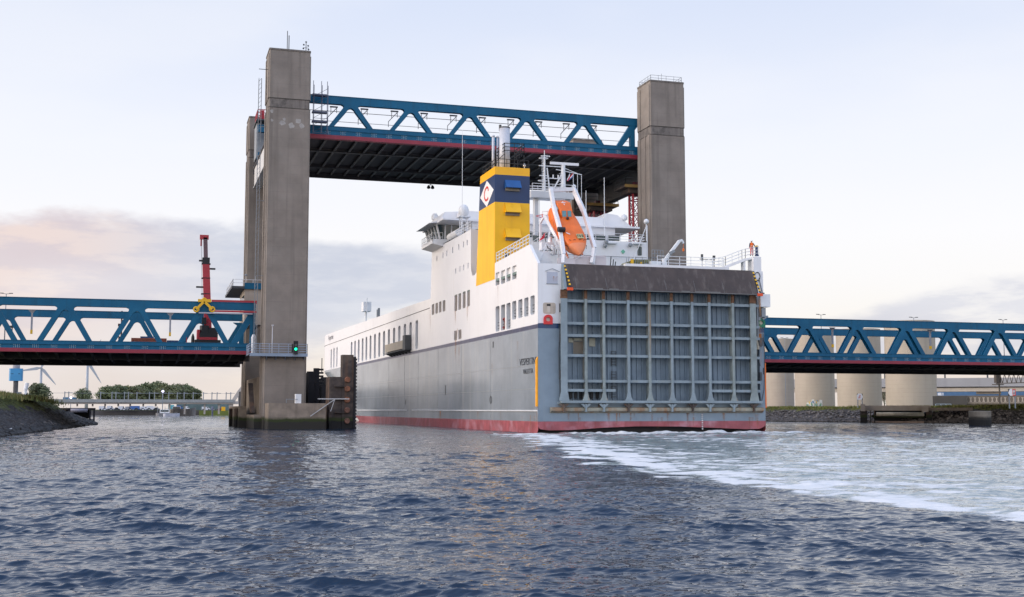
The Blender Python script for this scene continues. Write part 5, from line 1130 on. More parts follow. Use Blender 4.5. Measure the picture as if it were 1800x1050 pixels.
# flags
def flag(name, pts, cols, label, grp=None):
    """cols: list of (material, fraction) in stripes along the hoist"""
    e = None; mb = MB(); A, B, Cc, D = [Vector(p) for p in pts]; n = 8; mb.v = []; k = len(cols)
    for j in range(k+1):
        for i in range(n+1):
            t = i/n; u = j/k; p = A.lerp(B, t).lerp(D.lerp(Cc, t), u); p.y += .07*math.sin(t*7+u); mb.v.append(tuple(p))
    for j in range(k):
        for i in range(n): mb.f.append((j*(n+1)+i, j*(n+1)+i+1, (j+1)*(n+1)+i+1, (j+1)*(n+1)+i)); mb.mi.append(j)
    return single(name, mb, None, label, 'flag', grp, mats=cols)
fw = M('flag white', (.8, .8, .8), .7); fr = M('flag red', (.6, .02, .04), .7); fb = M('flag blue', (.03, .10, .35), .7)
def q3(px, py, Y=Ym): a = onY(px, py, Y); return (a[0], Y, a[1])
flag('courtesy_flag', [q3(998, 316), q3(1008, 302), q3(1009, 310), q3(1000, 318)], [fr, fw, fb], 'small red white and blue flag flying at the mast')
flag('house_flag', [q3(996, 317), q3(1002, 303), q3(1003, 312), q3(998, 319)], [fw, fr], 'small white and red flag flying just left of the tricolour')
flag('stern_ensign', [q3(958, 409, 121), q3(949, 421, 121), q3(948, 424, 121), q3(957, 419, 121)], [fr, fr], 'furled dark red ensign hanging on a staff left of the lifeboat')
# ---- lifeboat davit frame
Yd = 121.0
dv = M('davit white paint', (.74, .74, .76), .45, .06, .8, streak=.25, scol=(.4, .3, .22), sscale=2.5)
def D3(px, py, Y=Yd): a = onY(px, py, Y); return Vector((a[0], Y, a[1]))
mb = MB()
for pts in ([(968, 332, 124), (973, 362, 123), (984, 402, 121), (991, 448, 119.4), (990, 463, 119.2)], [(1008, 332, 124), (1026, 372, 122.6), (1036, 405, 121), (1045, 437, 119.6), (1041, 463, 119.2)]):
    P = [D3(*p) for p in pts]
    for a, b in zip(P, P[1:]): mb.bar(a, b, .34, .5)
P = [D3(968, 335, 124), D3(1008, 333, 124)]; mb.bar(P[0], P[1], .4, .4)
mb.build('davit_frame', dv, ship)
mb = MB(); P = [D3(956, 378, 122.5), D3(968, 400, 122), D3(985, 430, 121), D3(990, 445, 120)]
for a, b in zip(P, P[1:]): mb.bar(a, b, .22, .3)
mb.bar(D3(950, 385, 123.5), D3(950, 462, 123.5), .22); mb.bar(D3(955, 383, 123), D3(950, 392, 123.5), .2); mb.bar(D3(968, 405, 121), D3(950, 462, 121), .1); mb.bar(D3(975, 415, 121), D3(985, 463, 121), .12)
mb.bar(D3(960, 430, 121), D3(985, 440, 121), .1); mb.bar(D3(1042, 440, 119.6), D3(1000, 462, 119.6), .08); mb.build('davit_braces', dv, ship)
mb = MB(); a = D3(981, 404, 120.6); mb.tube((a.x-.1, a.y-.2, a.z), (a.x+.7, a.y-.2, a.z), .28, 12); mb.build('winch_motor', black, ship)
mb = MB(); mb.rail([tuple(D3(936, 441, 124)), tuple(D3(962, 424, 124)), tuple(D3(975, 424, 124))], 1.0, 3, .8, .025); mb.rail([tuple(D3(953, 385, 124.5)), tuple(D3(971, 384, 124.5))], .8, 2, .5, .025); mb.rail([tuple(D3(940, 455, 122)), tuple(D3(985, 440, 122))], .7, 2, .7, .02)
for k in range(9): a = D3(938+k*3.6, 452-k*3.0, 123.3); mb.box(a.x-.25, a.x+.25, a.y-.1, a.y+.3, a.z, a.z+.05)
mb.build('railing', whitei, ship)
mb = MB(); a = D3(960, 438, 122.5); mb.box(a.x-.5, a.x+.9, a.y, a.y+.8, a.z-.1, a.z+.75); a = D3(967, 420, 123); mb.tube((a.x, a.y, a.z-.6), (a.x, a.y, a.z+.2), .22, 10); a = D3(972, 436, 122); mb.tube((a.x, a.y, a.z-.8), (a.x, a.y, a.z+.3), .2, 10); mb.build('davit_locker', whitei, ship)
mb = MB(); a = D3(957, 447, 122.5); mb.box(a.x-.3, a.x+.5, a.y, a.y+.5, a.z-.25, a.z+.1); 
for p, q in (((957, 415), (963, 436)), ((963, 436), (971, 441)), ((975, 412), (979, 430)), ((979, 430), (977, 448))): mb.tube(tuple(D3(*p, 121.5)), tuple(D3(*q, 121.5)), .05, 6)
mb.build('hydraulic_lines', greyd, ship)
mb = MB(); mb.bar(D3(942, 382-2, 124.5), D3(955, 379-2, 124.5), .06); a = D3(955, 380, 124.5); mb.box(a.x-.15, a.x+.1, a.y-.1, a.y+.1, a.z-.35, a.z+.1); mb.bar(D3(942, 380, 124.5), D3(955, 384, 124.5), .05); mb.build('red_arm', red, ship)
mb = MB(); mb.box(43.2, 46.8, 119.6, 120.0, 17.7, 18.9); mb.box(41.2, 43.1, 119.3, 119.6, 17.7, 18.5); mb.bar((42, 119.2, 18.6), (46.5, 119.2, 18.9), .07); mb.build('stern_bulkhead', M('pinkish white steel', (.62, .55, .55), .5, .05), ship)
# ---- deck machinery and cabins along the stern edge
ymat = M('olive yellow gear', (.20, .20, .08), .6, .5, 3.); 
a = onY(1083, 460, 124); b = onY(1141, 449, 124)
mb = MB(); mb.prism([(a[0], 17.7), (b[0], 17.7), (b[0], 19.25), (a[0]+2.0, 19.2), (a[0]+1.2, 18.9)], 'Y', 123.4, 125.2); mb.build('winch_housing', ymat, ship)
mb = MB()
for i in range(12): x = a[0]+.9+i*.27; mb.bar((x, 123.3, 18.0), (x+.1, 123.3, 19.3+.2*math.sin(i*2)), .05)
for i in range(4): mb.tube((a[0]+.8+i*.85, 123.2, 18.35+.2*(i % 2)), (a[0]+.8+i*.85, 125.4, 18.35), .28, 10)
mb.build('winch_pipes', grey, ship)
mb = MB(); mb.box(a[0]+1.45, a[0]+1.75, 123.1, 123.3, 18.0, 19.2); mb.box(a[0]+2.6, a[0]+2.75, 123.1, 123.3, 18.0, 18.9); mb.build('yellow_valve', yellowp, ship)
mb = MB(); c0 = onY(1071, 457, 124)[0]; mb.box(c0-.1, c0+.6, 123.5, 124.3, 17.7, 18.3)
for d in (-.05, .25, .5): mb.bar((c0+d, 123.6, 18.2), (c0+d+.1, 123.6, 19.4-d), .09)
mb.build('mooring_winch', greyd, ship)
mb = MB(); a = onY(1142, 460, 123); mb.box(a[0], a[0]+1.2, 122.6, 123.6, 17.7, 19.0); mb.build('deck_box', whitei, ship)
mb = MB(); a = onY(1146, 452, 125); mb.rail([(a[0], 125, 18.4), (a[0]+1.4, 125, 18.4)], 2.2, 5, .28, .03); mb.build('ladder_cage', grey, ship)
mb = MB(); a = onY(1186, 462, 128); mb.box(a[0], a[0]+1.8, 128, 129.5, 17.7, 19.0); mb.build('deck_locker', M('slate blue cover', (.14, .19, .28), .6), ship)
mb = MB(); a = onY(1212, 462, 128); mb.box(a[0], a[0]+1.3, 128, 130, 17.7, 19.35); mb.build('deck_cabin', whitei, ship)
mb = MB(); mb.box(a[0]+.1, a[0]+.85, 127.95, 128, 18.2, 19.1); mb.box(a[0]+.95, a[0]+1.25, 127.95, 128, 18.0, 19.3); mb.build('window', glass, ship)
mb = MB(); a = onY(1197, 460, 126); mb.lathe((a[0], 126, 17.7), [(.35, 0), (.35, .9), (.2, 1.1)], 12); mb.build('drum', M('sand drum', (.45, .33, .2), .6), ship)
mb = MB(); a = onY(1234, 452, 122); mb.bar((a[0], 122, 17.7), (a[0], 122, 19.9), .06); mb.box(a[0]-.1, a[0]+.1, 121.9, 122.1, 19.2, 19.9); a = onY(1255, 450, 122); mb.bar((a[0], 122, 17.7), (a[0], 122, 19.6), .07); mb.bar((a[0]-1.8, 122, 19.35), (a[0]+.1, 122, 19.3), .06); mb.box(a[0]-.13, a[0]+.13, 121.9, 122.1, 19.4, 19.8); mb.build('stern_light', greyd, ship)
mb = MB(); a = onY(1168, 458, 123); b = onY(1194, 424, 123); p = Vector((a[0], 123, a[1])); q = Vector((b[0], 123, b[1]))
e = empty('deck_crane', (a[0], 123, 17.7), 'small white deck crane with slanted jib on the stern right of the lifeboat', 'crane')
mb.bar(p, q, .28, .4, up=(0, 1, 0)); mb.bar(q, q+Vector((.35, 0, .12)), .26, .3, up=(0, 1, 0)); mb.bar(q+Vector((.35, 0, .12)), q+Vector((.5, 0, -.25)), .2); mb.build('jib', whitei, e)
mb = MB(); m_ = p.lerp(q, .42); mb.bar(m_+Vector((-.25, -.2, -.15)), m_+Vector((.35, -.2, .15)), .3); mb.tube(p+Vector((.1, -.2, -.2)), m_+Vector((.15, -.2, 0)), .08); mb.build('ram', grey, e)
mb = MB(); mb.tube((p.x, 123, 17.7), (p.x, 123, p.z+.2), .3, 12); mb.box(p.x-.5, p.x+.35, 122.6, 123.4, 17.7, 18.3); mb.build('pedestal', whitei, e)
mb = MB(); mb.bar(q+Vector((.5, 0, -.2)), q+Vector((.5, 0, -.9)), .03); mb.lathe((q.x+.5, 123, q.z-1.2), [(.03, 0), (.12, .1), (.14, .3), (.04, .4)], 8); mb.build('hook_block', orange, e)
# ---- things on the long forward deck
def mastbox(px, py, w_, label):
    y, z = onX(px, py, XP+3); mb = MB(); mb.tube((XP+3, y, 17.3), (XP+3, y, z), .22, 8); mb.box(XP+2.3, XP+3.9, y-1.2, y+1.2, z, z+w_); mb.bar((XP+3, y, z-2.2), (XP+3, y-3, z-4), .12); mb.bar((XP+3, y-1.4, z-.5), (XP+3, y-1.4, z+w_+.8), .15); mb.build('deck_mast', whitei, ship)
mastbox(643, 548, 1.9, '')
y, z = onX(664, 552, XP+2); mb = MB(); mb.box(XP+1.8, XP+2.2, y-.2, y+.2, 17.3, z+.8); mb.box(XP+1.8, XP+2.2, y-1.2, y-1, 17.3, z+1.0); mb.build('deck_vent', grey, ship)
y, z = onX(599, 586, XP+2); mb = MB(); mb.box(XP+1.6, XP+2.4, y-.6, y+.6, 17.3, z+.6); mb.build('bow_lamp', greyd, ship)
# ================================================================== LIFEBOAT (own thing, resting in the davit)
A = Vector((42.95, 124.6, 24.55)); Bn = Vector((43.65, 119.2, 18.9)); ax_ = (Bn-A); Ln = ax_.length; d = ax_.normalized(); sx_ = Vector((1, 0, 0)); sx_ = (sx_-d*d.dot(sx_)).normalized(); up_ = sx_.cross(d); up_ = up_ if up_.z > 0 else -up_
lb = empty('lifeboat', tuple((A+Bn)/2), 'orange enclosed free fall lifeboat hanging nose down in the white stern davit', 'lifeboat')
def LB(t, x, h): return A+d*(t*Ln)+sx_*x+up_*h
prof = [(0.0, .80, .55, .5), (.04, 1.08, .8, .75), (.15, 1.28, .95, .95), (.35, 1.38, .95, 1.05), (.6, 1.38, .90, 1.0), (.74, 1.28, .85, .92), (.85, .95, .75, .75), (.93, .55, .55, .5), (1.0, .03, .1, .1)]
def shell(flt):
    v = []; K = 28; cols = []
    for (t, w_, hu, hd) in prof:
        for i in range(K):
            a = 2*math.pi*i/K; c_, s_ = math.cos(a), math.sin(a); ex = .62
            w_ *= 1.0; x = 1.10*w_*math.copysign(abs(c_)**ex, c_); h = (hu if s_ > 0 else hd)*math.copysign(abs(s_)**(.62 if s_ > 0 else .9), s_); v.append(LB(t, x, h))
    f = [(j*K+i, j*K+(i+1) % K, (j+1)*K+(i+1) % K, (j+1)*K+i) for j in range(len(prof)-1) for i in range(K)]+[tuple(range(K))]
    return v, f, K
v, f, K = shell(0); mb = MB(); mb.v = [tuple(q) for q in v]; mb.f = f; mb.mi = [1 if (j < (len(prof)-1)*K and j//K >= 5) and ((j % K) >= 14 or j//K >= 6) else 0 for j in range(len(f))]
o = mb.build('hull', None, lb, True, mats=[orange, orange2])
mb = MB()                                           # wheelhouse
P = [(-.02, .85, .8), (.0, .92, 1.35), (.12, .95, 1.75), (.27, .85, 1.55), (.36, .7, .9)]; v = []
for (t, w_, h) in P: v += [LB(t, -w_, .6), LB(t, -w_*.82, h), LB(t, w_*.82, h), LB(t, w_, .6)]
mb.add(v, [(j*4+i, j*4+i+1, j*4+i+5, j*4+i+4) for j in range(4) for i in range(3)]+[(0, 1, 2, 3), (19, 18, 17, 16)]); mb.build('wheelhouse', orange, lb)
lg = M('lifeboat window', (.10, .28, .33), .1, .1)
for x0, x1 in ((-.56, -.08), (.08, .52)):
    mb = MB(); mb.add([LB(.275, x0, 1.57), LB(.275, x1, 1.57), LB(.335, x1, 1.13), LB(.335, x0, 1.13)], [(0, 1, 2, 3)]); mb.add([LB(.275, x0, 1.5), LB(.275, x1, 1.5), LB(.335, x1, 1.06), LB(.335, x0, 1.06)], [(0, 1, 2, 3)]); mb.build('window', lg, lb)
mb = MB(); q = [LB(.10, -.93, 1.15), LB(.22, -.88, 1.1), LB(.22, -.78, 1.5), LB(.10, -.84, 1.55)]; mb.add([p-sx_*.05 for p in q], [(0, 1, 2, 3)]); mb.build('window', M('pale window', (.4, .42, .42), .2), lb)
mb = MB(); mb.lathe(tuple(LB(.37, .0, .98)), [(.06, -.1), (.16, 0), (.16, .18), (.05, .24)], 10); mb.build('lamp', black, lb)
mb = MB(); mb.add([LB(.70, .12, .985), LB(.70, .88, .985), LB(.78, .82, .93), LB(.78, .10, .93)], [(0, 1, 2, 3)])
mb.add([LB(.70, .12, .9), LB(.70, .88, .9), LB(.78, .82, .85), LB(.78, .10, .85)], [(0, 1, 2, 3)]); mb.build('number_panel', M('panel cream', (.60, .55, .28), .5), lb)
mb = MB()
for k in range(5):
    xk = .2+k*.15; mb.bar(LB(.712, xk, 1.0), LB(.765, xk+(.05 if k % 2 else -.02), .965), .05, .02, up=tuple(up_))
mb.build('panel_marks', black, lb)
mb = MB()
for s in (-1, 1):
    pts = [LB(.62+.045*i, s*(1.36-.04*i*i*.25), .12+(.16 if i % 2 else -.05)) for i in range(7)]
    mb.path(pts, .03, 5)
pts = [LB(.80+.0*i, -.95+.32*i, .70+(.0 if i % 2 else .14)) for i in range(7)]; mb.path(pts, .03, 5); mb.build('grab_rope', M('dark rope', (.08, .05, .04), .8), lb)
mb = MB(); mb.bar(LB(.08, -.02, 1.72), LB(.17, -.02, 1.72), .07, .02, up=tuple(up_)); mb.bar(LB(.12, -.28, 1.76), LB(.12, .22, 1.76), .07, .02, up=tuple(up_)); mb.bar(LB(.66, -.95, .93), LB(.70, -.6, .95), .1, .03, up=tuple(up_)); mb.bar(LB(-.01, -.7, 1.38), LB(-.01, .6, 1.38), .08, .04); mb.build('white_markings', whitei, lb)
mb = MB()
for i in range(2):
    s = -1 if i == 0 else 1; mb.bar(LB(.04, s*1.1, -.3), LB(.92, s*.9, -.95), .12, .18)
mb.build('skid', orange2, lb)
# ================================================================== PERSON on the starboard corner
def person(loc, label):
    e = empty('person', loc, label, 'person'); X, Y, Z = loc
    J = {'pel': (0, 0, .95), 'wai': (0, 0, 1.12), 'che': (0, -.01, 1.36), 'nk': (0, 0, 1.50), 'hd': (0, .01, 1.60), 'ht': (.0, .01, 1.74),
         'hl': (-.10, 0, .90), 'kl': (-.12, -.04, .50), 'al': (-.13, 0, .08), 'tl': (-.13, .15, .03), 'hr': (.10, 0, .90), 'kr': (.12, -.02, .50), 'ar': (.14, .02, .08), 'tr': (.15, .17, .03),
         'sl': (-.19, 0, 1.42), 'el': (-.27, -.04, 1.17), 'wl': (-.24, .06, .95), 'fl': (-.23, .10, .88), 'sr': (.19, 0, 1.42), 'er': (.36, .06, 1.24), 'wr': (.52, .16, 1.08), 'fr': (.57, .2, 1.03)}
    Rr = {'pel': .15, 'wai': .14, 'che': .17, 'nk': .06, 'hd': .10, 'ht': .07, 'hl': .10, 'kl': .075, 'al': .055, 'tl': .05, 'hr': .10, 'kr': .075, 'ar': .055, 'tr': .05, 'sl': .075, 'el': .055, 'wl': .042, 'fl': .045, 'sr': .075, 'er': .055, 'wr': .042, 'fr': .045}
    E = [('pel', 'wai'), ('wai', 'che'), ('che', 'nk'), ('nk', 'hd'), ('hd', 'ht'), ('pel', 'hl'), ('hl', 'kl'), ('kl', 'al'), ('al', 'tl'), ('pel', 'hr'), ('hr', 'kr'), ('kr', 'ar'), ('ar', 'tr'), ('che', 'sl'), ('sl', 'el'), ('el', 'wl'), ('wl', 'fl'), ('che', 'sr'), ('sr', 'er'), ('er', 'wr'), ('wr', 'fr')]
    ks = list(J); me = bpy.data.meshes.new('body'); me.from_pydata([J[k] for k in ks], [(ks.index(a), ks.index(b)) for a, b in E], [])
    o = bpy.data.objects.new('body', me); C.objects.link(o); o.parent = e
    m = o.modifiers.new('s', 'SKIN'); m.use_smooth_shade = True
    for i, k in enumerate(ks): me.skin_vertices[0].data[i].radius = (Rr[k], Rr[k]*(.72 if k in ('pel', 'wai', 'che') else 1))
    me.skin_vertices[0].data[0].use_root = True
    o.modifiers.new('u', 'SUBSURF').levels = 1; o.modifiers['u'].render_levels = 2
    hv = M('red work trousers', (.62, .035, .02), .8, .1, 3.); navyj = M('navy jacket', (.02, .03, .07), .8)
    m_ = bpy.data.materials.new('work clothes'); m_.use_nodes = True; t = m_.node_tree; n = t.nodes; l = t.links; tc_ = n.new('ShaderNodeTexCoord'); sp = n.new('ShaderNodeSeparateXYZ'); l.new(tc_.outputs['Object'], sp.inputs[0])
    rp_ = n.new('ShaderNodeValToRGB'); rp_.color_ramp.interpolation = 'CONSTANT'; mp = n.new('ShaderNodeMath'); mp.operation = 'DIVIDE'; l.new(sp.outputs[2], mp.inputs[0]); mp.inputs[1].default_value = 2
    l.new(mp.outputs[0], rp_.inputs[0]); el = rp_.color_ramp.elements; el[0].color = (.02, .02, .02, 1); el[1].position = .06; el[1].color = (.62, .03, .02, 1)
    for p_, c__ in ((.475, (.02, .03, .07)), (.75, (.42, .26, .19))): q = el.new(p_); q.color = (*c__, 1)
    l.new(rp_.outputs[0], n['Principled BSDF'].inputs['Base Color']); n['Principled BSDF'].inputs['Roughness'].default_value = .8; me.materials.append(m_)
    mb = MB(); mb.lathe((X, Y, Z+.98), [(.185, 0), (.19, .15), (.215, .38), (.15, .50), (.09, .53)], 14, .72); mb.build('vest', M('orange vest', (.9, .16, .01), .7), e, True)
    mb = MB(); mb.lathe((X, Y, Z+1.08), [(.197, 0), (.2, .05)], 14, .74); mb.build('reflective_band', M('reflective silver', (.7, .7, .6), .4), e)
    mb = MB(); mb.lathe((X, Y+.01, Z+1.66), [(.135, 0), (.13, .05), (.10, .11), (.03, .145)], 14); mb.build('helmet', white, e, True)
    return e
px_, pz_ = onY(1321.5, 451, YS+.7)
person((px_, YS+.7, 19.46), 'crew member in orange vest, red trousers and white helmet standing at the stern rail')
mb = MB(); a = onY(1330, 440, YS+.5); mb.box(a[0]-.12, a[0]+.12, YS+.4, YS+.6, 19.5, 20.5); mb.box(a[0]-.16, a[0]+.16, YS+.35, YS+.65, 19.45, 19.6); mb.build('control_stand', navy, ship)
mb = MB(); mb.box(a[0]-.13, a[0]+.13, YS+.37, YS+.62, 20.5, 20.62); mb.build('control_stand_top', yellowp, ship)
# ================================================================== CONCRETE WIND SCREENS (right)
scm = M('wind screen concrete', (.41, .355, .29), .85, .1, .12, streak=.6, scol=(.30, .26, .22), sscale=.45, lines=.5, bump=.2, bs=2, blotch=.45, bcol=(.33, .285, .24), bsc=.06)
scb = M('plinth concrete', (.17, .16, .15), .9, .2, .3, streak=.4, scol=(.09, .085, .08))
def screen(px, dist, wpx, ytop, label):
    p = far(px, dist); r = wpx*dist/FPX/2; zt_ = ztop(ytop, dist)*1.0; e = empty('wind_screen', (p.x, p.y, 2.5), label, 'wind screen', 'round concrete wind screens behind the right span')
    c0 = math.atan2(-p.y, -p.x)                     # facing the water
    n = 44; mb = MB(); v = []; th = .6
    for i in range(n+1):
        a = c0-math.radians(128)+math.radians(256)*i/n
        for rr in (r, r-th):
            for z in (2.6, zt_): v.append((p.x+rr*math.cos(a), p.y+rr*math.sin(a), z))
    f = []
    for i in range(n):
        k = i*4; f += [(k, k+4, k+5, k+1), (k+2, k+3, k+7, k+6), (k+1, k+5, k+7, k+3), (k, k+2, k+6, k+4)]
    f += [(0, 1, 3, 2), (n*4, n*4+2, n*4+3, n*4+1)]; mb.add(v, f); mb.build('shell', scm, e, False)
    mb = MB(); mb.lathe((p.x, p.y, -.5), [(r+.5, 0), (r+.5, 3.3)], 32); mb.build('plinth', scb, e); return e, p, r
s4 = screen(1602.5, 372, 81, 574, 'nearest and largest round concrete wind screen, right of the others')
s3 = screen(1511.5, 398, 72.5, 585.5, 'round concrete wind screen second from the right, behind the signboard')
s2 = screen(1433, 424, 66, 592, 'round concrete wind screen with graffiti at its foot, third from the right')
s1 = screen(1371.5, 450, 48, 600, 'smallest round concrete wind screen next to the ship')
e, p, r = s2; gm = [M('graffiti '+n_, c_, .7, .1) for n_, c_ in (('white', (.6, .6, .58)), ('green', (.05, .25, .13)), ('yellow', (.6, .45, .06)), ('blue', (.1, .2, .35)))]
mb = MB(); c0 = math.atan2(-p.y, -p.x)
for i in range(90):
    a = c0-.45+.75*R_.random(); z = 3.0+R_.random()*(.6+1.6*math.sin((a-c0+.5)*3)); rr = r+.03+.002*i
    w1 = R_.uniform(.06, .13) if i < 40 else R_.uniform(.015, .05); h = R_.uniform(.4, 1.1) if i < 40 else R_.uniform(.2, .8); mb.cur = 0 if i < 40 else i % 4
    t_ = R_.uniform(-.03, .03)
    mb.add([(p.x+rr*math.cos(a), p.y+rr*math.sin(a), z), (p.x+rr*math.cos(a+w1), p.y+rr*math.sin(a+w1), z+t_*6), (p.x+rr*math.cos(a+w1+t_), p.y+rr*math.sin(a+w1+t_), z+h), (p.x+rr*math.cos(a+t_), p.y+rr*math.sin(a+t_), z+h*.9)], [(0, 1, 2, 3)])
mb.build('graffiti', None, e, mats=gm)
# ---- quay, jetty and dolphin on the right
def fb(x0, x1, ya, yb, dist, depth, name, mat, label, cat, group=None, top=False):
    """a box whose front spans two bearings at a distance; ya/yb give heights"""
    a = far(x0, dist); b = far(x1, dist); z1 = ztop(ya, dist); z0 = ztop(yb, dist) if yb is not None else -1
    d_ = (b-a).normalized(); n_ = Vector((-d_.y, d_.x, 0)); n_ = n_ if n_.dot(a) > 0 else -n_
    mb = MB(); P = [(a.x, a.y), (b.x, b.y), (b.x+n_.x*depth, b.y+n_.y*depth), (a.x+n_.x*depth, a.y+n_.y*depth)]; mb.prism(P, 'Z', z0, z1)
    return single(name, mb, mat, label, cat, group)
def fbp(x0, x1, ya, yb, dist, depth, name, mat, par, dz=0):
    a = far(x0, dist); b = far(x1, dist); z1 = ztop(ya, dist); z0 = ztop(yb, dist) if yb is not None else -1
    d_ = (b-a).normalized(); n_ = Vector((-d_.y, d_.x, 0)); n_ = n_ if n_.dot(a) > 0 else -n_
    mb = MB(); mb.prism([(a.x, a.y), (b.x, b.y), (b.x+n_.x*depth, b.y+n_.y*depth), (a.x+n_.x*depth, a.y+n_.y*depth)], 'Z', z0, z1); return mb.build(name, mat, par)
J0 = 230
c_ = far(1600, J0); e = empty('jetty', (c_.x, c_.y, -1), 'concrete and steel mooring jetty on the right bank with a long pale pipe', 'jetty')
fbp(1513, 1636, 713.5, 722, J0+1.0, 3.5, 'deck_beam', conc2, e)
fbp(1513, 1521, 711, 723, J0, 1, 'bollard_block', conc2, e); fbp(1620, 1632, 716, 724, J0, 1, 'bollard_block', conc2, e)
fbp(1620, 1710, 717, 722, J0+.5, 3, 'deck_beam', conc3, e); fbp(1512, 1524, 722, None, J0+.7, 3, 'pile_cluster', rustd, e); fbp(1628, 1638, 722, None, J0+.3, 3, 'pile_cluster', rustd, e)
a = far(1540, J0-.3, ztop(728, J0)); b = far(1624, J0-.3, ztop(728, J0)); mb = MB(); mb.tube(a, b, .38, 14); mb.build('pipe', M('mossy pale pipe', (.40, .36, .28), .8, .35, 1., blotch=.3, bcol=(.18, .19, .08), bsc=.8), e, True)
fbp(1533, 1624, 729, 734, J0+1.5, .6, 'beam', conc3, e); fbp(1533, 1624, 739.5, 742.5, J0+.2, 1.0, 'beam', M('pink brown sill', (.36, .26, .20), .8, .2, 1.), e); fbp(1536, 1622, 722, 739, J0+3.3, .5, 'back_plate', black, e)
for px in (1529, 1536): fbp(px, px+2, 722, 742, J0, .5, 'pile', rustd, e)
e = empty('sheet_pile_wall', tuple(far(1680, J0+4, -1)), 'dark steel sheet pile wall right of the jetty', 'wall'); 
for i in range(12): fbp(1640+i*5.0, 1644.2+i*5.0, 723, None, J0+3+.5*(i % 2), .6, 'sheet_pile', rustd, e)
D0 = 196; p = far(1722, D0); mb = MB(); mb.cur = 0; rr = 17*D0/FPX*1.02; mb.lathe((p.x, p.y, -1), [(rr, 0), (rr, ztop(723.5, D0)+1), (rr-.1, ztop(723, D0)+1.05)], 28); single('mooring_dolphin', mb, M('dolphin concrete', (.19, .165, .13), .9, .3, .8, streak=.6, scol=(.09, .08, .06), tide=(1.0, DARKW, (.012, .012, .012)), bump=.3), 'squat round concrete mooring dolphin in front of the right bank', 'dolphin')
def board(px0, px1, py0, py1, foot, dist, kind, label):
    c = far((px0+px1)/2, dist); w = (px1-px0)*dist/FPX; z1 = ztop(py0, dist); z0 = ztop(py1, dist); e = empty('river_sign', (c.x, c.y, ztop(foot, dist)), label, 'sign')
    a = far(px0, dist); b = far(px1, dist); u = (b-a).normalized(); n_ = Vector((u.y, -u.x, 0)); n_ = -n_ if n_.dot(c) > 0 else n_
    def P(s, z, off=0): q = a.lerp(b, s)+n_*off; return Vector((q.x, q.y, z))
    mb = MB(); mb.add([P(0, z0), P(1, z0), P(1, z1), P(0, z1), P(0, z0, -.08), P(1, z0, -.08), P(1, z1, -.08), P(0, z1, -.08)], [(0, 1, 2, 3), (7, 6, 5, 4), (0, 4, 5, 1), (1, 5, 6, 2), (2, 6, 7, 3), (3, 7, 4, 0)]); mb.build('panel', M('sign white', (.8, .8, .8), .5, .03), e)
    mb = MB()
    for s in (.12, .88): mb.bar(P(s, ztop(foot, dist)-.5, -.12), P(s, z1, -.12), .14)
    mb.build('post', grey, e)
    def poly(pts, mt, nm):
        mb = MB(); k = len(pts); mb.add([P(s, z0+(z1-z0)*t, .02) for s, t in pts], [tuple(range(k))]); mb.build(nm, mt, e)
    if kind == 'arrow':
        poly([(0, 1), (0, .45), (.25, 1)], black, 'corner'); poly([(0, 0), (0, .45), (.25, 0)], black, 'corner')
        for q in ([(.58, 0), (1, 0), (1, .14), (.58, .14)], [(.58, .86), (1, .86), (1, 1), (.58, 1)], [(.58, .14), (.66, .14), (.66, .86), (.58, .86)], [(.92, .14), (1, .14), (1, .86), (.92, .86)]): poly(q, red, 'red_border')
        for q in ([(.74, .22), (.84, .22), (.84, .6), (.74, .6)], [(.74, .68), (.84, .68), (.84, .8), (.74, .8)], [(.70, .22), (.88, .22), (.88, .3), (.70, .3)]): poly(q, black, 'symbol')
    else:
        poly([(.0, 1), (0, .75), (.2, 1)], black, 'corner'); poly([(.8, 1), (1, .6), (1, 1)], black, 'corner'); poly([(.85, 0), (1, .4), (1, 0)], black, 'corner')
        for q in ([(.25, .3), (.38, .12), (.48, .5), (.4, .6)], [(.4, .75), (.6, .8), (.65, .68), (.45, .62)], [(.55, .3), (.62, .25), (.6, .55), (.52, .55)]): poly(q, M('faded red', (.6, .12, .08), .6), 'symbol')
board(1507, 1517, 693.5, 703.5, 713, 240, 'x', 'white river sign with worn red symbol on two posts by the jetty')
board(1773, 1786.5, 687, 698, 713, 200, 'arrow', 'white river sign with red bordered square and black corners on the right bank')
# ---- viaduct and walls behind the right bank
V0 = 520; c_ = far(1700, V0); e = empty('viaduct', (c_.x, c_.y, 0), 'long pale grey viaduct with high parapet behind the wind screens', 'viaduct')
vm = M('viaduct concrete', (.33, .33, .335), .8, .1, .05, streak=.5, scol=(.22, .22, .23), sscale=.25); vc = M('viaduct cream soffit', (.50, .44, .36), .8, .08)
fbp(1335, 2000, 669, 683.2, V0, 12, 'parapet', vm, e); fbp(1335, 2000, 684.5, 691, V0+1, 10, 'deck', vc, e); fbp(1335, 2000, 683.2, 684.6, V0+.6, 10, 'shadow_joint', greyd, e)
fbp(1717, 1761, 684.8, 695, V0-1, 12, 'abutment', vc, e); fbp(1548, 1563, 691, 705, V0+2, 9, 'pillar', conc2, e); fbp(1350, 1356, 691, 712, V0+2, 9, 'pillar', conc2, e)
e = empty('warehouse', tuple(far(1740, 600, 0)), 'blue and white low warehouse with a row of panes under the viaduct', 'building')
fbp(1630, 2000, 690, 712, 600, 20, 'wall', M('blue shed', (.05, .12, .24), .6), e)
for i in range(40): fbp(1632+i*8.5, 1639+i*8.5, 692.5, 697, 599.5, .3, 'window', M('pale shed panes', (.6, .63, .7), .3), e)
W0 = 330; e = empty('retaining_wall', tuple(far(1730, W0, 0)), 'brown concrete retaining wall with a row of arched pale recesses', 'wall')
wm = M('brown wall', (.15, .125, .10), .9, .2, .3, streak=.4, scol=(.08, .07, .06)); fbp(1645, 1840, 697.5, 716, W0, 2, 'wall', wm, e)
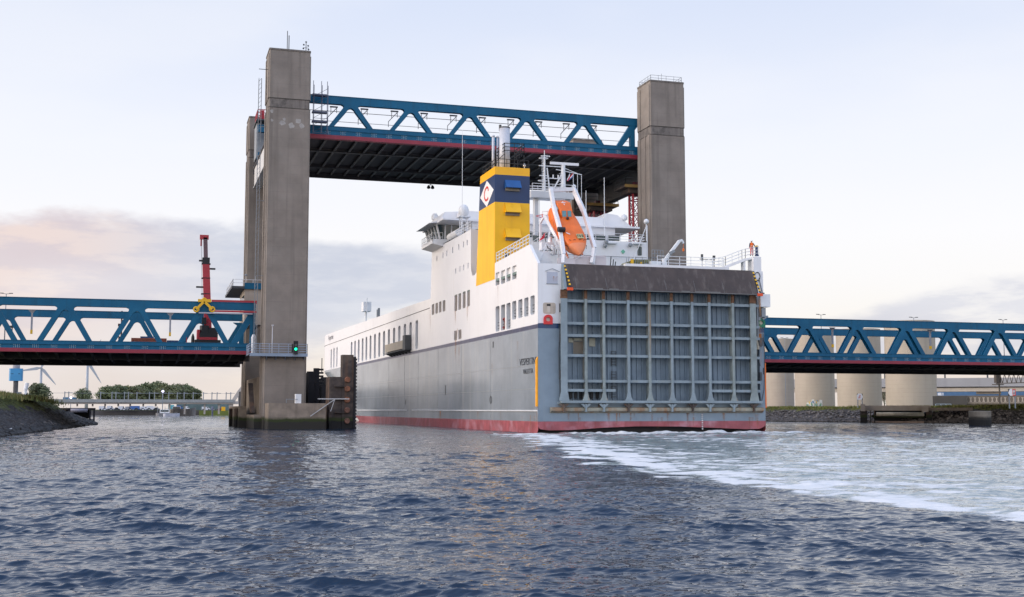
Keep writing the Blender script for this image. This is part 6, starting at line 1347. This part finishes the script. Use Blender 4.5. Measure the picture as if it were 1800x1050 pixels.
fbp(1640, 1700, 698, 716, W0-1, 2, 'wall_end', M('dark wall end', (.07, .065, .06), .9), e)
for i in range(26):
    x = 1682+i*7.6
    fbp(x, x+4.2, 700.5, 701.8, W0-.3, .3, 'recess_head', conc2, e); fbp(x+1.2, x+3.2, 701.8, 706, W0-.3, .3, 'recess', conc2, e); fbp(x, x+4.2, 706, 707.5, W0-.3, .3, 'recess_foot', conc2, e)
fbp(1680, 1840, 709, 710, W0-.4, .3, 'string_course', conc2, e)
e = empty('fence', tuple(far(1660, W0-8, 2)), 'low blue grey railing at the foot of the wall by the wind screens', 'fence')
mb = MB(); a = far(1645, W0-8, 2.2); b = far(1672, W0-8, 2.2); mb.rail([a, b], 1.6, 4, 1.2, .07); mb.build('rails', M('blue grey rail', (.25, .32, .38), .6), e)
# gantry lattice at the right edge
G0 = 300; e = empty('sign_gantry', tuple(far(1780, G0, 3)), 'dark lattice sign gantry sticking in from the right edge', 'gantry')
a = far(1752, G0, ztop(663, G0)); b = far(1850, G0, ztop(661, G0)); lo = Vector((0, 0, -15*G0/FPX)); mb = MB(); gmz = M('dark gantry steel', (.07, .055, .045), .6)
mb.bar(a, b, .2); mb.bar(a+lo, b+lo, .2); k = 12
for i in range(k):
    p = a.lerp(b, i/k); q = a.lerp(b, (i+.5)/k); r_ = a.lerp(b, (i+1)/k); mb.bar(p, q+lo, .16); mb.bar(q+lo, r_, .16)
mb.box(a.x-.1, a.x+1.2, a.y-.4, a.y+.4, a.z-2.0, a.z+.1); mb.box(a.x-.4, a.x+1.6, a.y-.8, a.y+.8, a.z-2.5, a.z-2.3); mb.build('lattice', gmz, e)
mb = MB(); q = far(1758, G0+.5, 2); mb.bar(q, (q.x, q.y, a.z), .25); mb.build('post', gmz, e)
for i, (px, yt) in enumerate(((1557, 658), (1647, 655), (1663, 655), (1738, 660), (1559, 580))):
    q = far(px, V0+4, ztop(686, V0)); mb = MB(); mb.bar(q, (q.x, q.y, ztop(yt, V0)), .45); single('catenary_mast', mb, greyd, ('dark mast in the gap between the two right wind screens', 'dark mast just right of the nearest wind screen', 'thin dark mast further right of the nearest wind screen', 'dark mast left of the lattice gantry', 'tall mast seen between the two right wind screens')[i], 'mast', 'masts on the viaduct')
# ================================================================== TREES
leafA = [M('leaf green %d' % i, c_, .8, .25, .4) for i, c_ in enumerate(((.13, .155, .065), (.10, .125, .06), (.16, .17, .075), (.14, .145, .075)))]  # greens lightened and greyed to carry the distance haze
barkm = M('bark', (.09, .07, .05), .9, .2)
def tree(base, h, w, label, group=None, seed=0, mi=0, dens=1500, low=.12, leaf=None):
    rr = random.Random(seed); e = empty('broadleaf_tree', tuple(base), label, 'tree', group); x0, y0, z0 = base
    mb = MB(); mb.tube((x0, y0, z0-.5), (x0, y0, z0+h*.5), w*.035+.1, 8, w*.015+.05)
    for i in range(6): a = rr.uniform(0, 6.28); mb.tube((x0, y0, z0+h*rr.uniform(.2, .45)), (x0+math.cos(a)*w*.3, y0+math.sin(a)*w*.3, z0+h*rr.uniform(.6, .85)), w*.014+.04, 5, .03)
    mb.build('trunk', barkm, e)
    cl = []
    for i in range(60):
        a = rr.uniform(0, 6.28); t = rr.uniform(low, 1); q = math.sqrt(max(0, 1-((t-.40)/.62)**2)); r_ = w*.5*q*rr.uniform(.1, .86)
        cl.append((x0+r_*math.cos(a), y0+r_*math.sin(a), z0+h*t*.9, w*rr.uniform(.09, .19)))
    mb = MB(); s0 = leaf or w*.028
    for i in range(dens):
        c_ = rr.choice(cl); a = rr.uniform(0, 6.28); ph = math.acos(rr.uniform(-1, 1)); rad = c_[3]*rr.uniform(.55, 1.08)
        p = Vector((c_[0]+rad*math.sin(ph)*math.cos(a), c_[1]+rad*math.sin(ph)*math.sin(a), c_[2]+rad*.8*math.cos(ph)))
        if p.z < z0+.1: continue
        u = Vector((rr.gauss(0, 1), rr.gauss(0, 1), rr.gauss(0, 1))).normalized(); v = u.orthogonal().normalized(); s = s0*rr.uniform(.6, 1.5)
        mb.cur = 0 if rr.random() < .7 else 1; mb.add([p-u*s, p-v*s*.8, p+u*s, p+v*s*.8], [(0, 1, 2, 3)])
    mb.build('crown', None, e, mats=[leafA[mi % 4], leafA[(mi+1) % 4]]); return e
def ptree(px, yt, yb, wpx, dist, label, **k):
    b = far(px, dist, ztop(yb, dist)); return tree(b, (yb-yt)*dist/FPX, wpx*dist/FPX, label, **k)
ptree(65, 679, 705, 48, 330, 'round bushy tree beyond the left bank near the blue tower', seed=1, mi=1, dens=3200, low=.02)
ptree(90, 696, 707, 10, 340, 'small thin tree right of the round bushy tree', seed=2, mi=3, dens=500)
ptree(146, 687, 704, 36, 560, 'dark low tree under the right wind turbine', seed=3, mi=1, dens=1800, low=.02)
wl = [(190, 681, 26), (206, 679, 26), (224, 681, 28), (242, 680, 26), (258, 676, 30), (275, 674, 30), (292, 675, 30), (309, 677, 30), (325, 678, 28), (339, 683, 20)]
for i, (px, yt, w_) in enumerate(wl):
    ptree(px, yt+2, 706, w_*1.6, 640+(i % 3)*12, ('leftmost tree of the row beyond the low bridge', 'second tree from the left in the row', 'third tree from the left in the row', 'tree just left of the taller middle of the row', 'first of the taller trees in the middle of the row', 'tallest tree in the middle of the row', 'tree just right of the tallest in the row', 'third tree from the right end of the row', 'second tree from the right end of the row', 'rightmost small tree of the row')[i], group='row of trees beyond the low bridge', seed=10+i, mi=i, dens=4500, leaf=.42, low=.02)
for i, (px, yt, yb, w_, d_) in enumerate(((1555, 690, 712, 14, 470), (1700, 0, 0, 0, 0), (1345, 0, 0, 0, 0))):
    if w_: ptree(px, yt, yb, w_, d_, 'dark shrub in the gap between the two right wind screens', seed=40+i, mi=1, dens=700, low=.02)
# ================================================================== LEFT BACKGROUND
def turbine(px, hub, dist, rpx, phase, label):
    b = far(px, dist, 3); zh = ztop(hub, dist); e = empty('wind_turbine', tuple(b), label, 'wind turbine', 'wind turbines on the horizon'); wm_ = M('turbine grey', (.40, .43, .48), .5, .03)
    R = rpx*dist/FPX; v = far(px, dist).normalized(); s_ = Vector((v.y, -v.x, 0))
    mb = MB(); mb.tube(b, (b.x, b.y, zh-1), 2.7*dist/2000, 14, 1.7*dist/2000); mb.build('tower', wm_, e, True)
    mb = MB(); mb.bar(Vector((b.x, b.y, zh))+v*6, Vector((b.x, b.y, zh))-v*5, 2.4*dist/2000, 2.4*dist/2000); mb.build('nacelle', wm_, e)
    c_ = Vector((b.x, b.y, zh))-v*7
    for k in range(3):
        a = math.radians(phase+120*k); dd = s_*math.cos(a)+Vector((0, 0, 1))*math.sin(a); nn = s_*(-math.sin(a))+Vector((0, 0, 1))*math.cos(a)
        pts = [(0, 1.1), (.06, 1.2), (.18, 2.6), (.5, 1.8), (.85, 1.0), (1., .25)]; vv = []
        for t, w_ in pts:
            w_ *= dist/2000*.9
            for q in (-1, 1):
                for z in (-.35, .35): vv.append(c_+dd*R*t+nn*w_*q+v*z)
        f = []
        for j in range(len(pts)-1): k4 = j*4; f += [(k4, k4+4, k4+5, k4+1), (k4+2, k4+3, k4+7, k4+6), (k4, k4+2, k4+6, k4+4), (k4+1, k4+5, k4+7, k4+3)]
        mb = MB(); mb.add(vv, f+[(0, 1, 3, 2)]); mb.build('blade', wm_, e)
    mb = MB(); mb.tube(c_-v*2, c_+v*2, 1.5*dist/2000, 12); mb.build('hub', wm_, e)
turbine(70, 652.5, 1700, 36, -50, 'left white wind turbine next to the round tree')
turbine(151.5, 641.5, 1750, 42, -58, 'right white wind turbine under the middle of the left span')
# blue cabin tower on the left
T0 = 300; b = far(26, T0, 3); e = empty('radar_tower', tuple(b), 'concrete column tower with a bright blue cabin at the left edge', 'tower'); s = T0/FPX
mb = MB(); mb.lathe(b, [(3.8*s, 0), (3.8*s, 46*s), (4.2*s, 46*s), (4.2*s, 60*s), (5.5*s, 61*s), (5.5*s, 68*s)], 20); mb.build('column', M('grey tower shaft', (.30, .30, .31), .8, .15, .3), e, True)
v = far(26, T0).normalized(); zt_ = ztop(654, T0); zb_ = ztop(674, T0)
mb = MB(); mb.cbox(b.x-10*s, b.x+10*s, b.y-8*s, b.y+8*s, zb_, zt_, 2*s); mb.build('cabin', M('sky blue cladding', (.06, .30, .55), .5, .08), e)
mb = MB(); 
mb.box(b.x-7*s, b.x-3*s, b.y-8.1*s, b.y-8*s, zb_+11*s, zb_+11.8*s); mb.box(b.x+4*s, b.x+7*s, b.y-8.1*s, b.y-8*s, zb_+11*s, zb_+11.8*s); mb.build('window', MATS['dark teal glass'], e)
mb = MB(); mb.rail([(b.x-7*s, b.y-6*s, zt_+1), (b.x+7*s, b.y-6*s, zt_+1)], 1.2, 2, 1.2, .05); mb.build('railing', grey, e)
mb = MB(); q = far(32.5, T0-1, 3); mb.box(q.x-3.5*s, q.x+3.5*s, q.y-.5, q.y+.5, 3, ztop(692, T0)); mb.build('annex', grey, e)
q = far(43.5, 290, 3); mb = MB(); mb.tube(q, (q.x, q.y, ztop(685, 290)), .35, 10); mb.tube((q.x, q.y, ztop(688, 290)), (q.x+.3, q.y, ztop(677, 290)), .45, 8); single('beacon_post', mb, whitei, 'white beacon post with dark head right of the blue cabin tower', 'post')
# low rail bridge with masts and arch
LB0 = 470; c_ = far(250, LB0, 0); e = empty('low_bridge', tuple(c_), 'low pale rail bridge with an arch crossing the background on the left', 'bridge')
lm = M('pale bridge concrete', (.42, .38, .34), .8, .1, .05); lm2 = M('bridge parapet', (.30, .31, .30), .8, .1)
fbp(70, 410, 703.2, 708.5, LB0, 7, 'parapet', lm2, e); fbp(70, 410, 708.5, 711, LB0+.5, 6, 'deck', lm, e)
for px in (101, 134, 161, 183, 206, 227, 250, 272, 296, 323, 358, 383, 402): fbp(px, px+3.2 if px != 402 else px+8, 711, 728 if px > 290 else 715, LB0+1, 5, 'pier', lm, e)
N_ = 14; mb = MB()
for i in range(N_):
    t0, t1 = i/N_, (i+1)/N_; f_ = lambda t: far(408+150*t, LB0+2, ztop(708, LB0)+4.1*(1-(2*t-1)**2)*3.4); mb.bar(f_(t0), f_(t1), 1.2, 1.4)
mb.build('arch', lm, e); mb = MB()
for i in range(1, 14): t = i/14; p = f_(t); mb.bar(p, (p.x, p.y, ztop(708, LB0)), .25)
mb.build('hangers', lm2, e); fbp(408, 560, 706, 711, LB0+.8, 6, 'deck', lm, e)
for i, px in enumerate((113, 120, 176, 196, 203, 218, 225, 240, 262, 271, 285, 296, 311, 323, 339, 357, 372, 381, 397, 405)):
    q = far(px, LB0+3, ztop(704, LB0)); mb = MB(); mb.bar(q, (q.x, q.y, ztop(690.5, LB0)), .32); mb.bar((q.x-.2, q.y, ztop(692, LB0)), (q.x+1.5, q.y, ztop(692.5, LB0)), .15); mb.build('catenary_mast', grey, e)
q0 = far(75, LB0+3, ztop(693, LB0)); q1 = far(408, LB0+3, ztop(693, LB0)); mb = MB(); mb.bar(q0, q1, .1); mb.build('overhead_wire', grey, e)
q = far(285.5, LB0-20, 2); mb = MB(); mb.bar(q, (q.x, q.y, ztop(690, LB0-20)), .3); e2 = empty('lit_lamp', tuple(q), 'lamp with a bright violet white light in front of the trees', 'street lamp'); mb.build('pole', grey, e2)
mb = MB(); mb.lathe((q.x, q.y, ztop(691.5, LB0-20)), [(.1, 0), (.42, .2), (.42, .6), (.1, .8)], 10); mb.build('lamp_head', M('lit lamp', (.8, .8, 1), .4, emit=(.75, .7, 1), es=2.5), e2)
q = far(124, 520, 3); mb = MB(); e2 = empty('lit_lamp', tuple(q), 'bright white lamp by the blue shed left of the dark low tree', 'street lamp'); mb.bar(q, (q.x, q.y, ztop(702, 520)), .25); mb.build('pole', grey, e2); mb = MB(); mb.lathe((q.x, q.y, ztop(702.5, 520)), [(.1, 0), (.42, .2), (.42, .6), (.1, .8)], 10); mb.build('lamp_head', MATS['lit lamp'], e2)
fb(110, 135, 700, 706, 560, 10, 'low_shed', M('blue shed wall', (.07, .2, .33), .6), 'low blue shed left of the dark low tree', 'shed')
fb(0, 8, 691, 706, 320, 6, 'low_shed', M('cream shed wall', (.6, .55, .48), .6), 'cream shed at the left edge behind the bank', 'shed')
fb(310, 402, 709.5, 724, 560, 14, 'glass_office', M('green glass facade', (.09, .14, .15), .3, .3, .15), 'green glass office building behind the moored barges', 'building')
# parked vans, trucks, cars on the quay
def vehicle(px, wpx, hpx, col, kind, label, dist=524):
    z0 = 2.05; c = far(px, dist, z0); s = dist/FPX; L_ = wpx*s; H = hpx*s; u = (far(px+5, dist)-far(px-5, dist)).normalized(); n_ = Vector((-u.y, u.x, 0))
    e = empty('parked_'+kind, tuple(c), label, kind, 'vehicles parked on the far quay'); bm_ = M('vehicle '+col, {'white': (.7, .71, .74), 'blue': (.05, .14, .38), 'grey': (.3, .32, .35), 'cyan': (.10, .45, .5), 'dark': (.04, .05, .07), 'red': (.4, .04, .04)}[col], .35, .05)
    def prf(P, w_, mt, nm, off=0):
        mb = MB(); k = len(P); A_ = [c+u*p[0]*L_+Vector((0, 0, p[1]*H))+n_*(off-w_/2) for p in P]; B_ = [q+n_*w_ for q in A_]
        mb.add(A_+B_, [tuple(range(k)), tuple(range(2*k-1, k-1, -1))]+[(i, (i+1) % k, (i+1) % k+k, i+k) for i in range(k)]); mb.build(nm, mt, e)
    if kind == 'car': prf([(-.5, .2), (.5, .2), (.5, .5), (.28, .6), (.15, 1), (-.25, 1), (-.4, .58), (-.5, .5)], 1.8, bm_, 'body'); prf([(-.36, .6), (.23, .6), (.13, .93), (-.23, .93)], 1.84, black, 'window')
    elif kind == 'van': prf([(-.5, .13), (.5, .13), (.5, .55), (.36, .62), (.27, 1), (-.5, 1)], 2.1, bm_, 'body'); prf([(.12, .62), (.33, .62), (.26, .9), (.12, .9)], 2.14, black, 'window')
    else: prf([(-.5, .2), (.3, .2), (.3, 1), (-.5, 1)], 2.5, bm_, 'body'); prf([(.32, .13), (.5, .13), (.5, .8), (.32, .85)], 2.4, M('vehicle white', (.7, .71, .74), .35, .05), 'cab')
    for t in (-.33, .33):
        p = c+u*t*L_; mb = MB(); r_ = min(.14*H+.12, .5); mb.tube(p-n_*1.2+Vector((0, 0, r_)), p+n_*1.2+Vector((0, 0, r_)), r_, 10); mb.build('wheel', black, e)
vs_ = [(181, 13, 7, 'white', 'van', 'white van at the left end of the parked row'), (194, 11, 7.5, 'white', 'van', 'white van second from the left end'), (205, 9, 5, 'grey', 'car', 'grey car between the white vans'), (214, 12, 7, 'white', 'van', 'white van just left of the blue truck'), (225, 9, 6.5, 'grey', 'van', 'grey van touching the blue truck'), (239, 20, 7.5, 'blue', 'truck', 'long blue truck in the parked row'), (254, 11, 6.5, 'white', 'van', 'white van right of the blue truck'), (265, 14, 7.5, 'white', 'truck', 'white truck left of the lit lamp'), (276, 10, 5, 'grey', 'car', 'grey car below the lit lamp'), (302, 12, 9, 'cyan', 'truck', 'turquoise truck behind the moored barges'), (316, 10, 8, 'blue', 'van', 'blue van behind the moored barges'), (328, 9, 7, 'white', 'van', 'white van behind the right barge'), (362, 14, 6, 'white', 'van', 'white van right of the barges'), (375, 9, 4, 'grey', 'car', 'grey car right of the barges'), (386, 8, 4, 'red', 'car', 'dark red car near the yellow sign')]
for a in vs_: vehicle(*a)
for i in range(9): vehicle(184+i*11.2, 8, 4, ('white', 'grey', 'dark')[i % 3], 'car', ('white', 'grey', 'dark')[i % 3]+' small car, %s in the front row on the far quay' % ('leftmost', 'second from the left', 'third from the left', 'fourth from the left', 'middle one', 'fourth from the right', 'third from the right', 'second from the right', 'rightmost')[i], dist=518)
# moored barges
def barge(pa, pb, yt, dist, hullc, label, cabin=None, bow=1):
    a = far(pa, dist); b = far(pb, dist); u = (b-a).normalized(); n_ = Vector((-u.y, u.x, 0)); L_ = (b-a).length; H = ztop(yt, dist); e = empty('barge', ((a.x+b.x)/2, (a.y+b.y)/2, 0), label, 'barge'); mb = MB(); secs = []
    for i in range(15):
        t = i/14; w_ = 3.6*(1-max(0, (t-.75)/.25)**2.2)*(1-max(0, (.12-t)/.12)**2*.5); hh = H*(1+.25*max(0, (t-.7)/.3)**2); t_ = t if bow > 0 else 1-t; p = a+u*L_*t_
        secs.append([p-n_*w_*.9+Vector((0, 0, -.5)), p-n_*w_+Vector((0, 0, hh)), p+n_*w_+Vector((0, 0, hh)), p+n_*w_*.9+Vector((0, 0, -.5))])
    v = [q for s_ in secs for q in s_]; f = [(j*4+i, j*4+(i+1) % 4, j*4+4+(i+1) % 4, j*4+4+i) for j in range(14) for i in range(4)]+[(0, 1, 2, 3), (59, 58, 57, 56)]
    mb.add(v, f); mb.build('hull', hullc, e)
    if cabin:
        ca, cb, cy_ = cabin; q0, q1 = far(ca, dist), far(cb, dist); mb = MB(); zz = ztop(cy_, dist)
        mb.prism([(q0.x-n_.x*2.4, q0.y-n_.y*2.4), (q1.x-n_.x*2.4, q1.y-n_.y*2.4), (q1.x+n_.x*2.4, q1.y+n_.y*2.4), (q0.x+n_.x*2.4, q0.y+n_.y*2.4)], 'Z', H-.2, zz); mb.build('wheelhouse', whitei, e)
        mb = MB(); q0 = q0+u*.3; q1 = q1-u*.3; mb.prism([(q0.x-n_.x*2.45, q0.y-n_.y*2.45), (q1.x-n_.x*2.45, q1.y-n_.y*2.45), (q1.x-n_.x*2.4, q1.y-n_.y*2.4), (q0.x-n_.x*2.4, q0.y-n_.y*2.4)], 'Z', zz-.9, zz-.2); mb.build('window', glass, e)
    mb = MB(); q = far(pa+3, dist, H); mb.bar(q, q+Vector((0, 0, 2.6)), .15); mb.bar(q+Vector((0, 0, 1.8)), q+Vector((1.2, 0, 1.8)), .1); mb.build('mast', grey, e)
barge(274, 312, 726, 470, M('grey barge hull', (.26, .26, .27), .6, .2, .3), 'small grey barge with white wheelhouse moored left of the larger one', cabin=(281, 298, 720))
barge(297, 344, 719, 482, M('taupe barge hull', (.27, .25, .235), .6, .25, .3, streak=.4, scol=(.14, .12, .11)), 'larger taupe barge hull moored right of the small one', cabin=(303, 318, 715))
barge(287, 316, 727, 458, M('pale boat hull', (.5, .52, .6), .5, .15), 'low pale boat with dark stripe lying in front of the barges')
o = fb(389, 396, 715.5, 722.5, 470, .3, 'yellow_sign', M('yellow board', (.85, .45, .01), .5, .1), 'square yellow sign board on the far bank by the tower', 'sign')
p = far(373.5, 480, 0); mb = MB(); mb.tube((p.x, p.y, -1), (p.x, p.y, ztop(715, 480)), .3, 10); single('channel_marker', mb, M('blue white pole', (.3, .32, .5), .5), 'thin blue and white channel marker post left of the yellow sign', 'post')
fb(350, 405, 722, None, 500, 20, 'grass_slope', M('bright grass', (.16, .19, .04), .9, .3, .2), 'grassy slope by the yellow sign', 'slope')['kind'] = 'structure'
# left jetty at the tip of the bank
J1 = 225; c_ = far(130, J1, -1); e = empty('jetty', tuple(c_), 'dark timber and steel jetty at the tip of the left bank', 'jetty')
tm = M('dark jetty timber', (.045, .035, .035), .9, .4, 1.)
fbp(84, 168, 717.5, 721, J1+.5, 3, 'deck_beam', tm, e); fbp(95, 120, 720, None, J1+1, 2, 'side_wall', tm, e); 
for px in (120, 157, 164): fbp(px, px+3.2, 718, None, J1, 1, 'pile', wooddark, e)
a = far(124, J1-.2, ztop(722, J1)); b = far(154, J1-.2, ztop(722, J1)); mb = MB(); mb.tube(a, b, .35, 12); mb.build('pipe', M('lilac grey pipe', (.25, .24, .28), .7, .2, 1.), e, True)
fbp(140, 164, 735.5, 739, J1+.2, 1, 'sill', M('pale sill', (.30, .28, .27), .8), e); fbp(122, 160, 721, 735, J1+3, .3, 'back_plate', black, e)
# gulls on the stones
gw = M('gull white', (.75, .75, .75), .7); gg = M('gull grey', (.3, .32, .34), .7)
for i, (px, py, lb_) in enumerate(((14, 760, 'leftmost white gull low on the stones'), (17, 757, 'white gull just above the leftmost one'), (71, 750, 'left white gull of the group of three on the stones'), (78.5, 748, 'middle white gull of the group of three'), (83, 747.5, 'right white gull of the group of three'), (86.5, 753, 'white gull close to the water below the group'), (108, 752, 'lone white gull at the water line on the right'))):
    Yg = 118+px*.55; X_, Z_ = onY(px, py, Yg); Z_ = max(Z_, .1)
    e = empty('gull', (X_, Yg, Z_), lb_, 'gull', 'white gulls resting on the stones of the left bank')
    mb = MB(); mb.v = []; prof_ = [(-.32, .02), (-.2, .08), (-.02, .13), (.12, .11), (.2, .06), (.26, .065), (.32, .05), (.36, .015)]; K = 8
    for (t, r_) in prof_:
        for k in range(K): aa = 2*math.pi*k/K; mb.v.append((X_+t, Yg+r_*math.cos(aa), Z_+.24+(max(0, t-.1))*.55+r_*math.sin(aa)))
    mb.f = [(j*K+k, j*K+(k+1) % K, (j+1)*K+(k+1) % K, (j+1)*K+k) for j in range(len(prof_)-1) for k in range(K)]+[tuple(range(K)), tuple(range(len(mb.v)-K, len(mb.v)))]; mb.mi = [0]*len(mb.f); mb.build('body', gw, e, True)
    mb = MB(); mb.bar((X_-.3, Yg-.1, Z_+.25), (X_+.1, Yg-.12, Z_+.3), .04, .12); mb.build('wing', gg, e)
    mb = MB(); mb.bar((X_, Yg, Z_), (X_, Yg, Z_+.15), .02); mb.build('leg', yellowp, e)
print('objects', len(bpy.data.objects))
# ---- rough grass on the crests
def tufts(name, rows, n, mat, label, hmin, hmax, seed):
    rr = random.Random(seed); mb = MB(); P = [Vector(r) for r in rows]
    for i in range(n):
        k = rr.randrange(len(P)-1); q = P[k].lerp(P[k+1], rr.random()); d = rr.gauss(0, 1)
        x, y, z = q.x+d*1.3, q.y+rr.uniform(-1, 1), q.z-.35-abs(d)*.18; h = rr.uniform(hmin, hmax)*(1+.6*noise.noise(Vector((x*.2, y*.2, 3)))); b = rr.uniform(.04, .10); a = rr.uniform(0, 6.28)
        l = Vector((math.cos(a), math.sin(a), 0)); t = Vector((rr.gauss(0, .25)*h, rr.gauss(0, .25)*h, h)); p = Vector((x, y, z))
        mb.cur = 0 if rr.random() < .6 else 1
        mb.add([p-l*b, p+l*b, p+t*.6+l*b*.6, p+t, p+t*.6-l*b*.6], [(0, 1, 2, 3, 4)])
    o = mb.build(name, None, None, mats=mat); o['kind'] = 'stuff'; o['label'] = label
g1 = M('rough grass', (.10, .12, .03), .8, .3, .5); g2 = M('dry grass', (.20, .17, .06), .8, .3, .5); g3 = M('yellow green grass', (.16, .18, .03), .8, .3, .5)
tufts('grass', [(-26, 70, 4.1), (-20, 110, 4.1), (-17.5, 160, 4.4), (-16.5, 200, 4.1), (-19, 222, 3.0)], 16000, [g1, g2], 'rough grass along the top of the left bank', .25, .8, 5)
tufts('grass', [(183, 127, 3.8), (158, 168, 3.8), (144, 187, 3.3), (131, 209, 3.1), (124, 230, 3.1), (118.5, 272, 3.1)], 12000, [g3, g2], 'grass along the top of the right bank', .2, .55, 6)
# ---- loose rubble along the water line of both banks
def rubble(name, rows, n, mat, label, seed, s0, s1, zlo, zhi):
    rr = random.Random(seed); mb = MB(); P = [Vector(r) for r in rows]; ico = bmesh.new(); bmesh.ops.create_icosphere(ico, subdivisions=1, radius=1); iv = [v.co.copy() for v in ico.verts]; fi = [tuple(v.index for v in f.verts) for f in ico.faces]; ico.free()
    for i in range(n):
        k = rr.randrange(len(P)-1); q = P[k].lerp(P[k+1], rr.random()); t = rr.random()**1.6; inl = Vector((q.x, q.y, 0)); off = (4.5*t+.2)
        d = (P[k+1]-P[k]).normalized(); nn = Vector((-d.y, d.x, 0)); nn = nn if (nn.x < 0) == (q.x < 0) else -nn
        c = Vector((q.x, q.y, 0))+nn*off; z = zlo+(zhi-zlo)*t; s = rr.uniform(s0, s1)*(1-.4*t); sc3 = (rr.uniform(.7, 1.4), rr.uniform(.7, 1.4), rr.uniform(.5, .9)); a = rr.uniform(0, 6.28); ca, sa = math.cos(a), math.sin(a)
        mb.cur = rr.choice((0, 0, 1)) if t > .25 else 0
        vs = []
        for v in iv:
            w = 1+rr.uniform(-.18, .18); x, y, zz = v.x*sc3[0]*s*w, v.y*sc3[1]*s*w, v.z*sc3[2]*s*w; vs.append((c.x+x*ca-y*sa, c.y+x*sa+y*ca, z+zz))
        mb.add(vs, fi)
    o = mb.build(name, None, None, mats=mat); o['kind'] = 'stuff'; o['label'] = label
st1 = M('dark wet stone', (.03, .028, .027), .7, .4, 1.5); st2 = M('grey brown stone', (.11, .095, .085), .9, .4, 1.5); st3 = M('pale rubble', (.22, .19, .165), .9, .3, 1.5)
rubble('rubble', [(-14.6, 70, 0), (-12.6, 110, 0), (-10.2, 160, 0), (-8.0, 205, 0), (-9.5, 230, 0)], 2600, [st1, st2], 'dark rubble stones along the left bank', 3, .18, .55, .0, 1.9)
rubble('rubble', [(151, 160, 0), (138, 180.5, 0), (124.8, 204.5, 0), (117.8, 226.5, 0), (112, 270, 0)], 3000, [st2, st3], 'grey rubble stones along the right bank', 4, .15, .42, .1, 2.3)
